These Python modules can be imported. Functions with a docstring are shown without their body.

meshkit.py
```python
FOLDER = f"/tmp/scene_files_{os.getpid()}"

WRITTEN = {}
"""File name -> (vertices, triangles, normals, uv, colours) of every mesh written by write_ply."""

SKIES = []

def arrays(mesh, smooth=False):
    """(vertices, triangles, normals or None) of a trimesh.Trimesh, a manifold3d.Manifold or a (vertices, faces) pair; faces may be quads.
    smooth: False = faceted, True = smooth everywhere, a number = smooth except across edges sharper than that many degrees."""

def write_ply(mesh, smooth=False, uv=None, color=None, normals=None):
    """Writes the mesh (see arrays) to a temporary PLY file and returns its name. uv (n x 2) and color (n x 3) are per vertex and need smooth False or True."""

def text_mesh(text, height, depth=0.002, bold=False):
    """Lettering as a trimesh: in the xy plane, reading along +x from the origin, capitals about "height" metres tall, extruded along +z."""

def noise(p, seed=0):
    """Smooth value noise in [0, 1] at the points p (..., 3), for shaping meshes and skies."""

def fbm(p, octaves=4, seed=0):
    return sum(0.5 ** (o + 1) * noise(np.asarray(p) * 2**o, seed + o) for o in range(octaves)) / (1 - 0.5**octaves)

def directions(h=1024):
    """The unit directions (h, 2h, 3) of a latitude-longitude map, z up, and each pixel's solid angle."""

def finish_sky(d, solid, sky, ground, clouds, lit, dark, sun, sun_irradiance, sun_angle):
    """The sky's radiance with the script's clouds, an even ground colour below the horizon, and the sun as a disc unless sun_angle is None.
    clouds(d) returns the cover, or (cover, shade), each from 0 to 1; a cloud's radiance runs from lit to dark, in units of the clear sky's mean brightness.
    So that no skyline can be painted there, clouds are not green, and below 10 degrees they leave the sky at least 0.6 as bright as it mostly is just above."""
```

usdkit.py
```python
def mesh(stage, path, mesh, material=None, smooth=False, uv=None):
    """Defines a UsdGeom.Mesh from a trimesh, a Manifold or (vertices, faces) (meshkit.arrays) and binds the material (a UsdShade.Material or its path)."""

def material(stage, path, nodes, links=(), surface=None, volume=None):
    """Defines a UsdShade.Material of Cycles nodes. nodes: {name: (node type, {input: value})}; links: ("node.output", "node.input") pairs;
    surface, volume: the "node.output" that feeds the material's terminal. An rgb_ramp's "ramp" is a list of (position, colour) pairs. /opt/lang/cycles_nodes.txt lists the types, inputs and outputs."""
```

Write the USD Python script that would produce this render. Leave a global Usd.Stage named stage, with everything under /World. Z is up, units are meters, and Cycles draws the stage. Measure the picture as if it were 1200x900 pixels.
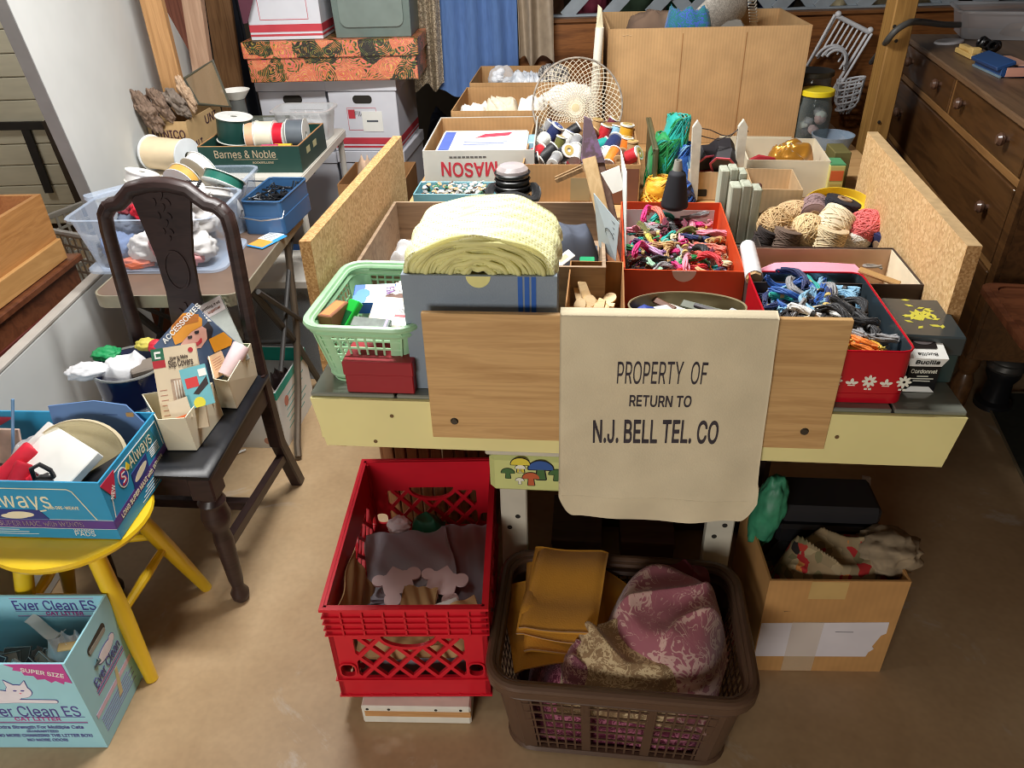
import math, random, numpy as np, trimesh, usdkit, meshkit, manifold3d
from shapely.geometry import Polygon, Point, LineString, box as sbox
from shapely import affinity, unary_union
from pxr import Usd, UsdGeom, UsdLux, UsdShade, Gf, Sdf

stage = Usd.Stage.CreateInMemory()
UsdGeom.SetStageUpAxis(stage, 'Z'); UsdGeom.SetStageMetersPerUnit(stage, 1.0)
stage.DefinePrim('/World', 'Xform')
PI = math.pi; V = np.array

# ---------------------------------------------------------------- camera
FPX, PITCH, ROLL, EYE = 901.0, math.radians(32.5), math.radians(1.8), V([0, 0, 1.565])
_fw = V([0, math.cos(PITCH), -math.sin(PITCH)]); _up = V([0, math.sin(PITCH), math.cos(PITCH)]); _rt = V([1.0, 0, 0])
CX = _rt*math.cos(ROLL)-_up*math.sin(ROLL); CY = _rt*math.sin(ROLL)+_up*math.cos(ROLL)
cam = UsdGeom.Camera.Define(stage, '/World/camera')
cam.AddTransformOp().Set(Gf.Matrix4d(*CX, 0, *CY, 0, *(-_fw), 0, *EYE, 1))
cam.CreateHorizontalApertureAttr(36.0); cam.CreateVerticalApertureAttr(27.0)
cam.CreateFocalLengthAttr(FPX/1200*36); cam.CreateClippingRangeAttr(Gf.Vec2f(0.05, 60))
cam.CreateExposureAttr(0.0)
# ---------------------------------------------------------------- light: weak ambient dome, a shop light over the table, unseen lights behind and at the rear left, a crate fill
dome = UsdLux.DomeLight.Define(stage, '/World/ambient_dome'); dome.CreateIntensityAttr(0.1); dome.CreateColorAttr(Gf.Vec3f(1, .97, .93))  # weak even ambient light, its source out of view
def rect_light(name, loc, w, h, power, col, rot=(0, 0, 0)):
    l = UsdLux.RectLight.Define(stage, '/World/'+name); l.CreateWidthAttr(w); l.CreateHeightAttr(h)
    l.CreateIntensityAttr(power); l.CreateColorAttr(Gf.Vec3f(*col))
    l.AddTranslateOp().Set(Gf.Vec3d(*loc)); l.AddRotateXYZOp().Set(Gf.Vec3f(*rot))
rect_light('shop_light', (-.28, 1.95, 2.3), 1.1, .2, 92, (1, .985, .955))
rect_light('unseen_front_light', (-1.3, -1.85, 1.2), 1.3, .9, 14.5, (1, .965, .91), (90, 0, -16))  # out of view behind the camera, placed to light the front faces
rect_light('crate_fill_light', (-.95, .9, 2.3), .6, .4, 4, (1, .98, .95))  # added fill, lifts the inside of the red crate
rect_light('unseen_rear_light', (-2.7, 3.1, 2.3), .4, .4, 26, (1, .98, .95))  # out of view, placed to light the plank door at the left

# ---------------------------------------------------------------- helpers
def ray(px, py): return (px-600)/FPX*CX-(py-450)/FPX*CY+_fw
def at(px, py, z):                      # the point at height z seen at a picture position
    r = ray(px, py); return EYE+(z-EYE[2])/r[2]*r
def aty(px, py, y):
    r = ray(px, py); return EYE+y/r[1]*r
def lin(c): return [((v/255)/12.92 if v/255 <= .04045 else ((v/255+.055)/1.055)**2.4) for v in c]

_used = {}
def uniq(parent, name):
    k = parent+'/'+name; n = _used.get(k, 0); _used[k] = n+1
    return k if n == 0 else f'{k}_{n:03d}'
def cdata(prim, **kw):
    for k, v in kw.items():
        if v: prim.SetCustomDataByKey(k, v)
def rotm(rx=0, ry=0, rz=0): return trimesh.transformations.euler_matrix(rx, ry, rz)
class T:
    """a thing: an Xform at its base (or any frame M) whose children are its parts"""
    def __init__(s, name, label=None, cat=None, loc=(0, 0, 0), rz=0, group=None, kind=None, M=None, ref=None):
        s.name = name; s.path = uniq('/World', name)
        if M is None: M = trimesh.transformations.translation_matrix(V(loc, float))@rotm(0, 0, math.radians(rz))
        s.M = V(M, float); s.Mi = np.linalg.inv(s.M)
        x = UsdGeom.Xform.Define(stage, s.path); x.AddTransformOp().Set(Gf.Matrix4d(*s.M.T.ravel().tolist()))
        s.prim = x.GetPrim()
        cdata(s.prim, label=label, category=cat, group=group, kind=kind)
        if ref is not None:
            s.prim.GetReferences().AddInternalReference(ref.path); s.prim.SetInstanceable(True)
    def p(s, name, mesh, mat, label=None, parent=None, smooth=35, world=False, kind=None):
        if isinstance(mesh, (list, tuple)) and not (len(mesh) == 2 and isinstance(mesh[0], np.ndarray)): mesh = cat(*mesh)
        if world: mesh = mesh.copy(); mesh.apply_transform(s.Mi)
        path = uniq(parent or s.path, name)
        m = usdkit.mesh(stage, path, mesh, mat, smooth=smooth)
        cdata(m.GetPrim(), label=label, kind=kind)
        return path
    def w(s, x, y, z): return (s.M@V([x, y, z, 1.0]))[:3]
def single(name, mesh, mat, label, cat_, group=None, kind=None, loc=(0, 0, 0), rz=0, M=None, smooth=35):
    """a thing of one mesh"""
    if isinstance(mesh, (list, tuple)): mesh = cat(*mesh)
    path = uniq('/World', name); m = usdkit.mesh(stage, path, mesh, mat, smooth=smooth)
    if M is None: M = trimesh.transformations.translation_matrix(V(loc, float))@rotm(0, 0, math.radians(rz))
    m.AddTransformOp().Set(Gf.Matrix4d(*V(M, float).T.ravel().tolist()))
    cdata(m.GetPrim(), label=label, category=cat_, group=group, kind=kind)
    return m
def struct(name, mesh, mat, smooth=False, parent=None):
    if isinstance(mesh, (list, tuple)): mesh = cat(*mesh)
    path = uniq(parent or '/World', name); m = usdkit.mesh(stage, path, mesh, mat, smooth=smooth)
    if parent is None: cdata(m.GetPrim(), kind='structure')
    return path

# ---- shapes
def cat(*ms):
    out = []
    for m in ms:
        if isinstance(m, (list, tuple)): out += list(m)
        else: out.append(m)
    return out[0] if len(out) == 1 else trimesh.util.concatenate(out)
def mv(m, t=(0, 0, 0), r=(0, 0, 0)):
    m = m.copy(); m.apply_transform(trimesh.transformations.translation_matrix(t)@rotm(*[math.radians(a) for a in r])); return m
def hull(pts): return trimesh.convex.convex_hull(V(pts, float))
def bx(x0, x1, y0, y1, z0, z1, b=.002):
    """box with chamfered edges"""
    b = min(b, .45*min(x1-x0, y1-y0, z1-z0))
    if b <= 0:
        m = trimesh.creation.box((x1-x0, y1-y0, z1-z0)); m.apply_translation(((x0+x1)/2, (y0+y1)/2, (z0+z1)/2)); return m
    p = []
    for sx in (0, 1):
        for sy in (0, 1):
            for sz in (0, 1):
                c = V([x1 if sx else x0, y1 if sy else y0, z1 if sz else z0], float); d = V([-1 if sx else 1, -1 if sy else 1, -1 if sz else 1])*b
                for k in range(3):
                    e = d.copy(); e[k] = 0; p.append(c+e)
    return hull(p)
def cb(sx, sy, sz, b=.002, c=(0, 0, 0)): return bx(c[0]-sx/2, c[0]+sx/2, c[1]-sy/2, c[1]+sy/2, c[2], c[2]+sz, b)
def hexa(lo, hi): return hull(list(lo)+list(hi))
def frame_of(d):
    d = V(d, float); d = d/np.linalg.norm(d); a = np.cross(d, [0, 0, 1.0])
    if np.linalg.norm(a) < 1e-6: a = V([1.0, 0, 0])
    a /= np.linalg.norm(a); return a, np.cross(d, a), d
def tube(pts, r, n=8, closed=False, caps=True):
    p = V(pts, float); m = len(p); r = np.broadcast_to(r, (m,))
    t = (np.roll(p, -1, 0)-np.roll(p, 1, 0)) if closed else np.gradient(p, axis=0)
    t /= np.linalg.norm(t, axis=1, keepdims=True)+1e-12
    a, _, _ = frame_of(t[0]); A = []
    for k in range(m):
        a = a-t[k]*(a@t[k]); a /= np.linalg.norm(a)+1e-12; A.append(a)
    A = V(A); B = np.cross(t, A); g = np.arange(n)*2*PI/n
    v = p[:, None]+r[:, None, None]*(np.cos(g)[None, :, None]*A[:, None]+np.sin(g)[None, :, None]*B[:, None])
    v = v.reshape(-1, 3); f = []
    for i in range(m if closed else m-1):
        i2 = (i+1) % m
        for j in range(n):
            j2 = (j+1) % n; f += [[i*n+j, i*n+j2, i2*n+j2], [i*n+j, i2*n+j2, i2*n+j]]
    if caps and not closed:
        v = np.vstack([v, p[0], p[-1]]); c0, c1 = len(v)-2, len(v)-1
        for j in range(n):
            j2 = (j+1) % n; f += [[c0, j2, j], [c1, (m-1)*n+j, (m-1)*n+j2]]
    return trimesh.Trimesh(v, f, process=False)
def rod(p0, p1, r0, r1=None, n=12): return tube([p0, p1], [r0, r0 if r1 is None else r1], n)
def bar(p0, p1, w, h, up=(0, 0, 1), b=.0015, w1=None, h1=None):
    """rectangular bar between two points, w across and h along up; may taper"""
    p0, p1 = V(p0, float), V(p1, float); d = p1-p0; d /= np.linalg.norm(d); u = V(up, float); u = u-d*(u@d); u /= np.linalg.norm(u); s = np.cross(d, u)
    P_ = []
    for p, ww, hh in ((p0, w, h), (p1, w1 or w, h1 or h)):
        for a, c in ((1, .8), (.8, 1)):
            for i in (-1, 1):
                for j in (-1, 1): P_.append(p+s*(i*(ww/2-(b if a < 1 else 0)))+u*(j*(hh/2-(b if c < 1 else 0))))
    return hull(P_)
def lathe(prof, n=24, cap=True):
    """profile of (radius, z); turned about z"""
    prof = [(max(r, 1e-5), z) for r, z in prof]
    m = len(prof); g = np.arange(n)*2*PI/n
    v = V([[r*math.cos(a), r*math.sin(a), z] for r, z in prof for a in g]); f = []
    for i in range(m-1):
        for j in range(n):
            j2 = (j+1) % n; f += [[i*n+j, i*n+j2, (i+1)*n+j2], [i*n+j, (i+1)*n+j2, (i+1)*n+j]]
    return trimesh.Trimesh(v, f, process=False)
def prism(poly, z0, z1):
    gs = [g for g in getattr(poly, 'geoms', [poly]) if g.area > 1e-9]
    return cat(*[mv(trimesh.creation.extrude_polygon(g, z1-z0, engine='earcut'), (0, 0, z0)) for g in gs])
def onto(m, o, x, y):
    """moves a mesh from the xy plane to the plane at o with directions x, y"""
    x = V(x, float)/np.linalg.norm(x); y = V(y, float); y = y-x*(x@y); y /= np.linalg.norm(y)
    M = np.eye(4); M[:3, 0] = x; M[:3, 1] = y; M[:3, 2] = np.cross(x, y); M[:3, 3] = o
    m = m.copy(); m.apply_transform(M); return m
def rrect(w, d, r, cx=0, cy=0): return affinity.translate(sbox(-w/2+r, -d/2+r, w/2-r, d/2-r).buffer(r, quad_segs=5), cx, cy)
def text(s, h, bold=False, w=None, depth=.0006):
    m = meshkit.text_mesh(s, h, depth, bold); b = m.bounds
    m.apply_translation((-(b[0, 0]+b[1, 0])/2, 0, 0))
    if w: m.apply_scale((w/(b[1, 0]-b[0, 0]), 1, 1))
    return m
def sheet(fn, nu, nv, t=.0015):
    """closed thin sheet over the surface fn(u, v), u and v from 0 to 1"""
    u, v = np.meshgrid(np.linspace(0, 1, nu), np.linspace(0, 1, nv), indexing='ij')
    p = V(fn(u, v)); p = np.moveaxis(p, 0, -1)
    du, dv = np.gradient(p, axis=0), np.gradient(p, axis=1); n = np.cross(du, dv); n /= np.linalg.norm(n, axis=-1, keepdims=True)+1e-12
    a, b = (p+n*t/2).reshape(-1, 3), (p-n*t/2).reshape(-1, 3); N = nu*nv; f = []
    i, j = np.meshgrid(np.arange(nu-1), np.arange(nv-1), indexing='ij'); q = (i*nv+j).ravel()
    q4 = np.stack([q, q+nv, q+nv+1, q+1], 1)
    f = [q4[:, [0, 1, 2]], q4[:, [0, 2, 3]], N+q4[:, [2, 1, 0]], N+q4[:, [3, 2, 0]]]
    def edge(e): e = V(e); return np.vstack([np.stack([e[:-1], N+e[:-1], N+e[1:]], 1), np.stack([e[:-1], N+e[1:], e[1:]], 1)])
    f += [edge(np.arange(nv)), edge((nu-1)*nv+np.arange(nv))[:, ::-1], edge(np.arange(nu)*nv)[:, ::-1], edge(np.arange(nu)*nv+nv-1)]
    return trimesh.Trimesh(np.vstack([a, b]), np.vstack(f), process=False)
def mound(w, d, h, seed=0, fold=.02, freq=9, n=44, power=3.0, dirn=.6, base=-.01, ridge=True):
    """a heap of cloth: a rounded mound with creased folds, flat underneath"""
    u, v = np.meshgrid(np.linspace(-1, 1, n), np.linspace(-1, 1, n), indexing='ij')
    r = (np.abs(u)**power+np.abs(v)**power)**(1/power)
    k = np.clip(1-r, 0, 1); prof = 1-(1-np.clip(k*2.2, 0, 1))**2
    q = np.stack([u*w/2, v*d/2, 0*u], -1)
    wob = meshkit.fbm(q*freq*.6+seed*3.1, 3, seed)-.5
    ph = (u*w/2*math.cos(dirn)+v*d/2*math.sin(dirn))*freq*6+wob*9
    f = (1-np.abs(np.sin(ph)))**1.4 if ridge else .5+.5*np.sin(ph)
    f2 = meshkit.fbm(q*freq*1.7+7.7, 4, seed+5)
    z = base+prof*(h-base)*(.62+.5*meshkit.fbm(q*freq*.45+seed, 2, seed+2))+prof*fold*(f+.9*f2-.7)
    sc = 1-.06*meshkit.noise(q*freq*2, seed+9)
    top = np.stack([u*w/2*sc, v*d/2*sc, z], -1).reshape(-1, 3); bot = top.copy(); bot[:, 2] = base-.002
    N = n*n; i, j = np.meshgrid(np.arange(n-1), np.arange(n-1), indexing='ij'); s = (i*n+j).ravel(); q4 = np.stack([s, s+n, s+n+1, s+1], 1)
    f = [q4[:, [0, 1, 2]], q4[:, [0, 2, 3]], N+q4[:, [2, 1, 0]], N+q4[:, [3, 2, 0]]]
    return trimesh.Trimesh(np.vstack([top, bot]), np.vstack(f), process=False)
def blob(rx, ry, rz, seed=0, amp=.15, freq=3.0, sub=3):
    m = trimesh.creation.icosphere(sub); v = V(m.vertices)
    k = 1+amp*2*(meshkit.fbm(v*freq+seed*5.3+20, 3, seed)-.5)
    m.vertices = v*k[:, None]*V([rx, ry, rz]); return m
def wind(r, n=40, th=.0012, seed=0, sq=(1, 1, 1), seg=20):
    """a ball wound with strands"""
    g = np.random.default_rng(seed); out = []
    a = np.arange(seg)*2*PI/seg
    for k in range(n):
        d = g.normal(size=3); x, y, _ = frame_of(d); rr = r*(1+g.uniform(-.03, .015)); off = d/np.linalg.norm(d)*r*g.uniform(-.45, .45)
        rr = math.sqrt(max(rr*rr-off@off, 1e-8))
        out.append(tube((off+rr*(np.cos(a)[:, None]*x+np.sin(a)[:, None]*y))*V(sq), th, 4, closed=True))
    return cat(*out)

# ---- materials
_mats = {}
def _bind(name, nodes, links, surf):
    m = usdkit.material(stage, '/World/Looks/'+name, nodes, links, surface=surf); _mats[name] = m; return m
def mul(c, k): return [min(1, v*k) for v in c]
def mt(name, rgb, rough=.55, var=.1, vs=12, bump=0, bs=120, metal=0, spec=.5, coat=0, sheen=0, rgb2=None, sharp=False, stretch=(1, 1, 1), trans=0):
    """plain material: a colour with a little mottling, optional fine relief"""
    if name in _mats: return _mats[name]
    c = lin(rgb); c1, c2 = (mul(c, 1-var), mul(c, 1+var)) if rgb2 is None else (c, lin(rgb2))
    nodes = {'co': ('texture_coordinate', {}), 'mp': ('mapping', {'scale': stretch}), 'n': ('noise_texture', {'scale': vs, 'detail': 4}),
             'r': ('rgb_ramp', {'ramp': [(.47, c1), (.53, c2)] if sharp else [(.3, c1), (.7, c2)]}),
             'p': ('principled_bsdf', {'roughness': rough, 'metallic': metal, 'specular_ior_level': spec, 'coat_weight': coat, 'sheen_weight': sheen})}
    links = [('co.object', 'mp.vector'), ('mp.vector', 'n.vector'), ('n.fac', 'r.fac'), ('r.color', 'p.base_color')]
    if bump:
        nodes['nb'] = ('noise_texture', {'scale': bs, 'detail': 3}); nodes['b'] = ('bump', {'strength': bump, 'distance': .002})
        links += [('mp.vector', 'nb.vector'), ('nb.fac', 'b.height'), ('b.normal', 'p.normal')]
    surf = 'p.BSDF'
    if trans:
        nodes['t'] = ('translucent_bsdf', {'color': c}); nodes['x'] = ('mix_closure', {'fac': trans}); links += [('p.BSDF', 'x.closure1'), ('t.BSDF', 'x.closure2')]; surf = 'x.closure'
    return _bind(name, nodes, links, surf)
def wood(name, c1, c2, scale=(3, 40, 40), rough=.5, coat=0, dist=1.5, spec=.4, vs=1.0, bump=.08):
    if name in _mats: return _mats[name]
    a, b = lin(c1), lin(c2)
    nodes = {'co': ('texture_coordinate', {}), 'mp': ('mapping', {'scale': scale}), 'n': ('noise_texture', {'scale': vs, 'detail': 5, 'distortion': dist, 'roughness': .6}),
             'r': ('rgb_ramp', {'ramp': [(.25, a), (.48, [(x+2*y)/3 for x, y in zip(a, b)]), (.55, b), (.75, [(2*x+y)/3 for x, y in zip(a, b)])]}), 'b': ('bump', {'strength': bump, 'distance': .001}),
             'p': ('principled_bsdf', {'roughness': rough, 'coat_weight': coat, 'specular_ior_level': spec})}
    return _bind(name, nodes, [('co.object', 'mp.vector'), ('mp.vector', 'n.vector'), ('n.fac', 'r.fac'), ('r.color', 'p.base_color'), ('n.fac', 'b.height'), ('b.normal', 'p.normal')], 'p.BSDF')
def card(name, rgb, flute=260, amt=.07, axis='x'):
    """corrugated cardboard: faint flute lines and mottling"""
    if name in _mats: return _mats[name]
    c = lin(rgb)
    nodes = {'co': ('texture_coordinate', {}), 'w': ('wave_texture', {'bands_direction': axis, 'scale': flute/11, 'distortion': .6, 'detail': 2}), 'n': ('noise_texture', {'scale': 14, 'detail': 5}),
             'r': ('rgb_ramp', {'ramp': [(.25, mul(c, .86)), (.75, mul(c, 1.1))]}), 'm': ('mix_color', {'blend_type': 'multiply', 'fac': amt, 'b': (0, 0, 0)}),
             'mw': ('mix_color', {'blend_type': 'multiply', 'fac': amt}), 'b': ('bump', {'strength': .06, 'distance': .001}), 'p': ('principled_bsdf', {'roughness': .8, 'specular_ior_level': .2})}
    return _bind(name, nodes, [('co.object', 'w.vector'), ('co.object', 'n.vector'), ('n.fac', 'r.fac'), ('r.color', 'mw.a'), ('w.color', 'mw.b'), ('mw.result', 'p.base_color'), ('w.fac', 'b.height'), ('b.normal', 'p.normal')], 'p.BSDF')
def clear(name, rgb=(225, 232, 240), fac=.3, rough=.12, tint=(1, 1, 1)):
    """clear or milky plastic, thin glass: mostly see-through with a sheen"""
    if name in _mats: return _mats[name]
    nodes = {'t': ('transparent_bsdf', {'color': tint}), 'p': ('principled_bsdf', {'base_color': lin(rgb), 'roughness': rough}), 'f': ('layer_weight', {'blend': .35}),
             'mr': ('map_range', {'from_min': 0, 'from_max': 1, 'to_min': fac, 'to_max': min(1, fac+.55), 'clamp': True}), 'x': ('mix_closure', {})}
    return _bind(name, nodes, [('f.facing', 'mr.value'), ('mr.result', 'x.fac'), ('t.BSDF', 'x.closure1'), ('p.BSDF', 'x.closure2')], 'x.closure')
def speck(name, cols, scale=120, rough=.7, bump=.2, randomness=1.0, stretch=(1, 1, 1), distort=0.0):
    """chips and flakes of several colours (particle board, confetti prints)"""
    if name in _mats: return _mats[name]
    n = len(cols); ramp = [((i+.5)/n, lin(c)) for i, c in enumerate(cols)]
    nodes = {'co': ('texture_coordinate', {}), 'mp': ('mapping', {'scale': stretch}), 'v': ('voronoi_texture', {'scale': scale, 'randomness': randomness}), 'bw': ('rgb_to_bw', {}),
             'r': ('rgb_ramp', {'ramp': ramp, 'interpolate': n < 4}), 'b': ('bump', {'strength': bump, 'distance': .001}), 'p': ('principled_bsdf', {'roughness': rough, 'specular_ior_level': .3})}
    links = [('co.object', 'mp.vector'), ('v.color', 'bw.color'), ('bw.val', 'r.fac'), ('r.color', 'p.base_color'), ('v.distance', 'b.height'), ('b.normal', 'p.normal')]
    if distort:
        nodes['n'] = ('noise_texture', {'scale': scale*.3, 'detail': 3}); nodes['a'] = ('vector_math', {'math_type': 'multiply_add', 'vector2': (distort,)*3})
        links += [('mp.vector', 'n.vector'), ('n.color', 'a.vector1'), ('mp.vector', 'a.vector3'), ('a.vector', 'v.vector')]
    else: links.append(('mp.vector', 'v.vector'))
    return _bind(name, nodes, links, 'p.BSDF')
def damask(name, ground, figure, scale=16, thr=.5, rough=.75, warp=1.4):
    """woven brocade: scrolling vines and leaves on a ground"""
    if name in _mats: return _mats[name]
    nodes = {'co': ('texture_coordinate', {}), 'n': ('noise_texture', {'scale': scale*1.5, 'detail': 2.5, 'distortion': warp*1.6}), 'm': ('noise_texture', {'scale': scale*.7, 'detail': 1}), 'f': ('noise_texture', {'scale': scale*5, 'detail': 3}),
             's': ('math', {'math_type': 'subtract', 'value2': .5}), 'ab': ('math', {'math_type': 'absolute'}), 'w': ('map_range', {'from_min': .38, 'from_max': .62, 'to_min': .004, 'to_max': .085, 'clamp': True}), 'd': ('math', {'math_type': 'subtract'}), 'fm': ('math', {'math_type': 'multiply_add', 'value2': .05, 'value3': -.025}), 'd2': ('math', {'math_type': 'add'}),
             'mr': ('map_range', {'from_min': .006, 'from_max': -.006, 'to_min': 0, 'to_max': 1, 'clamp': True}), 'mc': ('mix_color', {'a': lin(ground), 'b': lin(figure)}), 'wv': ('wave_texture', {'scale': 160, 'bands_direction': 'x'}), 'b': ('bump', {'strength': .25, 'distance': .001}), 'p': ('principled_bsdf', {'roughness': rough, 'sheen_weight': .3})}
    return _bind(name, nodes, [('co.object', 'n.vector'), ('co.object', 'm.vector'), ('co.object', 'f.vector'), ('co.object', 'wv.vector'), ('n.fac', 's.value1'), ('s.value', 'ab.value1'), ('m.fac', 'w.value'), ('ab.value', 'd.value1'), ('w.result', 'd.value2'), ('f.fac', 'fm.value1'), ('d.value', 'd2.value1'), ('fm.value', 'd2.value2'), ('d2.value', 'mr.value'), ('mr.result', 'mc.fac'), ('mc.result', 'p.base_color'), ('wv.fac', 'b.height'), ('b.normal', 'p.normal')], 'p.BSDF')

# ---- common things
def carton(name, label, cat_, q, z0, z1, mat, t=.004, shrink=1.0, inner=None, rim=None, group=None, top=None, rz=None):
    """an open box. q: its rim's four picture corners (front left, front right, back right, back left) at height z1, or (cx, cy, w, d, rz)"""
    if len(q) == 4:
        c4 = [at(*p, z1)[:2] for p in q]; c = sum(c4)/4; e1 = (c4[1]-c4[0]+c4[2]-c4[3])/2; e2 = (c4[3]-c4[0]+c4[2]-c4[1])/2
        a = math.degrees(math.atan2(e1[1], e1[0]))*.5+(math.degrees(math.atan2(e2[1], e2[0]))-90)*.5 if rz is None else rz
        q = (c[0], c[1], np.linalg.norm(e1), np.linalg.norm(e2), a)
    cx, cy, w, d, a = q; h = z1-z0; s = shrink
    b = T(name, label, cat_, (cx, cy, z0), a, group); b.W, b.D, b.H = w, d, h
    def wall(x0, x1, y0, y1): return hexa([(x*s, y*s, .0) for x in (x0, x1) for y in (y0, y1)], [(x, y, h) for x in (x0, x1) for y in (y0, y1)])
    X_, Y_ = w/2, d/2
    b.p('front_panel', wall(-X_, X_, -Y_, -Y_+t), mat, smooth=False); b.p('back_panel', wall(-X_, X_, Y_-t, Y_), mat, smooth=False)
    b.p('side_panel', wall(-X_, -X_+t, -Y_+t, Y_-t), mat, smooth=False); b.p('side_panel', wall(X_-t, X_, -Y_+t, Y_-t), mat, smooth=False)
    b.p('bottom_panel', bx(-X_*s+t, X_*s-t, -Y_*s+t, Y_*s-t, 0, t, 0), inner or mat, smooth=False)
    return b
def corner_walls(t, w, d, r, z0, z1, s0, s1, mat, th=.004, name='corner_wall'):
    P_ = [(sx*(w/2-r), sy*(d/2-r), a0) for sx, sy, a0 in ((1, 1, 0), (-1, 1, 90), (-1, -1, 180), (1, -1, 270))]
    for cx, cy, a0 in P_:
        def fn(u, v, cx=cx, cy=cy, a0=a0):
            g = np.radians(a0-12+114*u); s = s0+(s1-s0)*v; return (cx+r*np.cos(g))*s, (cy+r*np.sin(g))*s, z0+(z1-z0)*v
        t.p(name, sheet(fn, 12, 4, th), mat, smooth=40)
def front(b, m, z, x=0, out=.0002, parent=None):     # print on a box's front
    return onto(m, (x, -b.D/2-out, z), (1, 0, 0), (0, 0, 1))
def right(b, m, z, y=0, out=.0002): return onto(m, (b.W/2+out, y, z), (0, 1, 0), (0, 0, 1))

# ================================================================ setting
rng = np.random.default_rng(7); R_ = random.Random(5)
def concrete():
    nodes = {'co': ('geometry', {}), 'n': ('noise_texture', {'scale': 1.6, 'detail': 6, 'roughness': .62}), 'r': ('rgb_ramp', {'ramp': [(.3, lin((160, 132, 98))), (.5, lin((182, 154, 118))), (.7, lin((198, 172, 136)))]}),
             'n2': ('noise_texture', {'scale': 60, 'detail': 6}), 'r2': ('rgb_ramp', {'ramp': [(.3, (.95, .95, .95)), (.62, (1.03, 1.03, 1.03))]}), 'm': ('mix_color', {'blend_type': 'multiply', 'fac': 1}),
             'n3': ('noise_texture', {'scale': 3.4, 'detail': 7, 'roughness': .7, 'distortion': .8}), 'r3': ('rgb_ramp', {'ramp': [(.6, (0, 0, 0)), (.68, (1, 1, 1))]}), 'm3': ('mix_color', {'b': lin((196, 188, 176))}), 'k': ('math', {'math_type': 'multiply', 'value2': .55}),
             'b': ('bump', {'strength': .03, 'distance': .001}), 'p': ('principled_bsdf', {'roughness': .42, 'specular_ior_level': .4})}
    return _bind('concrete', nodes, [('co.position', 'n.vector'), ('co.position', 'n2.vector'), ('co.position', 'n3.vector'), ('n.fac', 'r.fac'), ('n2.fac', 'r2.fac'), ('r.color', 'm.a'), ('r2.color', 'm.b'), ('n3.fac', 'r3.fac'), ('r3.color', 'k.value1'), ('k.value', 'm3.fac'),
                                     ('m.result', 'm3.a'), ('m3.result', 'p.base_color'), ('n2.fac', 'b.height'), ('b.normal', 'p.normal')], 'p.BSDF')
struct('floor', bx(-4, 4, -2, 7, -.1, 0, 0), concrete())
struct('unseen_ceiling', bx(-4, 4, -2, 7, 2.42, 2.5, 0), mt('ceiling_boards', (128, 108, 88), .9))  # out of view; its dark tone cuts the bounced light
veneer = wood('brown_veneer', (88, 50, 24), (148, 94, 50), (1.2, 10, 16), .45, vs=1.4, dist=2.5)
struct('wall_back', bx(.08, 3.2, 3.75, 3.79, 0, 1.075, .004), veneer)
struct('trim_1', bx(.08, 3.2, 3.735, 3.8, 1.075, 1.09, .003), wood('brown_veneer_edge', (96, 58, 30), (140, 92, 52), (2, 30, 30)))
struct('wall_far', bx(-4, 4, 5.6, 5.7, 0, 2.45, 0), mt('far_wall_paint', (92, 84, 72), .9))
struct('wall_right', bx(3.2, 3.3, -2, 5.6, 0, 2.45, 0), mt('dark_wood_wall', (96, 66, 42), .8))
struct('wall_left', bx(-3.9, -3.8, -2, 5.6, 0, 2.45, 0), mt('far_wall_paint', ()))
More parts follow.
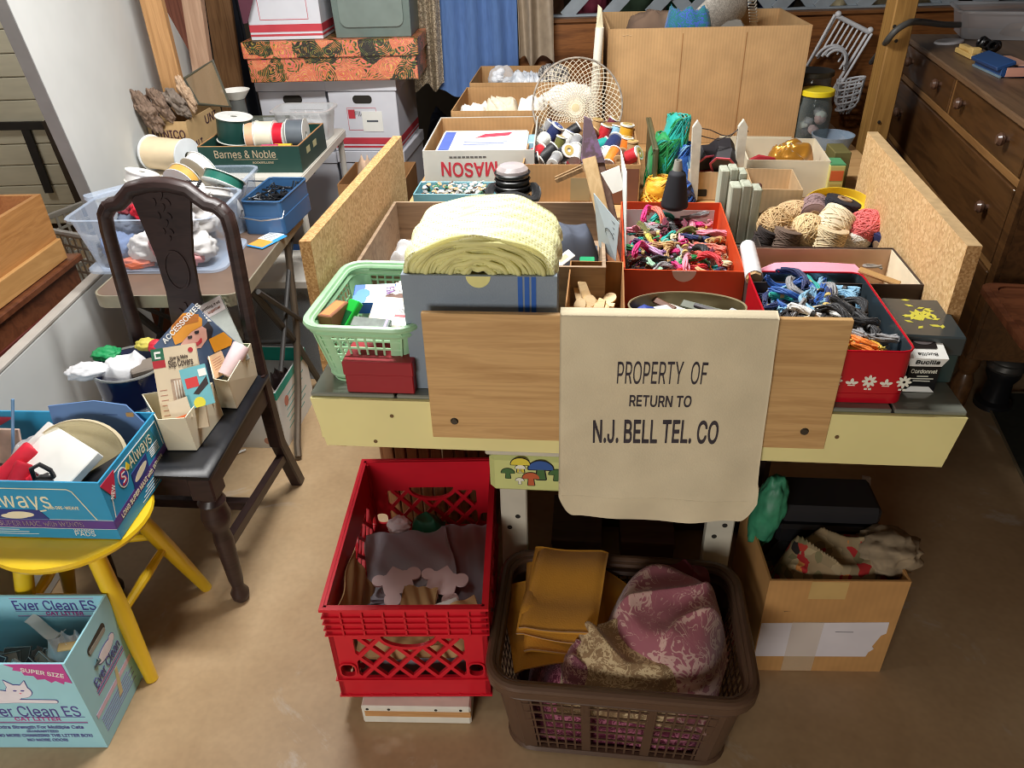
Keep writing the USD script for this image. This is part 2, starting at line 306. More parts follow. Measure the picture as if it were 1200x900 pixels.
wf = struct('added_wall_front', [bx(-4, -2.0, -2.1, -2.0, 0, 2.45, 0), bx(-.6, 4, -2.1, -2.0, 0, 2.45, 0), bx(-2.0, -.6, -2.1, -2.0, 0, .72, 0), bx(-2.0, -.6, -2.1, -2.0, 1.68, 2.45, 0)], mt('far_wall_paint', ()))  # unseen wall, added to carry the opening behind the camera
w1 = struct('window_1', [bx(-2.02, -1.96, -2.1, -1.97, 0.70, 1.70), bx(-.64, -.58, -2.1, -1.97, 0.70, 1.70), bx(-1.96, -.64, -2.1, -1.97, 0.70, 0.76), bx(-1.96, -.64, -2.1, -1.97, 1.64, 1.70)], mt('window_paint', (206, 200, 190), .5)); struct('pane', bx(-1.96, -.64, -2.06, -2.05, 0.76, 1.64, 0), clear('window_glass', (220, 230, 240), .1), parent=w1)  # added frame and pane around the unseen front light
# painted plank door at the left
cream = mt('cream_plank_paint', (206, 200, 176), .6, .06, 6, .3, 60, stretch=(1, 6, 6))
d1 = struct('door_1', bx(-3.6, -2.05, 4.24, 4.28, .05, 2.1, 0), mt('dark_gap', (40, 36, 28), .9))
for k in range(18): struct('plank', bx(-3.6, -2.05, 4.2, 4.24+.002*(k % 3), .06+k*.112, .06+k*.112+.108, .004), cream, parent=d1)
hs = T('hinge_strap', 'black iron T-shaped strap painted on the cream plank door at the left edge', 'hinge', (-2.55, 4.19, .62))
iron = mt('black_iron', (38, 34, 30), .7, .2, 20)
p0, p1 = aty(-10, 148, 4.18), aty(61, 147, 4.18); hs.p('horizontal_bar', bar(p0, p1, .012, .042, (0, 0, 1)), iron, world=True)
hs.p('vertical_bar', bar(aty(30, 152, 4.18), aty(58, 226, 4.18), .045, .012, (0, 1, 0)), iron, world=True)
single('dark_timber', bar(aty(62, 140, 4.0), aty(62, 140, 4.0)+(aty(100, 232, 4.0)-aty(62, 140, 4.0))*(aty(62, 140, 4.0)[2]/(aty(62, 140, 4.0)[2]-aty(100, 232, 4.0)[2])), .09, .06, (0, 1, 0)), mt('dark_timber', (62, 50, 38), .8, .2, 10), 'dark brown timber upright behind the edge of the white board', 'timber')

# grey-white boards at the left
board_m = mt('white_board', (200, 202, 200), .75, .05, 5, .12, 40)
bd = T('white_board', 'tall grey-white insulation board leaning upright behind the folding table', 'board', (-1.34, 2.4, .55), 0)
e = .035; x0 = -1.3
pts = [(2.30, .35), (2.06, 1.9), (3.9, 1.9), (3.9, .35)]
def atx(px, py, x):
    r = ray(px, py); return EYE+x/r[0]*r
pA, pB = atx(188, 0, x0), atx(230, 75, x0); k = (2.3-pB[2])/(pA[2]-pB[2])
pts = [(2.455, .4), (2.10, 2.3), (pB[1]+(pA[1]-pB[1])*k, 2.3), (pB[1], pB[2]), (3.62, .4)]
bd.p('panel', hexa([(x0-e, a, b) for a, b in pts], [(x0, a, b) for a, b in pts]), board_m, world=True, smooth=False)
bd.p('edge_strip', hexa([(x0-e-.004, pts[0][0]-.004, pts[0][1]), (x0+.001, pts[0][0]-.004, pts[0][1]), (x0-e-.004, pts[0][0], pts[0][1]), (x0+.001, pts[0][0], pts[0][1])],
     [(x0-e-.004, pts[1][0]-.004, pts[1][1]), (x0+.001, pts[1][0]-.004, pts[1][1]), (x0-e-.004, pts[1][0], pts[1][1]), (x0+.001, pts[1][0], pts[1][1])]), mt('grey_edge', (140, 140, 140), .7), world=True)
lb = T('white_board', 'low grey-white board standing on the floor under the folding table', 'board', (-1.32, 2, 0))
lb.p('panel', bx(-1.296, -1.266, 1.2, 2.45, 0, .597, .004), board_m, world=True, smooth=False)
lb.p('top_trim', bx(-1.297, -1.264, 1.2, 2.45, .597, .609, .003), mt('trim_white', (176, 170, 162), .6), world=True)
# upright lumber behind the folding tables
pine = wood('pine_orange', (146, 104, 62), (186, 142, 94), (30, 30, 1.5), .6)
pink = wood('pine_pink', (168, 128, 102), (206, 170, 142), (30, 30, 1.5), .7)
brown_b = wood('stained_board', (92, 62, 36), (134, 98, 64), (30, 30, 1.5), .5)
def stud(name, pxt, pxb, y, zb, w, t, m, label):
    a, b = aty(*pxt, y), aty(*pxb, y); b2 = b+(b-a)/(a[2]-b[2])*(b[2]-zb); a2 = a+(a-b)/(a[2]-b[2])*.6
    single(name, bar(b2, a2, w, t, (0, 1, 0), .003), m, label, 'lumber')
stud('wooden_stud', (178, 0), (203, 100), 2.98, .02, .075, .035, pine, 'orange-brown wooden stud standing in front of the white board')
stud('wooden_stud', (226, 0), (237, 75), 3.4, .02, .075, .05, pink, 'pinkish rough-sawn wooden stud beside the white board')
stud('wooden_board', (256, 0), (270, 95), 3.75, .02, .11, .03, brown_b, 'brown stained board with a moulding strip standing in the back left corner')
single('wooden_strip', bx(-1.56, -1.42, 3.9, 3.93, .0, 2.2, .003), wood('red_strip', (110, 62, 48), (150, 92, 72), (30, 30, 2)), 'reddish thin plank standing behind the two wooden studs', 'lumber')
pg = None
_ = """T('wooden_rail', 'short turned wooden rail sticking out of the brown board at the back left', 'rail', aty(258, 18, 3.85))
pg.p('rail', rod(aty(240, 26, 3.8), aty(266, 17, 3.8), .022, n=10), brown_b, world=True)"""

# yellow-brown post and hose at the right
post = T('wooden_post', 'yellow-brown square wooden post beside the dresser', 'post', (1.37, 2.92, 0))
post.p('post', bx(1.350, 1.428, 2.885, 2.965, 0, 2.42, .004), wood('post_pine', (128, 92, 44), (172, 130, 70), (30, 30, 1.3), .6), world=True)
for px, py in ((1048, 31), (1050, 48), (1030, 143)): post.p('screw', mv(lathe([(0, 0), (.006, 0), (.006, .003), (0, .004)], 10), aty(px, py, 2.884), (90, 0, 0)), mt('screw_steel', (90, 88, 84), .35, metal=.8), world=True)
hp = [aty(1021, 73, 3.6), aty(1030, 62, 3.25), aty(1038, 50, 2.87), aty(1047, 38, 2.85), aty(1056, 31, 2.85), aty(1068, 25, 2.86), aty(1085, 26, 3.0), aty(1105, 29, 3.15), aty(1125, 29, 3.2)]
hs_ = np.array(hp); tt = np.linspace(0, len(hp)-1, 40); hs_ = np.stack([np.interp(tt, range(len(hp)), hs_[:, k]) for k in range(3)], 1)
for _ in range(3): hs_[1:-1] = (hs_[:-2]+hs_[1:-1]*2+hs_[2:])/4
single('rubber_hose', tube(hs_, .011, 10), mt('hose_rubber', (74, 74, 72), .5), 'grey rubber hose hooked around the wooden post', 'hose')

# grey lattice above the brown wall and what shows through it
lat = T('lattice_panel', 'blue-grey wooden lattice panel above the brown wall', 'lattice', (1.6, 3.8, 1.09))
lm = mt('lattice_paint', (150, 160, 168), .7, .08, 20)
for k in range(-5, 20):
    x = .1+k*.19
    for s, y in ((1, 3.81), (-1, 3.826)):
        a = V([x, y, 1.09]); b = V([x+s*.62, y, 1.09+.62]); lo, hi = (.09, 3.1)
        if min(a[0], b[0]) < lo or max(a[0], b[0]) > hi: continue
        lat.p('slat', bar(a, b, .056, .012, (0, 1, 0), .001), lm, world=True)
lat.p('bottom_rail', bx(.09, 3.1, 3.80, 3.834, 1.09, 1.1, .002), lm, world=True)
for k, (x, w, c) in enumerate([(.2, .2, (196, 180, 150)), (.45, .16, (120, 40, 60)), (.66, .22, (60, 80, 60)), (.9, .2, (30, 92, 70)), (1.13, .18, (160, 90, 40)), (1.36, .2, (40, 60, 110)), (1.6, .22, (216, 200, 160)), (1.85, .22, (206, 188, 150)), (2.1, .2, (190, 176, 140)), (2.35, .22, (40, 38, 40))]):
    single('stored_bundle', mv(blob(w/2, .12, .2, 40+k, .25), (x, 4.1+.05*(k % 3), 1.16)), mt(f'bundle_{k}', c, .85, .2, 20, .4, 60), ['cream cloth', 'wine-red', 'grey-green', 'dark green', 'rust-brown', 'navy blue', 'pale straw', 'sand-coloured', 'beige', 'charcoal'][k]+' bundle stored behind the grey lattice', 'bundle')
struct('trim_2', bx(.09, 3.1, 3.95, 4.5, .98, 1.0, 0), brown_b)

# ================================================================ dresser at the right
dr = T('dresser', 'dark brown wooden chest of drawers with turned knobs at the right', 'dresser', (1.63, 3.31, 0), -102.6)
dw = wood('dresser_wood', (54, 34, 17), (86, 57, 30), (1.5, 20, 20), .38, .15, dist=2)
dw2 = wood('dresser_top_wood', (84, 62, 44), (116, 90, 66), (1.5, 20, 20), .4)
edge_w = wood('dresser_edge', (104, 72, 40), (142, 104, 62), (1.5, 20, 20), .4)
DWW = 1.46
dr.p('top', bx(-.015, DWW+.015, -.02, .5, 1.03, 1.05, .004), dw2)
dr.p('body', bx(0, DWW, .012, .49, .4, 1.03, .002), dw)
for x in (0, DWW-.04): dr.p('stile', bx(x, x+.04, -.002, .014, .4, 1.03, .002), dw)
for x in (.03, DWW-.07):
    for y in (.03, .44): dr.p('leg', lathe([(.012, 0), (.018, .04), (.024, .12), (.018, .14), (.026, .2), (.03, .3), (.02, .33), (.03, .36), (.03, .4)], 14).apply_translation((x+.02, y, 0)), dw)
rows = [(.915, 1.022, 2), (.68, .885, 1), (.43, .655, 1)]
for zb in (.884, .652, .40): dr.p('rail', bx(.04, DWW-.04, -.001, .014, zb+.004, zb+.026, .002), edge_w)
dr.p('drawer_divider', bx(DWW/2-.012, DWW/2+.012, -.002, .014, .912, 1.03, .002), edge_w)
knob_m = mt('knob_wood', (92, 66, 52), .3, coat=.4)
for z0_, z1_, n in rows:
    for k in range(n):
        xa, xb = (.043, DWW-.043) if n == 1 else ((.043, DWW/2-.014) if k == 0 else (DWW/2+.014, DWW-.043))
        pth = dr.p('drawer', bx(xa, xb, -.006, .012, z0_, z1_, .003), dw)
        for x in ((xa+.14, xb-.13) if n == 1 else (xa+.13, xb-.13)):
            dr.p('knob', mv(lathe([(0, 0), (.008, 0), (.008, .008), (.016, .014), (.018, .022), (.012, .03), (0, .031)], 16), (x, -.006, (z0_+z1_)/2+.01), (90, 0, 0)), knob_m, parent=pth)

cbk = T('cabinet', 'dark brown wooden cabinet standing behind the dresser', 'cabinet', (2.30, 3.16, 0), -102.6)
cbk.p('body', bx(0, 1.6, 0, .3, 0, 1.9, .004), wood('cabinet_wood', (62, 38, 24), (92, 58, 38), (1.5, 20, 20), .45)); cbk.p('side_panel', bx(-.02, 0, .02, .33, .05, 1.85, .002), edge_w); cbk.p('shelf_edge', bx(0, 1.6, -.012, 0, 1.14, 1.17, .002), wood('cabinet_edge', (80, 50, 32), (110, 72, 48), (1.5, 20, 20), .45))

# dark furniture beyond the right of the table
rd = wood('red_dark_wood', (70, 36, 22), (112, 66, 42), (2, 18, 18), .4, .2)
q = at(1170, 376, .66); lt = T('side_table', 'dark reddish wooden pedestal table at the right edge in front of the dresser', 'table', (q[0]+.30, q[1]-.02, 0), -12)
lt.p('tabletop', prism(rrect(.56, .36, .04), .645, .662), rd); lt.p('top_moulding', prism(rrect(.53, .33, .03).difference(rrect(.50, .30, .03)), .662, .667), rd); lt.p('apron', bx(-.22, .22, -.13, .13, .585, .645, .003), rd); lt.p('pedestal', mv(lathe([(.05, .04), (.03, .12), (.045, .3), (.03, .5), (.05, .585)], 18), (.12, 0, 0)), rd)
for k in range(4): lt.p('foot', bar((.12, 0, .06), (.12+.15*math.cos(k*PI/2+.6), .15*math.sin(k*PI/2+.6), .018), .035, .035), rd)
q = at(1165, 470, 0)
cn = T('floor_turned_object', 'black ribbed turned object standing on the dark floor below the dresser', 'turned_object', (q[0]-.02, q[1]-.02, 0))  # dark turned shape, its kind left open
bk = mt('black_enamel', (26, 26, 28), .35)
cn.p('base', lathe([(0, 0), (.06, 0), (.06, .02), (.045, .03), (.04, .1), (.055, .13), (.055, .15), (0, .15)], 20), bk)
cn.p('cap', lathe([(.056, .15), (.06, .16), (.052, .175), (.058, .185), (.05, .2), (.02, .22), (0, .222)], 20), mt('dull_steel', (96, 94, 90), .4, metal=.7))
mat_q = [at(1150, 462, 0), at(1230, 462, 0), at(1290, 600, 0), at(1215, 600, 0)]
m_ = T('floor_mat', 'dark green floor mat with a pale border line in the right corner', 'mat', mat_q[0])
m_.p('mat', prism(Polygon([p[:2] for p in mat_q]), .001, .008), mt('mat_green', (44, 46, 36), .9, .2, 60, .4), world=True)
m_.p('border_line', prism(LineString([p[:2] for p in (mat_q[3], mat_q[0], mat_q[1])]).buffer(.004).buffer(0), .008, .0095), mt('mat_line', (120, 106, 80), .9), world=True)

# ================================================================ main table
TA = -6.3
tb = T('enamel_table', 'pale yellow kitchen table with a grey enamel top that carries the craft boxes', 'table', (-.394, 1.256, 0), TA)
yel = mt('yellow_paint', (232, 222, 156), .45, .05, 5)
enam = mt('grey_enamel', (122, 126, 116), .16, .08, 7, coat=.5)
W_, D_ = 1.22, .95
def gridtop():
    xs = [0, .17, .405, .64, .875, 1.09, W_]
    return [bx(xs[i]+.0025, xs[i+1]-.0025, y0, y1, .751, .76, .002) for i in range(6) for y0, y1 in ((0, .16), (.165, .5), (.505, D_))]
for g in gridtop(): tb.p('top_panel', g, enam)
tb.p('top_frame', bx(.004, W_-.004, .004, D_-.004, .735, .7535, .002), mt('dark_joint', (34, 34, 32), .6))
tb.p('front_skirt', hexa([(.018, -.006, .638), (W_-.018, -.006, .638), (.018, .012, .638), (W_-.018, .012, .638)], [(.002, -.006, .7505), (W_-.002, -.006, .7505), (.002, .003, .7505), (W_-.002, .003, .7505)]), yel, smooth=False)
for x0_ in (.002, W_-.02): tb.p('side_skirt', bx(x0_, x0_+.018, .014, D_-.01, .64, .735, .002), yel)
tb.p('back_skirt', bx(.02, W_-.02, D_-.03, D_-.012, .64, .735, .002), yel)
for x_, y_, z_ in ((.16, -.0065, .715), (.12, -.0065, .652), (.36, -.0065, .70), (1.0, -.0065, .70)): tb.p('chip', onto(prism(Point(0, 0).buffer(.004, quad_segs=3), 0, .0006), (x_, y_, z_), (1, 0, 0), (0, 0, 1)), mt('chip_brown', (110, 84, 50), .8))
legm = mt('leg_white', (206, 200, 182), .5, .06, 20)
for x_ in (.345, .82):
    for y_ in (.14, .8):
        lg = tb.p('leg', bx(x_, x_+.062, y_, y_+.03, 0, .722, .003), legm)
        for zz in (.30, .335, .5): tb.p('bolt_hole', onto(prism(Point(0, 0).buffer(.006, quad_segs=4), 0, .0006), (x_+.02+.02*(zz == .335), y_-.0002, zz), (1, 0, 0), (0, 0, 1)), mt('hole_dark', (40, 36, 30), .8), parent=lg)
# mushroom drawer
md = tb.p('drawer', bx(.335, .80, .06, .4, .475, .575, .012), mt('drawer_green', (208, 214, 140), .4, .03), 'pale green drawer with painted mushrooms')
tb.p('drawer_rail', bx(.33, .82, .05, .42, .583, .597, .003), legm)
def mush(x, z, s, cap, stem, kind):
    yf = .0598; o = (x, yf, z)
    def put(poly, m, k, n='mushroom_print'): tb.p(n, onto(prism(affinity.scale(poly, s, s, origin=(0, 0)), 0, .0003+.0003*k), o, (1, 0, 0), (0, 0, 1)), m, parent=md)
    blk = mt('print_black', (26, 26, 22), .6)
    capP = unary_union([Point(0, 0).buffer(1, quad_segs=8).intersection(sbox(-1, -.1, 1, 1))]); capP = affinity.scale(capP, 1, .8)
    stemP = Polygon([(-.22, -.05), (.22, -.05), (.34, -.95), (-.3, -.95)]).buffer(.06)
    put(unary_union([capP, stemP]).buffer(.1), blk, 0); put(stemP, stem, 1); put(capP, cap, 2)
mc = lambda n, c: mt('print_'+n, c, .6, .03)
mush(.375, .53, .014, mc('green', (70, 110, 60)), mc('green', ()), 0)
mush(.402, .553, .02, mc('yellow', (228, 210, 70)), mc('yellow', ()), 0); mush(.402, .543, .011, mc('white', (236, 236, 220)), mc('white', ()), 0)
mush(.445, .542, .026, mc('blue', (50, 90, 160)), mc('green', ()), 0); mush(.424, .517, .018, mc('rust', (196, 96, 56)), mc('rust', ()), 0); mush(.40, .51, .009, mc('white', ()), mc('white', ()), 0)
mush(.478, .53, .016, mc('green', ()), mc('green', ()), 0); mush(.52, .53, .022, mc('yellow', ()), mc('white', ()), 0)
# rear table, almost hidden
rt = T('plywood_table', 'plain plywood table standing behind the yellow table and carrying the rear cartons', 'table', (-.40, 2.24, 0), TA)
ply = wood('plywood_tan', (176, 132, 82), (204, 164, 112), (2.5, 26, 26), .55, dist=1.8)
rt.p('tabletop', bx(.08, 1.6, 0, 1.42, .735, .758, .002), ply)
for x_ in (.16, 1.5):
    for y_ in (.1, 1.3): rt.p('leg', bx(x_, x_+.05, y_, y_+.05, 0, .735, .003), ply)
# particle boards
pb = speck('particle_board', [(192, 154, 106), (212, 176, 128), (202, 166, 116), (220, 188, 140), (198, 160, 110)], 170, .8, .08, distort=.004)
pb_edge = speck('particle_edge', [(168, 128, 82), (186, 146, 98), (156, 116, 72), (196, 158, 110)], 260, .9, .15)
def pboard(a, b, ztop_a, ztop_b, zbot, th, label):
    a, b = V(a, float), V(b, float); d = (b-a)/np.linalg.norm(b-a); n = V([-d[1], d[0]]); s = T('particle_board', label, 'board', (*a, zbot), math.degrees(math.atan2(d[1], d[0])))
    L = np.linalg.norm(b-a)
    s.p('board', hexa([(0, -th/2, 0), (0, th/2, 0), (L, -th/2, 0), (L, th/2, 0)], [(0, -th/2, ztop_a-zbot), (0, th/2, ztop_a-zbot), (L, -th/2, ztop_b-zbot), (L, th/2, ztop_b-zbot)]), pb, smooth=False)
    s.p('top_edge', hexa([(0, -th/2, ztop_a-zbot), (0, th/2, ztop_a-zbot), (L, -th/2, ztop_b-zbot), (L, th/2, ztop_b-zbot)], [(0, -th/2, ztop_a-zbot+.001), (0, th/2, ztop_a-zbot+.001), (L, -th/2, ztop_b-zbot+.001), (L, th/2, ztop_b-zbot+.001)]), pb_edge if label.startswith('left') else mt('board_edge_grey', (190, 160, 116), .8, .15, 40), smooth=False)
    s.p('end_edge', bx(-.001, 0, -th/2, th/2, 0, ztop_a-zbot, 0), pb_edge, smooth=False)
pboard((-.398, 1.43), (-.30, 2.2), 1.0, 1.0, .5, .024, 'left particle board standing on edge along the left side of the table')
pboard((.853, 1.305), (.99, 2.09), 1.0, 1.0, .5, .026, 'right particle board standing on edge along the right side of the table')
# plywood panel on the front
oak = wood('oak_veneer', (176, 134, 84), (208, 168, 114), (2.2, 24, 46), .5, dist=1.2)
pn = T('plywood_board', 'tan oak-veneer panel fixed upright to the front of the yellow table', 'panel', (-.157, 1.225, .672), TA+.3)
pn.p('panel', bx(0, .742, -.008, .004, 0, .272, .001), oak, smooth=False)
for x_ in (.045, .70): pn.p('screw_head', onto(lathe([(0, .003), (.006, .003), (.008, 0)], 12), (x_, -.0082, .04), (1, 0, 0), (0, 0, 1)), mt('screw_dark', (74, 66, 56), .5, metal=.5))
# cloth bag draped over the panel
bgw, bgh = .369, .455
bg = T('cloth_bag', 'off-white canvas bag with black lettering draped over the front panel', 'bag', tuple(pn.w(.247, -.01, .279)), TA+.3)
canvas = mt('canvas', (216, 203, 172), .85, .08, 7, .25, 260, sheen=.15)
def bagz(x, s):     # outward relief of the hanging cloth
    q = np.stack([x*5.5, s*4.0, 0*x], -1)
    return .007+(.014*(meshkit.fbm(q+3, 3, 3)-.4)+.0035*(meshkit.fbm(np.stack([x*16+s*6, s*24, 0*x], -1), 2, 8)-.5))*np.clip(s/.08, 0, 1)+.006*np.clip((s-.28)/.12, 0, 1)+.003*np.sin(x*38+s*9)*np.clip((s-.2)/.2, 0, 1)
def bag_fn(u, v):
    x = u*bgw; L = v*(bgh+.06); s = L-.06
    w0 = 1+.05*np.clip(s/bgh, 0, 1); xx = x*w0+.0*v
    corner = .05*(np.clip((np.abs(u-.5)-.42)/.08, 0, 1)**2)*np.clip((s-.36)/.06, 0, 1)
    z = np.where(s > 0, -s+corner, .004*np.sin(np.clip(-s/.03, 0, 2)*PI/2)-np.clip(-s-.02, 0, 1)); z = z+.004*np.sin(u*9)*np.clip(s/.3, 0, 1)+.018*(u-.5)*np.clip(s/.3, 0, 1)*-1*0
    y = np.where(s > 0, -bagz(xx, np.clip(s, 0, 1)), .003+np.clip(-s*.6, 0, .018)-.002)
    return xx, y, z
bg.p('canvas', sheet(bag_fn, 90, 110, .003), canvas, smooth=True)
ink = mt('stencil_ink', (58, 52, 58), .85, .2, 60)
def bag_text(s, h, w, x, z, tilt=0, bold=True):
    m = text(s, h, bold, w); m.apply_transform(rotm(0, 0, math.radians(tilt))); m.apply_translation((x, z, 0))
    m = m.subdivide_to_size(.012) if False else m
    v = V(m.vertices); top = v[:, 2] > .0003; y = -bagz(v[:, 0], -v[:, 1])-.0016-.0008*top
    m.vertices = np.stack([v[:, 0], y, v[:, 1]], 1); m.faces = m.faces[:, ::1]; bg.p('lettering', m, ink, smooth=False)
bag_text('PROPERTY  OF', .046, .158, .182, -.135, 0, False); bag_text('RETURN TO', .024, .112, .184, -.186); bag_text('N.J. BELL TEL. CO', .05, .232, .180, -.268, 1.0)
for k in range(1): bg.p('seam', tube([(x, -bagz(V(x), V(.40))-.0012, -.40) for x in np.linspace(.006, .375, 24)], .0012, 5), canvas)

# ================================================================ containers on the table
kraft = card('kraft', (186, 146, 100)); kraft_d = card('kraft_dark', (160, 118, 76)); kraft_l = card('kraft_light', (206, 176, 136)); paper_w = mt('white_paper', (236, 236, 230), .6, .03)
cream_card = mt('cream_card', (222, 212, 186), .7, .05, 8); whitec = mt('white_card', (226, 226, 226), .7, .04, 6); ivory = mt('ivory_cloth', (232, 224, 206), .9, .08, 12, .3, 200)
blackp = mt('black_plastic', (24, 24, 26), .35, .1); blackc = mt('black_cloth', (22, 22, 25), .9, .2, 20, .4, 150, sheen=.3); bagp = clear('thin_plastic_bag', (235, 240, 245), .22, .15)
def col(rgb, pre='dye', rough=.55, **k): return mt(f'{pre}_{rgb[0]}_{rgb[1]}_{rgb[2]}', rgb, rough, .1, 14, **k)
NAMES = {'magenta': (214, 30, 120), 'pink': (240, 150, 170), 'red': (196, 28, 40), 'coral': (238, 120, 100), 'orange': (240, 130, 30), 'yellow': (240, 214, 90), 'cream': (232, 214, 170), 'white': (238, 238, 234), 'green': (20, 140, 70), 'teal': (30, 170, 160), 'olive': (110, 110, 50), 'navy': (30, 44, 96),
         'blue': (40, 96, 180), 'light blue': (140, 190, 220), 'purple': (100, 50, 110), 'lilac': (200, 160, 200), 'brown': (106, 64, 40), 'tan': (196, 156, 104), 'black': (26, 26, 30), 'grey': (150, 150, 152), 'maroon': (104, 20, 50), 'gold': (244, 178, 40), 'pale green': (150, 190, 160)}
def dye(n): return mt('thread_'+n.replace(' ', '_'), NAMES[n], .5, .16, 40, .5, 300, sheen=.2)
_sk = {}
def skein_mesh(L=.074, seed=0, n=8, bend=None):
    """a hank of looped strands, pinched where its bands sit"""
    g = np.random.default_rng(seed); out = []; bend = g.uniform(-.02, .02) if bend is None else bend; u = np.linspace(-1, 1, 12)
    for k in range(n):
        a = 2*PI*k/n; rr = .0062*(.75+.5*abs(u)**1.5)*g.uniform(.75, 1.1); tw = g.uniform(.6, 1.4); ext = 1+g.uniform(-.12, .1)
        out.append(tube(np.stack([u*L/2*ext, rr*np.cos(a+tw*u)+bend*(1-u*u)+.0015*np.sin(u*6+k), .8*rr*np.sin(a+tw*u)+.0012*np.sin(u*5+k*2)], 1), .0027*np.where(abs(u) > .98, .6, 1), 5))
    for s in (-1, 1): out.append(tube([(s*L/2*.96+s*.005*math.cos(a), .0055*math.sin(a), .0015*math.sin(2*a)) for a in np.linspace(0, 2*PI, 9)[:-1]], .0022, 4, closed=True))
    return cat(*out)
def pose(p, rz, tilt=0, roll=0): return trimesh.transformations.translation_matrix(V(p, float))@rotm(0, 0, math.radians(rz))@rotm(0, math.radians(tilt), 0)@rotm(math.radians(roll), 0, 0)
band_m = mt('paper_band', (40, 38, 36), .5); gold_b = mt('gold_band', (206, 180, 110), .4)
def skein(c, M, where, gp, pos=''):
    var = int(abs(M[0, 3]*7919+M[1, 3]*6151)) % 2; k = (c, where, var); lab = f'{c} embroidery floss skein {pos} {where}'; ref = _sk.get(k)
    t = T('floss_skein', lab, 'floss skein', M=M, group=f'{c} floss skeins {gp}', ref=ref)
    if ref is None:
        _sk[k] = t; t.p('thread', skein_mesh(seed=len(_sk), bend=[.004, .022][var]), dye(c), smooth=True)
        for x in (() if var else (-.014,) if len(_sk) % 3 else (-.02, .012)): t.p('band', mv(tube([(x, 0, 0), (x+.008, 0, 0)], .0078, 12), (0, 0, 0)), band_m if len(_sk) % 3 else gold_b)
    return t
def spot(b, lx, ly, xs, ys):
    x = 'left' if lx < xs[0] else 'right' if lx > xs[1] else 'middle'; y = 'front' if ly < ys[0] else 'back' if ly > ys[1] else 'middle'
    return f'at the {y} {x}' if (x, y) != ('middle', 'middle') else 'in the centre'
def scatter_skeins(b, cols, n, x0, x1, y0, y1, z0, z1, where, gp, seed, fix=None):
    g = random.Random(seed)
    for i in range(n):
        c = cols[i % len(cols)] if fix is None else fix(i, g)
        lx, ly = g.uniform(x0, x1), g.uniform(y0, y1); p = b.w(lx, ly, z0+(z1-z0)*i/max(1, n-1)*(.6+.4*g.random()))
        skein(c, pose(p, g.uniform(0, 360), g.uniform(-14, 14), g.uniform(0, 360)), where, gp, spot(b, lx, ly, (x0+(x1-x0)*.33, x0+(x1-x0)*.67), (y0+(y1-y0)*.33, y0+(y1-y0)*.67)))

# --- grey-blue box with tulle
gb = carton('cloth_box', 'grey-blue cloth-covered box with three blue stripes standing behind the plywood panel', 'box', (-.048, 1.302, .278, .115, TA+.5), .761, 1.0, mt('greyblue_cloth', (134, 146, 158), .8, .05, 10, .3, 300), t=.006)
for k, dx in enumerate((-.012, 0, .012)): gb.p('stripe', front(gb, prism(sbox(-.0042, 0, .0042, gb.H-.001), 0, .0004), 0, .086+dx), mt('stripe_blue', (34, 92, 176), .6), smooth=False)
gb.p('finger_notch', front(gb, prism(Point(0, gb.H-.001).buffer(.022, quad_segs=8).intersection(sbox(-.1, 0, .1, gb.H-.001)), 0, .0006), 0, .0), mt('tulle_pale', (232, 226, 150), .8), smooth=True)
tul = mt('tulle', (246, 242, 172), .75, .08, 14, .25, 90, sheen=.3, trans=.3); tulm = _bind('tulle_mesh', {'co': ('texture_coordinate', {}), 'mp': ('mapping', {'scale': (1, 1, .8)}), 'v': ('voronoi_texture', {'scale': 190, 'randomness': .12}), 'r': ('rgb_ramp', {'ramp': [(.12, lin((196, 190, 96))), (.4, lin((242, 240, 186)))]}), 'b': ('bump', {'strength': .5, 'distance': .002}), 'p': ('principled_bsdf', {'roughness': .75})},
    [('co.object', 'mp.vector'), ('mp.vector', 'v.vector'), ('v.distance', 'r.fac'), ('r.color', 'p.base_color'), ('v.distance', 'b.height'), ('b.normal', 'p.normal')], 'p.BSDF')
tb_ = T('tulle_roll', 'large wad of folded pale yellow tulle bulging out of the grey-blue box', 'fabric', gb.w(0, 0, .012), TA)
def tulle_fn(u, v, k=0, rr=1):
    a = PI*u; x = -(.133+.006*np.sin(v*3))*np.cos(a)*rr; z = .222+(.075*np.sin(a)**.8)*rr+.01*(v-.5)
    x = x+.003*np.sin(18*v+6*u); y = (v-.5)*.2+.008*np.sin(a)*np.sin(5*v+k)*v; z = z+.003*np.sin(30*v+4*np.sin(6*u)+k)+.004*np.sin(14*u+k)
    return x, y+.052, z
for k in range(9):
    m = sheet(lambda u, v, k=k: tulle_fn(u, v, k*.9, 1-.085*k), 40, 30, .007)
    tb_.p('tulle_fold', m, tulm if k == 0 else tul, smooth=True)
tb_.p('tulle_core', bx(-.125, .125, -.048, .048, 0, .225, .02), tul)
for k in range(16):      # the front edges of the folds
    r = 1-.056*k; a = np.linspace(0, PI, 24); tb_.p('fold_edge', tube(np.stack([-.131*np.cos(a)*r, -.046+.003*np.sin(k*2.1)+.003*np.sin(a*5+k), .224+.07*np.sin(a)*r+.002*np.sin(a*6+k)], 1), .0048, 6), tul, smooth=True)

# --- red small card box
rb = T('card_box', 'small flat dark red cardboard box in front of the green basket', 'box', (-.248, 1.283, .761), TA)
redc = mt('dark_red_card', (150, 20, 34), .45, .06)
rb.p('body', bx(-.066, .066, -.04, .035, 0, .052, .002), redc); rb.p('lid', bx(-.068, .068, -.042, .037, .04, .07, .002), redc)

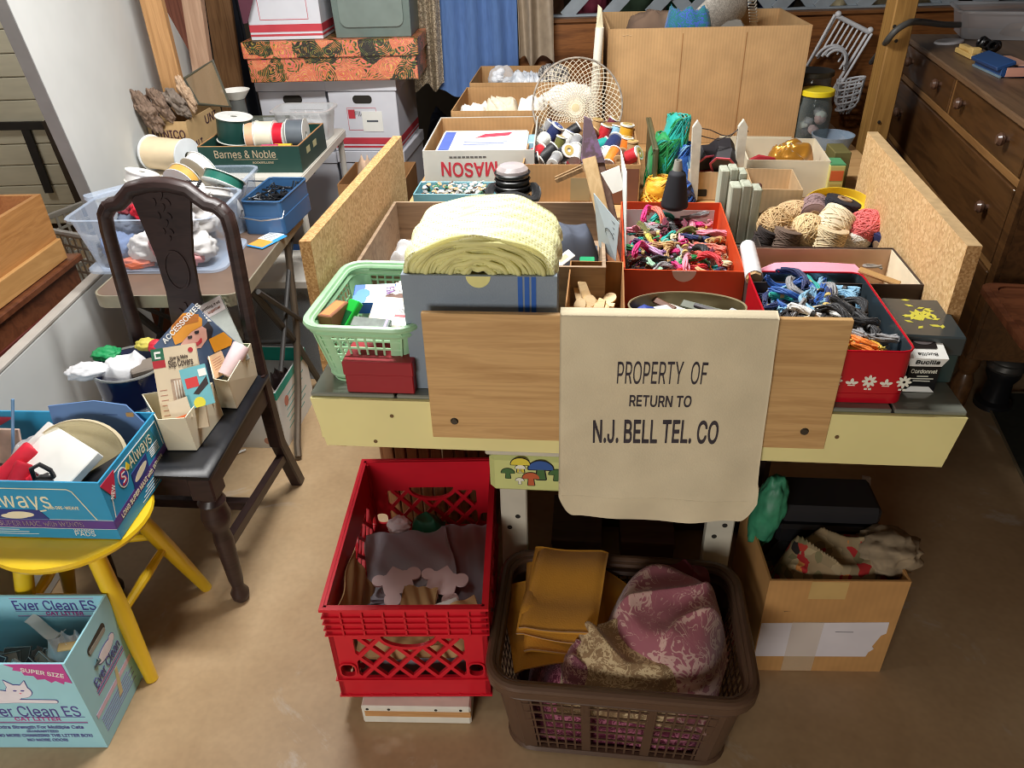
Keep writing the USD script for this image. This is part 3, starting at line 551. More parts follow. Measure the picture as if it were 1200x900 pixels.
# --- green basket
gk = T('plastic_basket', 'mint green plastic basket with a lattice wall full of packaged craft supplies', 'basket', (-.262, 1.40, .761), TA-2)
mint = mt('mint_plastic', (168, 214, 170), .35, .03, spec=.5)
bw, bd_, bh = .205, .285, .135
def rr_loop(w, d, r, z, n=8):
    P_ = rrect(w, d, r).exterior; L = P_.length; return V([(*P_.interpolate(L*i/(n*8)).coords[0], z) for i in range(n*8)])
def grid_wall(b, name, mat, p0, p1, zb, zt, nx, nz, s0=1.0, s1=1.0, th=.0025, wdt=.004, nrm=(0, 0)):
    """lattice of slats between two corners, joined as one part"""
    p0, p1 = V(p0, float), V(p1, float); out = []
    L = lambda u, t: np.append((p0+(p1-p0)*u)*(s0+(s1-s0)*t), zb+(zt-zb)*t)
    for i in range(nx+1): out.append(bar(L(i/nx, 0), L(i/nx, 1), wdt, th, (p1-p0)[::-1].tolist()+[0] if False else (nrm[0], nrm[1], 0.01), 0))
    for k in range(nz+1): out.append(bar(L(0, k/nz), L(1, k/nz), wdt, th, (nrm[0], nrm[1], .01), 0))
    return b.p(name, out, mat, smooth=False)
gk.p('bottom', prism(rrect(bw*.78, bd_*.82, .03), 0, .004), mint)
for z, s in ((.012, .79), (.118, .97)): gk.p('wall_band', tube(rr_loop(bw*s, bd_*s, .03*s, z), .006, 6, closed=True), mint)
gk.p('rim', cat(tube(rr_loop(bw+.012, bd_+.012, .04, bh), .0075, 8, closed=True), tube(rr_loop(bw-.004, bd_-.004, .036, bh-.004), .005, 6, closed=True)), mint)
hw, hd = bw/2, bd_/2
for nm, a, b_, nx, n_ in (('front_lattice', (-hw+.02, -hd), (hw-.02, -hd), 9, (0, -1)), ('back_lattice', (-hw+.02, hd), (hw-.02, hd), 9, (0, 1)), ('side_lattice', (-hw, -hd+.02), (-hw, hd-.02), 13, (-1, 0)), ('side_lattice', (hw, -hd+.02), (hw, hd-.02), 13, (1, 0))):
    grid_wall(gk, nm, mint, a, b_, .01, bh-.012, nx, 6, .79, .98, nrm=n_)
corner_walls(gk, bw, bd_, .035, .008, bh-.004, .79, .985, mint)
def packet(name, label, cat_, M, w, d, h, mat, prints=(), b=.002):
    t = T(name, label, cat_, M=M); t.p('body', bx(-w/2, w/2, -d/2, d/2, 0, h, b), mat)
    for pm, poly, *tx in prints: t.p('print', prism(poly, h, h+.0005), pm, smooth=False)
    return t
def wpose(b, x, y, z, rz=0, tilt=0, roll=0): return b.M@trimesh.transformations.translation_matrix([x, y, z])@rotm(0, 0, math.radians(rz))@rotm(math.radians(roll), math.radians(tilt), 0)
single('plastic_bag', mv(mound(.15, .22, .095, 5, .012, 14), (0, 0, .006)), clear('bag_green_grey', (200, 206, 196), .45, .2), 'heap of clear plastic bags filling the bottom of the green basket', 'bag', M=wpose(gk, 0, 0, 0), smooth=True)
cl = packet('clay_packet', 'blue and white packet of modelling clay in the green basket', 'packet', wpose(gk, -.018, .03, .098, 8, 0, 14), .085, .062, .028, mt('pack_blue', (40, 100, 190), .35, .04))
cl.p('label', prism(sbox(-.02, -.029, .041, .029), .028, .0285), mt('pack_pale', (204, 220, 236), .4)); cl.p('wave_print', prism(Point(-.022, .0).buffer(.014).union(Point(-.03, -.018).buffer(.016)).intersection(sbox(-.042, -.03, 0, .03)), .0285, .0289), mt('pack_blue2', (60, 140, 220), .35))
cl.p('lettering', onto(text('FIMO', .016, True, .034), (.026, 0, .0285), (.1, -1, 0), (1, .1, 0)), mt('pack_ink', (120, 60, 140), .5), smooth=False)
gs = packet('green_packet', 'bright green plastic snap case standing tilted in the green basket', 'case', wpose(gk, -.05, -.045, .10, 62, -38, 0), .075, .028, .016, mt('bright_green', (40, 190, 70), .25, .05)); gs.p('window', bx(-.02, .012, -.01, .01, .016, .0165, 0), mt('green_window', (24, 90, 50), .2))
pk = packet('floss_packet', 'orange and brown cardboard packet at the left end of the green basket', 'packet', wpose(gk, -.075, -.06, .092, 78, 0, 0), .07, .03, .04, mt('pack_brown', (150, 96, 66), .5)); pk.p('label', bx(-.03, .03, -.01, .01, .04, .0405, 0), mt('pack_orange', (226, 130, 70), .5))
pw = packet('muslin_packet', 'cream fabric packet with a printed white label in the green basket', 'packet', wpose(gk, .045, -.04, .10, 2, 4, 16), .1, .085, .022, ivory); pw.p('label', bx(-.012, .042, -.038, .015, .022, .0226, 0), paper_w); pw.p('barcode', [bx(.006+.0022*k, .0072+.0022*k, -.002, .01, .0226, .023, 0) for k in range(9)], blackp); pw.p('red_mark', bx(.0, .022, -.014, -.008, .0226, .023, 0), mt('pack_red', (206, 60, 70), .5)); pw.p('portrait_mark', [bx(.026, .032, -.03, -.01, .0226, .023, 0), bx(.034, .04, -.032, -.016, .0226, .023, 0)], mt('mark_dark', (50, 40, 40), .5))
ps = packet('foil_packet', 'grey plastic pouch with a lilac stripe at the front of the green basket', 'packet', wpose(gk, .01, -.095, .112, 0, 4, 12), .075, .03, .012, mt('pouch_grey', (96, 108, 100), .25, .3, 60)); ps.p('stripe', bx(.027, .032, -.015, .015, .012, .0125, 0), mt('stripe_lilac', (150, 140, 206), .4))
single('foil_bundle', mv(blob(.05, .045, .026, 9, .3, 5), (0, 0, 0)), mt('crinkled_foil', (206, 204, 196), .25, .25, 60, 1, 90, spec=.8), 'crinkled clear cellophane bundle at the right rear of the green basket', 'bundle', M=wpose(gk, .055, .055, .112), smooth=True)
single('brown_bundle', blob(.04, .04, .02, 12, .3, 5), mt('brown_bundle', (112, 84, 74), .6, .3, 50, .5, 90), 'brown yarn bundle in cellophane in the middle of the green basket', 'bundle', M=wpose(gk, .035, .0, .11), smooth=True)
sp = packet('slip_packet', 'small white slip of paper lying at the right of the green basket', 'packet', wpose(gk, .075, -.005, .122, 5, 6), .035, .05, .006, paper_w)

# --- wooden tray behind the tulle
tray = carton('wooden_tray', 'shallow grey-brown wooden tray behind the tulle box', 'tray', (-.045, 1.78, .56, .42, TA+.5), .762, .875, wood('tray_wood', (128, 106, 86), (166, 142, 116), (2, 30, 30), .7), t=.008)
single('soft_toy_bag', mv(mound(.2, .16, .075, 15, .02, 12), (0, 0, .008)), clear('bag_milk', (220, 224, 228), .5, .2), 'milky plastic bag with soft toys at the left of the wooden tray', 'bag', M=wpose(tray, -.16, -.02, .012), smooth=True)
single('red_bundle', mv(blob(.03, .03, .03, 21, .2), (0, 0, .03)), col((190, 30, 40)), 'red bundle standing in the wooden tray behind the tulle', 'bundle', M=wpose(tray, -.10, .08, .008), smooth=True)
single('plush_bear', cat(blob(.018, .018, .022, 3, .1), mv(blob(.012, .012, .012, 4, .1), (.004, 0, .03)), mv(blob(.006, .006, .006, 5, .1), (.014, 0, .038)), mv(blob(.006, .006, .006, 6, .1), (-.006, 0, .04))), mt('plush_white', (232, 230, 232), .9), 'tiny white plush figure lying on the plastic bag in the wooden tray', 'toy', M=wpose(tray, -.12, -.02, .10, 30, 60), smooth=True)
single('slate_cloth', mv(mound(.16, .15, .062, 25, .012, 8), (0, 0, .008)), mt('slate_cloth', (76, 82, 96), .9, .1), 'slate-grey folded cloth in the right rear of the wooden tray', 'fabric', M=wpose(tray, .19, .09, .012), smooth=True)
pc = packet('paper_card', 'small white tented card standing in the wooden tray right of the tulle', 'card', wpose(tray, .185, -.07, .07, 25, -30), .05, .04, .004, paper_w); pc.p('print', bx(-.012, .012, -.01, .01, .004, .0045, 0), mt('tan_print', (190, 170, 140), .7))
packet('green_block', 'small emerald green block in the wooden tray right of the tulle', 'block', wpose(tray, .24, -.10, .055, 0), .035, .03, .03, mt('emerald', (30, 150, 100), .4))

# --- small brown carton with wooden shapes
sb_ = carton('brown_carton', 'small brown cardboard box holding raw wooden cut-outs beside the canvas bag', 'box', (.183, 1.475, .118, .23, TA-1), .762, .87, kraft_d, t=.003)
lw = wood('raw_birch', (216, 184, 132), (238, 212, 166), (8, 30, 30), .7)
def wshape(k):
    if k % 3 == 0: return Polygon([(-.012, -.03), (.012, -.03), (.008, .03), (-.006, .034)]).buffer(.003)
    if k % 3 == 1: return unary_union([Point(0, .018).buffer(.014), sbox(-.006, -.03, .006, .018), sbox(-.016, -.006, .016, .004)])
    return unary_union([Point(-.01, 0).buffer(.011), Point(.01, 0).buffer(.011), sbox(-.006, -.02, .006, .014)])
for k in range(13):
    single('wooden_cutout', prism(wshape(k), 0, .004), lw, ['wedge-shaped', 'figure-shaped', 'double-lobed'][k % 3]+' raw birch cut-out at the '+('front' if k < 4 else 'middle' if k < 9 else 'back')+' of the small brown box', 'cut-out', 'wooden cut-outs in the small brown box', M=wpose(sb_, R_.uniform(-.035, .035), -.07+.011*k, .018+.006*(k % 5)+.002*k, R_.uniform(-50, 50), R_.uniform(-15, 15), R_.uniform(20, 55)), smooth=False)
single('wooden_cutout_pile', mv(mound(.108, .2, .03, 33, .012, 30), (0, 0, .006)), lw, 'layer of small raw wooden cut-outs on the bottom of the brown box', 'cut-outs', kind='stuff', M=wpose(sb_, 0, 0, 0))

# --- purple-topped wooden picket, card and leaning paper
pkp = T('wooden_picket', 'weathered wooden picket with a flaking purple top leaning between the boxes', 'picket', at(716, 300, .762))
w_old = wood('weathered_wood', (110, 88, 66), (176, 146, 108), (30, 30, 3), .8, bump=.4); purple = mt('flaking_purple', (132, 104, 140), .7, .25, 30, .5, 40, rgb2=(106, 86, 96), sharp=True)
A, B = aty(722, 318, 1.74), aty(690, 185, 1.86); C_ = aty(683, 137, 1.885)
pkp.p('front_lath', bar(A, B, .030, .012, (0, -1, .4), .002, .034), wood('raw_lath', (196, 162, 112), (220, 190, 142), (30, 30, 3), .8), world=True)
pkp.p('side_lath', bar(A+V([.022, .012, 0]), B+V([.024, .012, 0]), .02, .02, (0, -1, .4), .002), wood('old_dark_lath', (84, 62, 54), (116, 90, 76), (30, 30, 3), .85), world=True)
pkp.p('painted_tip', hull([B+V([-.017, -.008, -.01]), B+V([.04, -.008, -.01]), B+V([-.017, .02, -.01]), B+V([.04, .02, -.01]), C_+V([.004, 0, .0]), C_+V([.02, 0, -.008]), C_+V([.004, .012, 0]), C_+V([.02, .012, -.008])]), purple, world=True, smooth=False)
nt = T('wooden_lath', 'thin splintered wooden lath leaning against the thread box', 'slat', at(676, 225, .9))
nt.p('slat', bar(aty(652, 212, 2.0), aty(684, 198, 1.92), .012, .006, (0, -1, .2)), w_old, world=True); nt.p('slat', bar(aty(651, 208, 2.01), aty(682, 194, 1.94), .006, .006, (0, -1, .2)), w_old, world=True)
cd = T('printed_card', 'pale blue printed card with black writing leaning against the purple picket', 'card', at(712, 280, .79)); cdm = mt('card_blue', (190, 206, 212), .6)
cq = [aty(696, 226, 1.72), aty(726, 262, 1.66), aty(722, 306, 1.64), aty(702, 288, 1.7)]
n_ = np.cross(cq[1]-cq[0], cq[3]-cq[0]); n_ /= np.linalg.norm(n_); n_ *= -1 if n_[1] > 0 else 1
cd.p('card', hull([p+n_*k for p in cq for k in (0, .0015)]), cdm, world=True, smooth=False)
for k in range(4): a = cq[0]+(cq[3]-cq[0])*(.14+.13*k)+(cq[1]-cq[0])*.12; b_ = cq[1]+(cq[2]-cq[1])*(.14+.13*k)-(cq[1]-cq[0])*.15; cd.p('printed_line', bar(a+n_*.0017, b_+n_*.0017, .0016, .0006, n_, 0), mt('ink_grey', (90, 94, 100), .7), world=True)
cc = cq[0]*.3+cq[2]*.55+cq[1]*.15+n_*.0016; ux = (cq[1]-cq[0]); cd.p('curl_print', tube([cc+(math.cos(a)*ux*.16+math.sin(a)*(cq[0]-cq[3])/1.6*.16) for a in np.linspace(0, 5, 18)], .0008, 4), blackp, world=True)
wn = T('folded_paper', 'bright white folded paper sticking up beside the purple picket', 'paper', at(725, 230, .9))
wn.p('sheet', hull([p+V([0, k, 0]) for p in (aty(704, 203, 1.8), aty(726, 194, 1.78), aty(731, 222, 1.76), aty(718, 227, 1.77)) for k in (0, .0015)]), paper_w, world=True, smooth=False)
wn.p('standing_flap', hull([p+V([k, 0, 0]) for p in (aty(727, 175, 1.82), aty(734, 202, 1.76), aty(733, 300, 1.68), aty(730, 218, 1.76)) for k in (0, .0015)]), mt('grey_paper', (214, 220, 216), .6), world=True, smooth=False)

# --- orange shoe box of floss
ob = carton('shoe_box', 'bright orange shoe box full of coloured embroidery floss', 'box', [(725, 316), (869, 318), (848, 236), (733, 238)], .762, .858, mt('orange_card', (222, 76, 30), .5, .05), t=.003, inner=mt('inner_grey', (170, 150, 140), .8))
ob.p('white_label', bx(-ob.W/2+.012, ob.W/2-.014, ob.D/2-.0035, ob.D/2-.003, .02, .076, 0), mt('label_pale', (214, 206, 204), .6)); ob.p('front_notch', front(ob, prism(Point(0, ob.H-.0005).buffer(.026).intersection(sbox(-.1, 0, .1, ob.H-.0005)), 0, .0008), 0, 0), mt('notch_edge', (236, 200, 190), .7))
single('tangled_floss', mv(mound(ob.W*.95, ob.D*.95, .045, 41, .016, 26), (0, 0, .006)), speck('floss_mix', [(90, 30, 60), (40, 60, 50), (190, 60, 110), (40, 40, 60), (150, 110, 60), (30, 90, 90), (120, 30, 40)], 60, .7, .5, stretch=(1, 3, 1)), 'tangled floss filling the bottom of the orange shoe box', 'floss', kind='stuff', M=ob.M, smooth=True)
oc = ['magenta', 'pink', 'teal', 'yellow', 'maroon', 'black', 'olive', 'black', 'brown', 'maroon', 'magenta', 'tan', 'green', 'purple', 'orange', 'pink', 'coral', 'navy', 'lilac', 'cream', 'red', 'pale green', 'grey']
def obfix(i, g): return oc[(i*7+g.randrange(3)) % len(oc)]
scatter_skeins(ob, oc, 165, -.095, .098, -.172, .165, .034, .090, 'of the orange shoe box', 'in the orange shoe box', 3, obfix)

# --- oval tin behind the canvas bag
tn = T('oval_tin', 'open oval tin with sewing odds and ends behind the canvas bag', 'tin', (.355, 1.375, .761), TA)
tinm = mt('tin_gold', (166, 150, 110), .3, .1, metal=.7)
def oval(m, a, b): m = m.copy(); m.apply_scale((a, b, 1)); return m
tn.p('wall', oval(lathe([(.985, .003), (.99, .1), (1.0, .1), (1.0, 0), (.985, .003)], 48), .115, .062), tinm); tn.p('bottom', oval(lathe([(0, 0), (.99, 0), (.99, .004), (0, .004)], 48), .115, .062), tinm); tn.p('rim', tube([(.116*math.cos(a), .063*math.sin(a), .1) for a in np.linspace(0, 2*PI, 48)[:-1]], .002, 6, closed=True), mt('tin_rim', (214, 200, 160), .3, metal=.6))
single('blue_cloth', mv(blob(.03, .03, .035, 51, .25), (0, 0, .05)), col((50, 70, 150)), 'crumpled blue cloth at the left of the oval tin', 'fabric', M=wpose(tn, -.08, 0, .012), smooth=True)
single('lining_wad', mv(mound(.19, .1, .06, 52, .012, 12), (0, 0, .006)), mt('grey_lining', (150, 150, 150), .9, .2), 'grey wad of trimmings filling the oval tin', 'fabric', M=wpose(tn, 0, 0, .004), smooth=True)
for k, (x, y, z, rz, ro, w, d, c, lab) in enumerate([(-.048, .005, .082, 20, 20, .03, .03, (224, 224, 232), 'round white button card with blue and red print in the oval tin'), (-.01, .0, .084, -38, 15, .075, .022, (226, 220, 206), 'cream folded booklet in the oval tin'), (.03, .01, .088, -30, 25, .085, .02, (92, 98, 80), 'olive green zip packet in the oval tin'), (.05, -.005, .092, -34, 25, .08, .01, (52, 44, 50), 'dark zip packet leaning in the oval tin'), (.03, -.03, .088, 8, 10, .04, .03, (206, 194, 170), 'folded beige paper at the front of the oval tin'), (.09, .0, .082, 60, 10, .035, .02, (196, 200, 206), 'pale grey measuring tape in the oval tin'), (-.04, .03, .085, -50, 40, .06, .014, (110, 70, 50), 'brown leather strip at the back of the oval tin')]):
    packet('sewing_item', lab, 'sewing item', wpose(tn, x, y, z, rz, 0, ro), w, d, .006, col(c))

# --- red tin of floss
rt_ = T('red_tin', 'red rectangular tin with white flowers holding embroidery floss beside the front panel', 'tin', (.612, 1.333, .761), -6)
TW, TD, TH_ = .235, .335, .108
redt = mt('red_tin_paint', (190, 12, 34), .28, .04, coat=.4); steel = mt('tin_inside', (96, 112, 122), .25, .12, 12, metal=.7)
def rrwall(w, d, r, h, t, z=0): return prism(rrect(w, d, r).difference(rrect(w-2*t, d-2*t, max(r-t, .001))), z, z+h)
rt_.p('wall', rrwall(TW, TD, .022, TH_, .0015), redt, smooth=40); rt_.p('lining', rrwall(TW-.0032, TD-.0032, .0205, TH_-.004, .001, .003), steel, smooth=40); rt_.p('bottom', prism(rrect(TW-.004, TD-.004, .02), .001, .003), steel)
rt_.p('rim', tube(rr_loop(TW, TD, .022, TH_, 10), .0022, 8, closed=True), redt); rt_.p('foot_band', rrwall(TW+.002, TD+.002, .023, .02, .0012), redt, smooth=40)
wht = mt('print_white', (240, 238, 236), .4, .02)
fl = unary_union([affinity.rotate(affinity.translate(affinity.scale(Point(0, 0).buffer(1), .0026, .0052), 0, .0075), a, origin=(0, 0)) for a in range(0, 360, 45)]).difference(Point(0, 0).buffer(.0025)); fl = unary_union([fl, sbox(-.0006, -.013, .0006, -.008), sbox(-.006, -.0175, -.001, -.0135), sbox(.001, -.0175, .006, -.0135)])
lf = unary_union([affinity.rotate(affinity.translate(affinity.scale(Point(0, 0).buffer(1), .0028, .0052), 0, .006), a, origin=(0, 0)) for a in (-70, 0, 70)]+[sbox(-.006, -.004, .006, -.002)])
for k, x in enumerate(np.arange(-.105, .106, .03)): rt_.p('flower_print', onto(prism(affinity.scale(fl if k % 2 else lf, 1.05, 1.05, origin=(0, 0)), 0, .0004), (x+.005, -TD/2-.0002, .046 if k % 2 else .04), (1, 0, 0), (0, 0, 1)), wht, smooth=False)
single('tangled_floss', mv(mound(TW*.94, TD*.94, .066, 61, .014, 26), (0, 0, .004)), speck('floss_mix2', [(40, 70, 130), (30, 40, 60), (110, 150, 180), (30, 60, 90), (20, 24, 34)], 60, .7, .5, stretch=(1, 3, 1)), 'tangled blue and black floss filling the bottom of the red tin', 'floss', kind='stuff', M=rt_.M, smooth=True)
def rfix(i, g): return None
for n, cols, y0, y1, sd in ((52, ['light blue', 'blue', 'navy', 'light blue', 'teal', 'light blue', 'grey'], .03, .14, 1), (32, ['black', 'black', 'white', 'cream', 'black'], -.05, .03, 2), (20, ['grey', 'white', 'grey', 'black'], -.11, -.05, 3), (30, ['gold', 'orange', 'gold', 'orange', 'yellow'], -.128, -.10, 4)):
    xr = {1: (-.08, .068), 2: (-.045, .075), 3: (.02, .078), 4: (-.06, .055)}[sd]
    scatter_skeins(rt_, cols, n, *xr, y0, y1, .066, .111, 'of the red tin', 'in the red tin', 10+sd)
tg = packet('label_strip', 'folded white floss label with blue stripes in the middle of the red tin', 'label', wpose(rt_, .03, -.02, .10, 115, 8), .055, .016, .004, paper_w); tg.p('stripe', bx(-.025, .025, -.004, .0, .004, .0045, 0), mt('pack_blue', ()))

# --- dark shoe box with pink cloth
bs = carton('shoe_box', 'dark brown shoe box with a beige inside and pink cloth', 'box', [(868, 334), (1078, 330), (1046, 288), (874, 291)], .762, .856, mt('dark_brown_card', (66, 52, 46), .6), t=.003, inner=kraft_l, rz=TA)
for nm, y in (('lining_panel', bs.D/2-.0045),): bs.p(nm, bx(-bs.W/2+.004, bs.W/2-.004, y, y+.0012, .003, bs.H-.003, 0), mt('beige_lining', (206, 176, 150), .8))
bs.p('lining_panel', bx(bs.W/2-.0045, bs.W/2-.0033, -bs.D/2+.004, bs.D/2-.004, .003, bs.H-.003, 0), mt('cream_lining', (238, 226, 196), .8))
pinkc = mt('pink_cloth', (240, 160, 180), .85, .05, 10, .2, 200)
pf = T('pink_cloth', 'folded pink felt lying in the dark shoe box', 'fabric', bs.w(-.02, -.02, .004), TA)
for k in range(6): pf.p('fold', sheet(lambda u, v, k=k: (-.1+.0*u+u*(.175+.006*k), -.06+v*.115+.004*k, .036+.006*k+.005*np.sin(u*3)+.003*np.sin(v*5+k)-.02*np.clip(.12-u, 0, 1)*k), 16, 10, .004), pinkc, smooth=True)
pf.p('stack', bx(-.1, .08, -.055, .055, 0, .036, .01), pinkc)
single('tan_leather', mv(bx(-.045, .045, -.012, .012, 0, .006), (0, 0, 0)), col((190, 150, 96)), 'tan leather strip at the right end of the dark shoe box', 'strip', M=wpose(bs, .115, -.02, .072, -28, 10))
single('grey_strap', tube([(.02*math.cos(a), .012*math.sin(a), .002*a) for a in np.linspace(0, 5.5, 24)], .003, 8), col((150, 146, 140)), 'coiled grey strap at the right end of the dark shoe box', 'strap', M=wpose(bs, .118, .035, .07), smooth=True)
bb = T('bubble_roll', 'white cylinder of rolled plastic with a cork end beside the orange shoe box', 'roll', at(884, 330, .78)); A, B = aty(884, 326, 1.5), aty(876, 289, 1.64)
bb.p('roll', rod(A, B, .019, .017, 18), mt('milk_plastic', (226, 226, 228), .3, .06, 30, .6, 80), world=True); bb.p('cork_end', rod(A+(A-B)*.04, A, .015, .018, 8), mt('cork', (196, 158, 108), .8), world=True)
single('clear_wrap', blob(.03, .03, .02, 71, .3), clear('wrap', (230, 230, 236), .4), 'loose clear plastic wrap at the left end of the dark shoe box', 'wrap', M=wpose(bs, -.13, -.01, .05), smooth=True)

# --- dark green box and crochet-thread box
dg = T('gift_box', 'dark green box with a yellow leaf print behind the black and white thread box', 'box', (.785, 1.30, .761), TA-4)
grn = mt('dark_green_card', (44, 62, 60), .4, .06); dg.p('body', bx(-.05, .06, -.075, .075, 0, .095, .003), grn); dg.p('lid', bx(-.053, .063, -.078, .078, .06, .1, .003), mt('green_lid', (56, 64, 66), .25, .05, coat=.3))
g = random.Random(4); lp = unary_union([affinity.translate(affinity.rotate(Polygon([(0, 0), (.008, .004), (.017, 0), (.008, -.004)]), g.uniform(0, 360), origin=(0, 0)), max(-.04, min(.04, g.gauss(0, .017))), g.gauss(0, .02)) for _ in range(46)])
dg.p('leaf_print', prism(lp, .1, .1006), mt('leaf_yellow', (206, 198, 70), .6))
bu = T('thread_box', 'black and white crochet-thread box with a window, standing beside the red tin', 'box', (.758, 1.215, .761), TA)
bu.p('body', bx(-.026, .03, -.024, .03, 0, .055, .001), blackp); hp_ = hexa([(-.026, -.024, .055), (.03, -.024, .055), (.03, .03, .055), (-.026, .03, .055)], [(-.032, -.03, .075), (.036, -.03, .075), (.034, .05, .1), (-.03, .05, .1)]); bu.p('top', hp_, paper_w, smooth=False)
nrm = V([0, -.3, 1]); bu.p('window', onto(prism(rrect(.042, .044, .004), 0, .0006), (.001, .014, .0895), (1, 0, 0), (0, 1, .31)), mt('window_dark', (40, 36, 36), .15, coat=.5)); bu.p('window_yarn', onto(prism(affinity.scale(Point(0, 0).buffer(.018), 1, .6), .0006, .001), (.001, .012, .0892), (1, 0, 0), (0, 1, .31)), mt('yarn_grey', (92, 84, 84), .6))
bu.p('lettering', onto(text('Bucilla', .009, True, .042), (.002, -.0278, .0625), (1, 0, 0), (0, -.25, 1)), blackp, smooth=False); bu.p('lettering', onto(text('Bucilla', .007, False, .034), (.002, -.0165, .0793), (-1, 0, 0), (0, -1, -.31)), blackp, smooth=False)
bu.p('lettering', onto(text('Cordonnet', .008, True, .046), (.002, -.0242, .041), (1, 0, 0), (0, 0, 1)), wht, smooth=False)
for k, w in enumerate((.02, .04, .03)): bu.p('printed_line', bx(.002-w/2, .002+w/2, -.0246, -.024, .033-.005*k, .035-.005*k, 0), wht)
bu.p('base_band', hexa([(-.026, -.0246, 0), (.03, -.0246, 0), (-.026, -.024, 0), (.03, -.024, 0)], [(-.014, -.0246, .012), (.018, -.0246, .012), (-.014, -.024, .012), (.018, -.024, .012)]), paper_w, smooth=False)

# ================================================================ rear table
# big carton and its textiles
bc = carton('moving_carton', 'large kraft cardboard carton full of textiles at the back of the table', 'box', (.742, 3.135, .70, .46, -4), .759, 1.157, card('kraft_big', (196, 158, 112), 330, .1), t=.006)
for x in (-.09, .13): bc.p('crease', front(bc, prism(sbox(-.0015, .01, .0015, .38), 0, .0008), 0, x), kraft_d, smooth=False)
bc.p('flap_edge', hexa([(-bc.W/2-.018, -bc.D/2+.0, .02), (-bc.W/2-.012, -bc.D/2, .02), (-bc.W/2-.018, .1, .02), (-bc.W/2-.012, .1, .02)], [(-bc.W/2-.022, -bc.D/2+.01, .4), (-bc.W/2-.016, -bc.D/2+.01, .4), (-bc.W/2-.022, .1, .4), (-bc.W/2-.016, .1, .4)]), kraft)
bc.p('staples', [bx(-.3+.012*k, -.292+.012*k, -bc.D/2-.0014, -bc.D/2-.0006, .375+.002*(k % 2), .377+.002*(k % 2), 0) for k in range(3)], kraft_l, smooth=False)
single('brown_cloth', mv(mound(.30, .32, .45, 81, .02, 8), (0, 0, .0)), mt('brown_wool', (112, 90, 74), .95, .1, 20, .3, 150), 'brown wool cloth at the left of the large carton', 'fabric', M=wpose(bc, -.17, 0, .008), smooth=True)
single('teal_scarf', mv(mound(.24, .16, .53, 82, .02, 12), (0, 0, 0)), damask('scarf_teal', (24, 110, 120), (60, 90, 190), 30), 'teal and blue scarf folded at the front of the large carton', 'scarf', M=wpose(bc, -.06, -.12, .008), smooth=True)
pl = T('plaid_cloth', 'grey plaid wool cloth with a white fringe rolled up in the large carton', 'fabric', bc.w(.08, .06, .3), 20)
pl.p('roll', mv(oval(lathe([(0, -.14), (.05, -.14), (.06, -.1), (.06, .12), (.05, .14), (0, .14)], 20), 1.5, .6), (0, 0, .1), (0, 62, 20)), speck('plaid_wool', [(176, 170, 160), (206, 200, 190), (190, 184, 174), (160, 154, 146)], 260, .9, .3, randomness=.3, stretch=(1, .3, 1)), smooth=True)
pl.p('support_fold', bx(-.1, .1, -.05, .05, -.28, .08, .02), mt('grey_wool', (140, 136, 128), .95))
for k in range(9): pl.p('fringe', tube([(.1+.02*k*.5, -.03+.01*k, .155-.012*k), (.13+.012*k, -.02+.01*k, .15-.012*k), (.15+.01*k, -.01+.01*k, .165-.014*k)], .0025, 5), mt('fringe_white', (226, 220, 206), .9))
tr = T('paper_tube', 'tall white paper tube with a torn top standing at the left of the large carton', 'tube', (.325, 2.875, .759))
A = aty(703, 32, 2.875); tr.p('tube', rod((.318, 2.875, .76), A, .017, .015, 16), mt('tube_paper', (226, 220, 204), .7), world=True); tr.p('torn_end', hull([A+V([-.014, 0, -.01]), A+V([.012, 0, -.01]), A+V([-.008, .008, .07]), A+V([.004, -.006, .06]), A+V([0, .014, .02])]), mt('torn_paper', (206, 196, 166), .9), world=True, smooth=False)

# row of three cartons at the left
greyw = mt('printed_card_grey', (198, 196, 188), .7, .06, 8)
ma = carton('mason_carton', 'grey-white cardboard carton with upside-down red lettering holding paper packets', 'box', (-.066, 2.585, .345, .42, TA+2), .76, .905, greyw, t=.004, inner=kraft)
for nm, a in (('lining_panel', (-ma.W/2+.005, ma.W/2-.005, ma.D/2-.0055, ma.D/2-.0045, .004, ma.H-.002)), ('lining_panel', (-ma.W/2+.0045, -ma.W/2+.0055, -ma.D/2+.005, ma.D/2-.006, .004, ma.H-.002))): ma.p(nm, bx(*a, 0), kraft, smooth=False)
redi = mt('red_print', (190, 44, 60), .6); mt_ = text('MASON', .042, True, .175); v = V(mt_.vertices); v[:, 1] = (v[:, 1]-.02)*(1-.0*v[:, 0])-.09*np.abs(v[:, 0])**1.2; mt_.vertices = v
ma.p('lettering', front(ma, mv(mt_, (0, 0, 0), (0, 0, 180)), .085, -.03), redi, smooth=False); ma.p('lettering', front(ma, mv(text('M', .04, True), (0, 0, 0), (0, 0, 180)), .10, .155), redi, smooth=False); ma.p('printed_line', front(ma, prism(unary_union([sbox(-.06+.013*i, 0, -.05+.013*i, .005) for i in range(9)]), 0, .0005), .122, -.03), mt('print_grey', (90, 86, 84), .7), smooth=False)
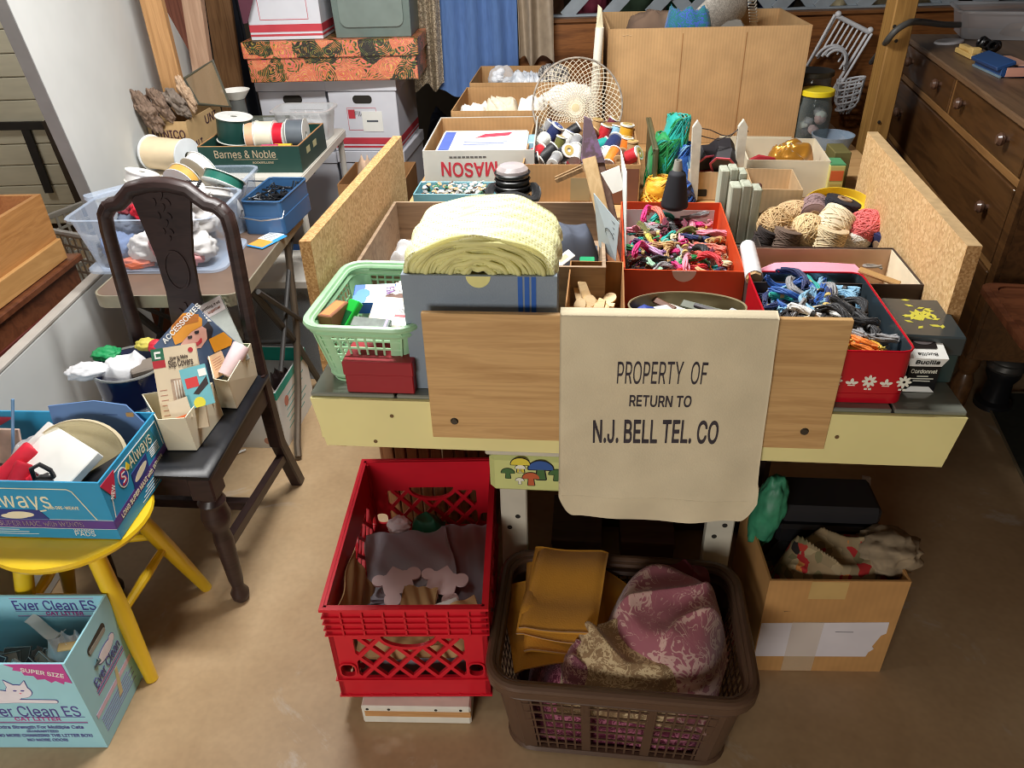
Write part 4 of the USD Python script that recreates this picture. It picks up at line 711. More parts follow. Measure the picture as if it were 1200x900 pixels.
for k in range(5): 
    pk_ = T('paper_packet', ['lowest', 'second', 'third', 'fourth', 'topmost'][k]+' white paper packet of the stack in the grey-white carton', 'packet', ma.w(.0+.006*(k % 2), -.05+.004*k, .012+.024*k), TA+2+(k*3 % 5)-2)
    pk_.p('packet', bx(-.145, .145, -.12, .12, 0, .022, .006), paper_w)
    if k == 4: pk_.p('red_print', prism(Polygon([(-.03, .02), (.08, .05), (.09, .09), (0, .07)]), .022, .0225), mt('packet_red', (214, 70, 90), .6)); pk_.p('blue_line', bx(-.135, -.1, -.115, .1, .022, .0225, 0), mt('packet_blue', (90, 110, 190), .6)); pk_.p('blue_text', prism(unary_union([sbox(-.06, -.06+.016*i, .06+.01*i, -.054+.016*i) for i in range(3)]), .022, .0224), mt('packet_blue', ()))
    else: pk_.p('edge_line', bx(-.12, .12, -.1205, -.12, .008, .012, 0), mt('packet_grey', (206, 206, 212), .6))
single('blue_packet', bx(-.012, .012, -.05, .05, 0, .12, .003), mt('pale_blue_pack', (150, 190, 210), .5), 'pale blue packet squeezed at the right of the grey-white carton', 'packet', M=wpose(ma, .158, 0, .004))
b2 = carton('kraft_carton', 'kraft carton with crumpled white lace, middle of the three cartons at the left', 'box', (.005, 3.03, .345, .40, TA), .76, .915, kraft, t=.004)
lace = mt('lace_white', (238, 234, 226), .9, .1, 60, .8, 60)
for k, (x, y, w, d) in enumerate([(-.1, -.12, .12, .14), (0, -.09, .13, .16), (.11, -.12, .12, .12)]): single('lace_wad', mv(mound(w*1.2, d*1.3, .185+.012*(k % 2), 90+k, .014, 14), (0, 0, .0)), [lace, mt('lace_ecru', (222, 208, 184), .9, .12, 60, .8, 60), lace][k], ['left crumpled white lace in the middle carton', 'ecru lace wad between the white ones in the middle carton', 'right crumpled white lace in the middle carton'][k], 'lace', M=wpose(b2, x, y, .006), smooth=True)
b3 = carton('kraft_carton', 'kraft carton with plastic bags, rearmost of the three cartons at the left', 'box', (.085, 3.435, .40, .36, TA), .76, .925, kraft, t=.004)
single('white_cloth', mv(mound(.33, .3, .13, 97, .02, 12), (0, 0, 0)), mt('white_cloth', (226, 228, 232), .9, .05), 'white cloth filling the rearmost carton', 'fabric', M=wpose(b3, 0, 0, .006), smooth=True)
bp = T('ball_bag', 'clear plastic bag of small white balls in the rearmost carton', 'bag', b3.w(-.08, -.08, .12), TA); g = random.Random(8)
for k in range(16): bp.p('ball', mv(trimesh.creation.icosphere(2, .013), (g.uniform(-.03, .03), g.uniform(-.03, .03), .01+.004*k)), mt('ball_pearl', (232, 234, 240), .3))
bp.p('bag', mv(blob(.055, .055, .06, 99, .2), (0, 0, .035)), bagp, smooth=True)
single('plastic_bag', mv(mound(.17, .14, .07, 101, .02, 22), (0, 0, .0)), mt('bag_bluish', (206, 212, 220), .25, .1, 30, .6, 60), 'crumpled bluish plastic bag in the middle of the rearmost carton', 'bag', M=wpose(b3, .03, -.07, .12), smooth=True)
single('floral_cloth', mv(mound(.17, .14, .075, 102, .02, 16), (0, 0, 0)), damask('floral_black', (40, 38, 42), (206, 200, 190), 40, .42), 'black cloth with a pale floral print at the right of the rearmost carton', 'fabric', M=wpose(b3, .13, -.05, .12), smooth=True)

# button tray, cups
bt = T('button_tray', 'light blue tray heaped with mixed buttons in front of the grey-white carton', 'tray', (-.11, 2.265, .76), TA)
bt.p('bottom', bx(-.16, .1, -.06, .06, 0, .004), mt('tray_blue', (120, 176, 190), .4)); 
for a in ((-.16, .1, -.06, -.056), (-.16, .1, .056, .06), (-.16, -.156, -.056, .056), (.096, .1, -.056, .056)): bt.p('wall', bx(*a, .0, .065, .001), mt('tray_blue', ()))
single('button_heap', mv(mound(.245, .11, .05, 110, .008, 40), (0, 0, 0)), speck('button_mix', [(190, 180, 160), (90, 80, 70), (220, 220, 216), (120, 130, 120), (60, 60, 60), (200, 170, 140)], 130, .4, .4), 'layer of small mixed buttons filling the light blue tray', 'buttons', kind='stuff', M=wpose(bt, -.03, 0, .006), smooth=True)
bcol = {'white': (232, 230, 224), 'brown': (110, 74, 54), 'black': (36, 34, 36), 'tan': (200, 170, 130), 'grey': (150, 150, 148), 'green': (60, 120, 90)}; _bt = {}
bprof = [(0, 0), (1, 0), (1, .25), (.85, .38), (.7, .25), (0, .25)]
for k in range(90):
    c = list(bcol)[g.choice([0, 0, 0, 1, 2, 3, 4, 5, 0, 3])]
    lx = g.uniform(-.145, .085); M = pose(bt.w(lx, g.uniform(-.045, .045), .05+.02*g.random()), g.uniform(0, 360), g.uniform(-35, 35), g.uniform(-35, 35))
    t = T('button', f'{c} round button '+('at the left' if lx < -.07 else 'at the right' if lx > .01 else 'in the middle')+' of the light blue tray', 'button', M=M, group=f'{c} buttons in the light blue tray', ref=_bt.get(c))
    if c not in _bt: _bt[c] = t; m = lathe(bprof, 12); m.apply_scale(.0075); t.p('disc', m, col(bcol[c], 'button', .3)); t.p('thread_hole', [mv(lathe([(.0009, .0019), (0, .0021)], 6), (x, 0, 0)) for x in (-.0018, .0018)], blackp)
bp2 = T('cup_stack', 'stack of black plastic cups wrapped in film beside the light blue tray', 'cups', (.02, 2.2, .76), TA)
for k in range(6): bp2.p('cup', mv(lathe([(.04, 0), (.05, .03), (.053, .033), (.05, .036), (.047, .032)], 24), (0, 0, .005+.018*k)), blackp)
bp2.p('top_dome', mv(lathe([(.048, 0), (.046, .02), (.036, .03), (0, .033)], 24), (0, 0, .118)), clear('dome_film', (196, 186, 186), .5, .2)); bp2.p('black_collar', tube([(.07*math.cos(a), .05*math.sin(a), .065+.012*math.sin(3*a)) for a in np.linspace(0, 2*PI, 24)[:-1]], .014, 8, closed=True), blackc)

# thread box
tbx = carton('thread_carton', 'worn kraft carton full of thread spools behind the purple picket', 'box', (.253, 2.525, .352, .50, TA), .76, .88, kraft, t=.004)
tbx.p('brown_panel', front(tbx, prism(sbox(.035, .002, .172, tbx.H-.012), 0, .001), 0), mt('brown_front', (122, 78, 58), .7)); tbx.p('tape_patch', front(tbx, prism(sbox(-.03, .01, .03, .08), 0, .001), 0), mt('tape_olive', (150, 136, 104), .4))
single('thread_layer', mv(mound(.33, .47, .062, 120, .02, 20), (0, 0, 0)), speck('thread_mix', [(40, 40, 44), (60, 50, 44), (150, 30, 40), (210, 206, 200), (40, 50, 90)], 40, .6, .4), 'layer of thread spools filling the bottom of the worn kraft carton', 'thread', kind='stuff', M=wpose(tbx, 0, 0, .004), smooth=True)
_sp = {}
def spool(c, M, where, gp, big=1.0, cap='white', pos=''):
    k = (c, big, where); t = T('thread_spool', f'{c} thread spool, {cap} ends, {pos} {where}', 'spool', M=M, group=f'{c} spools {gp}'+(' (large)' if big > 1 else ''), ref=_sp.get(k))
    if k in _sp: return t
    _sp[k] = t; m = lathe([(0, -.021), (.0125, -.021), (.0145, -.016), (.0145, .016), (.0125, .021), (0, .021)], 18); m.apply_scale(big); t.p('thread', m, dye(c), smooth=30)
    cm = paper_w if cap == 'white' else mt('spool_wood', (206, 170, 120), .6)
    for s in (-1, 1):
        e_ = mv(lathe([(0, 0), (.0155, 0), (.0155, .003), (.006, .0034), (.0035, .002), (0, .002)], 18), (0, 0, .021)); e_.apply_scale(big); e_ = e_ if s > 0 else mv(e_, (0, 0, 0), (180, 0, 0)); pth = t.p('end_disc', e_, cm)
    lb_ = mv(lathe([(.0045, .0), (.011, .0), (.011, .0005), (.0045, .0005)], 16), (0, 0, .0246)); lb_.apply_scale(big); t.p('label', lb_, mt('spool_label', (60, 90, 170), .5) if c in ('white', 'navy', 'grey') else gold_b, parent=None)
    return t
def px_on(px, py, z): return at(px, py, z)
for (px, py, c, rz, ti, big, cap) in [(627, 179, 'red', 40, 75, 1.5, 'white'), (641, 178, 'black', 30, 60, 1.4, 'white'), (647, 156, 'navy', -10, 35, 1.6, 'white'), (660, 178, 'black', -60, 60, 1.5, 'white'), (663, 163, 'white', 20, 30, 1.4, 'white'), (633, 165, 'white', 60, 80, 1.5, 'white'), (674, 166, 'grey', 70, 70, 1.2, 'white'), (670, 152, 'black', 10, 60, 1.3, 'white'), (674, 178, 'white', 80, 60, 1.3, 'white'), (655, 168, 'olive', 15, 20, 1.2, 'white'), (684, 170, 'black', 20, 40, 1.4, 'white'),
       (707, 156, 'red', 10, 20, 1.4, 'white'), (721, 156, 'light blue', 40, 20, 1.3, 'white'), (733, 157, 'gold', 0, 8, 1.6, 'white'), (702, 168, 'teal', 20, 80, 1.3, 'white'), (717, 169, 'navy', 60, 70, 1.7, 'white'), (733, 170, 'orange', 0, 10, 1.3, 'white'), (741, 174, 'tan', 0, 0, 1.2, 'wood'), (706, 181, 'white', 45, 80, 1.3, 'white'), (717, 182, 'orange', 60, 60, 1.3, 'wood'), (738, 182, 'red', -30, 60, 1.5, 'white'), (699, 180, 'grey', 10, 70, 1.2, 'white'), (727, 182, 'brown', 70, 80, 1.2, 'wood'), (620, 185, 'black', 0, 80, 1.3, 'white'), (650, 186, 'grey', 70, 80, 1.2, 'white'), (690, 158, 'brown', 30, 60, 1.3, 'wood'), (699, 148, 'tan', 0, 10, 1.3, 'wood'), (715, 146, 'maroon', 0, 30, 1.3, 'white'), (640, 148, 'grey', 0, 40, 1.2, 'white')]:
    p = at(px, py+2, .862); spool(c, pose(p, rz, ti), 'of the worn kraft carton', 'in the worn kraft carton', big, cap, 'at the '+('front' if py > 174 else 'middle' if py > 160 else 'back')+(' far left' if px < 645 else ' left' if px < 680 else ' right' if px < 720 else ' far right'))
ol = T('olive_lid', 'olive tin lid standing on edge between the thread carton and the large carton', 'sheet', (.452, 2.3, .76), TA)  # an olive tin lid stood on edge
ol.p('lid', bx(-.006, .006, -.02, .36, 0, .16, .003), mt('olive_tin', (96, 98, 72), .35, .1, metal=.3)); ol.p('rim', bx(-.012, -.006, -.02, .36, .15, .16, .002), mt('olive_tin', ()))
# woven wire basket leaning upright
wb = T('wire_basket', 'round white string basket leaning upright above the thread carton', 'basket', M=trimesh.transformations.translation_matrix(aty(677, 124, 2.79))@rotm(math.radians(70), 0, math.radians(4)))
RB = .158; strg = mt('string_white', (232, 222, 200), .8, .08, 40)
def bowl(r, a): return V([r*math.cos(a), r*math.sin(a), -.05*(1-(r/RB)**2)])
wb.p('rim', tube([bowl(RB, a) for a in np.linspace(0, 2*PI, 60)[:-1]], .0035, 6, closed=True), mt('rim_dark_cord', (150, 140, 128), .8, .4, 60)); wb.p('hub', mv(lathe([(.0, -.002), (.014, -.002), (.014, .002), (0, .003)], 16), (0, 0, -.05)), mt('hub_straw', (206, 190, 150), .8))
for k in range(42):
    for s in (-1, 1): wb.p('string', tube([bowl(.012+(RB-.012)*t, 2*PI*k/42+s*t*1.25) for t in np.linspace(0, 1, 12)], .0011, 4), strg)

single('white_doily', mv(blob(.10, .03, .06, 127, .3, 6), (0, 0, 0)), lace, 'bundled white crochet lace behind the round string basket', 'lace', loc=aty(668, 118, 2.98), smooth=True)
# skeins, fence box, blocks
for k, (px, py, z, c, rx, ry, rz_, lab) in enumerate([(776, 190, .85, 'green', .05, .07, .04, 'green yarn hank heaped behind the black thread cone'), (789, 178, .88, 'teal', .04, .05, .035, 'teal yarn hank on top of the green hank'), (797, 196, .84, 'blue', .035, .04, .03, 'bright blue yarn hank beside the teal hank'), (771, 222, .80, 'gold', .04, .045, .035, 'yellow yarn hank in front of the green hank'), (797, 226, .79, 'navy', .03, .04, .03, 'navy yarn hank behind the black thread cone')]):
    p = at(px, py, z); t = T('yarn_hank', lab, 'yarn', (p[0], p[1], .762), 20*k); h = z-.762
    t.p('core', mv(blob(rx*.9, ry*.9, max(h, rz_), 130+k, .12), (0, 0, max(h, rz_)*.98)), dye(c), smooth=True)
    for j in range(26): a = j*.41; t.p('strand', tube([(rx*1.0*math.cos(b_)*abs(math.cos(a*.5))+.004*math.sin(a*3), ry*math.sin(b_)*.95+.01*math.sin(a), max(h, rz_)*(1+.97*math.cos(b_*1.0+a)*.95)) for b_ in np.linspace(0, 2*PI, 20)[:-1]], .0022, 4, closed=True), dye(c) if j % 4 else dye({'green': 'teal', 'teal': 'green', 'blue': 'light blue', 'gold': 'yellow', 'navy': 'blue'}[c]))
fb = carton('fence_box', 'small kraft box with weathered white pickets at its corners and black and pink boxes inside', 'box', (.638, 2.385, .145, .22, TA), .76, .845, kraft_l, t=.004)
fb.p('handle_hole', front(fb, prism(rrect(.03, .022, .004), 0, .0006), .022, -.03), mt('hole_dark', ()))
wpk = mt('whitewash', (206, 202, 188), .85, .12, 30, .5, 40)
for (pa, pb_) in (((812, 236), (818, 141)), ((866, 205), (872, 140))):
    p = aty(*pa, 2.265); q_ = aty(*pb_, 2.265); nm = fb.p('picket', hull([V([p[0]-.012, 2.262, .765]), V([p[0]+.012, 2.262, .765]), V([p[0]-.012, 2.276, .765]), V([p[0]+.012, 2.276, .765])]+[V([q_[0]+dx, y, q_[2]-dz]) for y in (2.262, 2.276) for dx, dz in ((-.013, .02), (.013, .02), (0, 0))]), wpk, world=True, smooth=False)
fb.p('wire', tube([aty(x, y, 2.27) for x, y in ((820, 150), (832, 152), (845, 158), (856, 160), (866, 150), (877, 154))], .0016, 5), mt('wire_dark', (60, 50, 44), .5), world=True); fb.p('wire', tube([aty(x, y, 2.268) for x, y in ((814, 157), (828, 161), (842, 164), (858, 157), (870, 148))], .0016, 5), mt('wire_dark', ()), world=True)
hexp = Polygon([(-.03, 0), (.03, 0), (.04, .045), (.02, .075), (-.02, .075), (-.04, .045)])
for k, (x, y, rz, lab) in enumerate([(-.028, -.06, 20, 'left black hexagonal gift box with a pink rim in the fence box'), (.03, -.085, -15, 'right black hexagonal gift box with a pink rim in the fence box'), (.035, .03, 5, 'rear black hexagonal gift box in the fence box')]):
    t = T('gift_box', lab, 'box', M=wpose(fb, x, y, .062+.004*(k < 2), rz, 0, 35)); t.p('body', onto(prism(hexp, -.04, 0), (0, 0, .01), (1, 0, 0), (0, 0, 1)), mt('box_black', (40, 36, 40), .5))
    t.p('rim', onto(prism(hexp.difference(hexp.buffer(-.006)), 0, .003), (0, 0, .01), (1, 0, 0), (0, 0, 1)), mt('rim_pink', (196, 80, 100), .5))
single('white_ball', trimesh.creation.icosphere(3, .03), paper_w, 'white ball behind the black gift boxes', 'ball', M=wpose(fb, -.03, .05, .06))
gbk = wood('grey_wood', (140, 146, 128), (186, 190, 172), (20, 20, 2), .8, bump=.3)
for k, (px, pyb, pyt, y, w, d, lab) in enumerate([(858, 285, 198, 2.02, .075, .05, 'taller grey-green weathered wooden block right of the orange shoe box'), (869, 285, 216, 1.945, .085, .05, 'shorter grey-green weathered wooden block right of the orange shoe box')]):
    t = T('wood_block', lab, 'block', (.606+.016*k, y, .762), TA); h = [.175, .155][k]; w *= .92
    for j in range(3): t.p('lath', bx(-w/2+j*w/3, -w/2+(j+1)*w/3-.0006, -d/2, d/2, 0, h-(.006 if j == 2 else 0)+.004*(j == 1), .003), gbk)
sx = carton('small_carton', 'small open pale kraft box between the grey blocks and the yarn tray', 'box', (.768, 2.165, .135, .19, TA-3), .76, .856, kraft_l, t=.003)
single('dark_spindle', rod((0, -.06, 0), (.01, .02, .05), .014, .01), mt('spindle', (90, 60, 56), .5), 'dark wooden spindle leaning in the small pale kraft box', 'spindle', M=wpose(sx, -.045, 0, .02))
gx = carton('fabric_box', 'shallow cream cardboard box with gold satin, right of the pickets', 'box', (.868, 2.405, .24, .25, TA-3), .76, .872, cream_card, t=.004, inner=whitec)
gold = mt('gold_satin', (196, 136, 40), .22, .15, 10, .2, 20, metal=.45, sheen=.4)
single('satin_cloth', mv(mound(.17, .2, .15, 140, .045, 7, dirn=1.2), (0, 0, 0)), gold, 'shiny gold satin cloth draped in the cream box', 'fabric', M=wpose(gx, .025, .0, .006), smooth=True)
single('red_zip', tube([(-.05, 0, 0), (-.02, .01, .006), (.03, .015, .004)], [.006, .012, .004], 8), col((170, 40, 50)), 'red zip bundle at the left of the cream box', 'zip', M=wpose(gx, -.06, -.08, .095))
single('backing_card', bx(-.14, .09, -.001, .001, 0, .09, 0), cream_card, 'cream card sheet leaning on the large carton behind the gold satin', 'card', M=wpose(gx, -.04, .15, .02))
# yarn tray
yt = carton('yarn_tray', 'dark open tray with balls of yarn and string behind the dark shoe box', 'tray', (.805, 1.865, .32, .33, TA-2), .762, .80, mt('tray_dark', (58, 48, 42), .7), t=.004)
yb = T('oval_dish', 'yellow oval plastic dish standing at the back of the yarn tray', 'dish', M=wpose(yt, .06, .12, .07, 0, 0, 30)); yb.p('dish', oval(lathe([(0, 0), (.9, 0), (1, .02), (1.02, .02), (.93, -.006), (0, -.006)], 32), .085, .055), mt('dish_yellow', (232, 200, 60), .35))
def ball(px, py, z, r, c, lab, sq=(1, 1, 1), kind=0, rz=0, ti=0):
    p = at(px, py, z); t = T('yarn_ball', lab, 'yarn', M=pose(p, rz, ti)); rgb = c; m1, m2 = col(rgb, 'yarn', .85), col(tuple(min(255, int(x*1.1)) for x in rgb), 'yarnl', .85)
    if kind == 0:
        t.p('core', blob(r*.93*sq[0], r*.93*sq[1], r*.93*sq[2], int(px), .04), m1, smooth=True)
        for k in range(4): t.p('winding', wind(r, 14, .0017, int(px)+k, sq), (m1, m2)[k % 2], smooth=True)
    else:
        t.p('tube', lathe([(r*.45, -r*.9), (r*.45, r*.9)] if kind == 2 else [(0, -r*.9), (r*.42, -r*.9), (r*.42, r*.92), (r*.25, r*.92), (r*.25, -r*.5), (0, -r*.5)], 20), mt('core_card', (170, 140, 110), .8)); prof = [(r*.42, -r*.85)]+[(r*(.92+.06*(k % 2)), -r*.85+k*r*1.7/14) for k in range(15)]+[(r*.42, r*.85)]; t.p('thread', lathe(prof, 24), m1, smooth=True)
        for k_ in range(3): t.p('winding', tube([(r*.985*math.cos(a_), r*.985*math.sin(a_), r*.8*math.sin(a_*(.37+.11*k_)+k_)) for a_ in np.linspace(0, 60, 200)], .0013, 4), m2, smooth=True)
    return t
ball(908, 264, .815, .047, (196, 166, 122), 'tan ball of twine at the left of the yarn tray'); ball(931, 250, .825, .042, (206, 176, 134), 'wound tan twine roll behind the tan ball', (1.3, .8, .8)); ball(946, 270, .815, .043, (222, 196, 150), 'cream ball of twine in the middle of the yarn tray')
ball(955, 246, .84, .034, (140, 116, 116), 'brown and lilac thread cone lying at the back of the yarn tray', kind=1, rz=70, ti=80); ball(982, 250, .84, .045, (36, 36, 44), 'black roll of yarn below the yellow dish', kind=1, rz=0, ti=15); ball(976, 265, .825, .046, (226, 210, 180), 'cream ribbon roll with an open centre in the yarn tray', kind=2, rz=30, ti=50)
ball(1015, 266, .825, .052, (224, 116, 116), 'pink ball of yarn at the right of the yarn tray', (1, .95, .85)); ball(972, 281, .805, .038, (214, 196, 160), 'wide cream cardboard ring at the front of the yarn tray', kind=2, ti=10); ball(1003, 282, .80, .03, (216, 212, 204), 'small white yarn ball in front of the pink ball', (1.4, .7, .7)); ball(1038, 283, .805, .032, (40, 42, 84), 'navy thread tube right of the pink ball', kind=1, rz=20, ti=75)
ball(921, 281, .795, .036, (110, 92, 80), 'flat brown roll at the front left of the yarn tray', kind=1, ti=10); ball(897, 280, .79, .03, (50, 42, 40), 'dark brown roll in the shade at the left of the yarn tray', kind=1, ti=20); ball(944, 258, .81, .028, (210, 170, 130), 'small peach roll between the twine balls', kind=1, rz=40, ti=30); ball(1004, 250, .81, .02, (206, 166, 80), 'small golden roll beside the yellow dish', kind=1, ti=20)

# black thread cone in the orange box
p = aty(790, 244, 1.915); cn2 = T('thread_cone', 'black thread cone on a grey core standing at the back of the orange box', 'cone', (p[0], p[1], p[2]))
cn2.p('thread', lathe([(0, 0), (.025, 0), (.034, .006)]+[(.035-.014*(k/18)+.0006*(k % 2), .01+.082*k/18) for k in range(19)]+[(.012, .1), (0, .1)], 28), mt('cone_black', (26, 27, 34), .75, .15, 60), smooth=True); cn2.p('core', lathe([(.013, .098), (.009, .125), (.006, .125), (.006, .1)], 16), mt('core_grey', (150, 150, 140), .7))

# jars, packs, wall rack
glass = clear('jar_glass', (150, 160, 160), .08, .05, (.9, .93, .93))
def jar(x, y, z, r, h, lidm, lab, fill, seed, lh=.02):
    t = T('glass_jar', lab, 'jar', (x, y, z)); t.p('glass', lathe([(0, .0), (r*.9, 0), (r, .01), (r, h*.72), (r*.88, h*.86), (r*.86, h), (r*.83, h), (r*.85, h*.85), (r*.96, h*.71), (r*.96, .012), (0, .006)], 28), glass, smooth=40)
    t.p('lid', mv(lathe([(r*.9, 0), (r*.97, .002), (r*.97, lh-.003), (r*.93, lh), (0, lh)], 28), (0, 0, h-.004)), lidm)
    g = random.Random(seed)
    for k in range(10): t.p('filling', mv(blob(r*.33, r*.33, r*.28, seed+k, .3, 4, 2), (g.uniform(-.5, .5)*r, g.uniform(-.5, .5)*r, r*.35+h*.06*k)), fill[k % len(fill)], smooth=True)
gf = [mt('scrap_grey', (150, 146, 150), .6), mt('scrap_dark', (60, 52, 60), .6), mt('scrap_pink', (206, 170, 170), .6), mt('scrap_white', (216, 216, 210), .6)]
gdk = [mt('scrap_dark', ()), mt('scrap_brown', (84, 62, 48), .6), mt('scrap_red', (130, 60, 56), .6)]
bw_ = T('glass_dish', 'pale blue glass dish carrying the jar with the yellow lid', 'dish', (1.185, 2.80, .76)); bw_.p('dish', lathe([(0, 0), (.06, 0), (.07, .03), (.075, .045), (.07, .045), (.06, .012), (0, .012)], 28), clear('dish_blue', (150, 170, 190), .5, .1))
jar(1.14, 2.9, .76, .062, .165, mt('lid_yellow', (226, 206, 40), .35), 'glass jar of scraps with a yellow lid beside the large carton', gf, 150); jar(1.178, 3.06, .76, .075, .2, mt('lid_dark', (64, 58, 46), .5), 'large dark glass jar with a brown lid behind the yellow-lidded jar', gdk, 160)
for k, (px, py, w, d, h, c, lab) in enumerate([(984, 236, .045, .07, .10, (206, 196, 120), 'small yellow and green seed packet standing right of the cream box'), (994, 236, .05, .1, .115, (110, 104, 60), 'olive green box standing against the right particle board')]):
    p = at(px, py, .762); t = T('packet', lab, 'packet', (p[0]-.01+.02*k, p[1]+.06+.1*k, .762), TA); t.p('body', bx(-w/2, w/2, -d/2, d/2, 0, h), col(c)); 
    if k == 0: t.p('label', bx(-w/2+.004, w/2-.004, -d/2-.0006, -d/2, .055, .085, 0), mt('label_orange', (226, 110, 60), .5)); t.p('green_top', bx(-w/2+.001, w/2-.001, -d/2+.001, d/2-.001, h, h+.004, 0), mt('green_pack', (90, 160, 110), .5)); t.p('yarn_picture', bx(-w/2+.006, w/2-.006, -d/2-.0006, -d/2, .01, .045, 0), mt('yarn_pic', (190, 170, 90), .5))
rk = T('wire_rack', 'white wicker letter rack hanging tilted on the brown wall', 'rack', M=trimesh.transformations.translation_matrix(aty(968, 80, 3.70))@rotm(0, math.radians(24), 0)); wk = mt('rack_white', (226, 228, 232), .45)
hw_, hh_ = .085, .20
def arc(cx, cz, r, a0, a1, y, n=16): return [(cx+r*math.cos(a), y, cz+r*math.sin(a)) for a in np.linspace(a0, a1, n)]
rk.p('frame', tube([(-hw_, 0, -hh_+.08), (-hw_, 0, hh_), (hw_, 0, hh_), (hw_, 0, -hh_+.08)]+arc(0, -hh_+.08, hw_, 0, -PI, 0)[1:-1], .007, 8, closed=True), wk); rk.p('top_bar', rod((-hw_, -.01, hh_), (hw_, -.01, hh_), .01), wk); 
for s in (-1, 1): rk.p('frame_rail', rod((s*(hw_+.014), -.012, hh_), (s*(hw_+.01), -.02, -.05), .006), wk); rk.p('knob', mv(trimesh.creation.icosphere(2, .014), (s*hw_, -.01, hh_+.008)), wk)
for k in range(6): x = -.06+.024*k; rk.p('spindle', rod((x, 0, hh_), (x, 0, .02-.06*abs(k-2.5)/2.5+.06), .0045), wk)
for r, y in ((.075, -.01), (.06, -.03), (.045, -.045)): rk.p('arch', tube(arc(0, .02-.5*y, r, 0, PI, y), .006, 8), wk)
bc_ = aty(994, 110, 3.66)
for k in range(5): rk.p('basket_hoop', tube([bc_+V([.062*math.cos(a)*(1-.08*k), .03*math.sin(a), .06-.03*k+.012*math.cos(a)]) for a in np.linspace(0, 2*PI, 24)[:-1]], .005, 6, closed=True), wk, world=True)
for k in range(9): a = 2*PI*k/9; rk.p('basket_stake', tube([bc_+V([.062*math.cos(a), .03*math.sin(a), .065]), bc_+V([.055*math.cos(a), .03*math.sin(a), -.03]), bc_+V([.02*math.cos(a), .015*math.sin(a), -.085])], .004, 6), wk, world=True)

# things on the dresser
p, p2 = at(1117, 47, 1.051), at(1104, 32, 1.051); ang = math.degrees(math.atan2(p2[1]-p[1], p2[0]-p[0]))-90; rr_ = math.radians(ang); pb2 = T('storage_bin', 'clear plastic shoe bin on top of the dresser', 'bin', (p[0]+.26*math.cos(rr_)-.16*math.sin(rr_), p[1]+.26*math.sin(rr_)+.16*math.cos(rr_), 1.051), ang)
cbm = clear('bin_clear', (196, 196, 200), .38, .2); w, d, h = .50, .30, .10
def open_bin(t, w, d, h, mat, s=.9, th=.003, rim=.012, r=.03):
    nz = 10; lo, hi = rrect(w*s, d*s, r), rrect(w, d, r); n = 48
    L = lambda P_, z: V([(*P_.exterior.interpolate(P_.exterior.length*i/n).coords[0], z) for i in range(n)])
    ring = [L(lo, 0), L(hi, h), L(rrect(w+2*rim, d+2*rim, r+rim), h), L(rrect(w+2*rim, d+2*rim, r+rim), h-.008), L(rrect(w+2*rim-.004, d+2*rim-.004, r+rim), h-.003), L(rrect(w-2*th, d-2*th, r), h-.003), L(rrect(w*s-2*th, d*s-2*th, r), th)]
    ring[5] = L(rrect(w-2*th, d-2*th, r-.001), h-.0005)
    v = np.vstack([ring[0], ring[1], ring[2], ring[3]]); f = []
    for i in range(3):
        for j in range(n): j2 = (j+1) % n; f += [[i*n+j, i*n+j2, (i+1)*n+j2], [i*n+j, (i+1)*n+j2, (i+1)*n+j]]
    t.p('walls', trimesh.Trimesh(v, f, process=False), mat, smooth=40); t.p('bottom', prism(lo, 0, .003), mat)
open_bin(pb2, w, d, h, cbm)
single('label_card', bx(-.04, .04, -.001, .001, 0, .05, 0), mt('label_grey', (170, 170, 160), .6), 'pale printed tag inside the clear bin on the dresser', 'tag', M=wpose(pb2, .0, -.13, .02, 0, 20, -15)); single('tan_wallet', mound(.25, .16, .05, 170, .008, 8), mt('wallet_tan', (126, 96, 70), .7), 'tan cloth lying in the clear bin on the dresser', 'fabric', M=wpose(pb2, .04, 0, .004), smooth=True)
p = at(1112, 50, 1.051); wl = T('plastic_dish', 'white oval plastic dish lying on the dresser in front of the clear bin', 'lid', p, 30); wl.p('lid', oval(lathe([(0, .008), (.95, .008), (1, .004), (1, 0), (0, 0)], 28), .07, .04), mt('lid_white', (226, 230, 238), .4))  # a loose oval lid, lying flat
p = at(1140, 66, 1.051); yt2 = T('wooden_tray', 'yellow wooden box lid with black lens parts on the dresser', 'tray', p, -98); yw = wood('yellow_wood', (196, 160, 90), (222, 190, 122), (3, 30, 30), .5)
yt2.p('base', bx(-.09, .06, -.03, .03, 0, .015), yw); yt2.p('raised_strip', bx(-.085, .05, -.022, .0, .015, .028), yw); yt2.p('block', bx(.03, .06, -.03, .0, .015, .035), yw)
for k, (x, y, r) in enumerate([(-.05, .03, .02), (-.01, .03, .016), (.02, .035, .018), (.0, .05, .014)]): single('lens_part', mv(lathe([(r*.6, 0), (r, 0), (r, .02), (r*.8, .024), (r*.6, .02)], 20), (0, 0, 0), (60, 0, 20*k)), blackp, ['leftmost ring-shaped black lens part by the yellow wooden lid', 'second black lens part by the yellow wooden lid', 'third black lens part by the yellow wooden lid', 'smallest black lens part behind the others'][k], 'lens part', M=yt2.M@trimesh.transformations.translation_matrix([x, y+.02, .03]))
p = at(1172, 84, 1.051); bt2 = T('blue_tin', 'blue hinged tin box with a picture lid lying open on the dresser', 'tin', p, -96); bl_ = mt('blue_tin_paint', (36, 70, 120), .35, coat=.3)
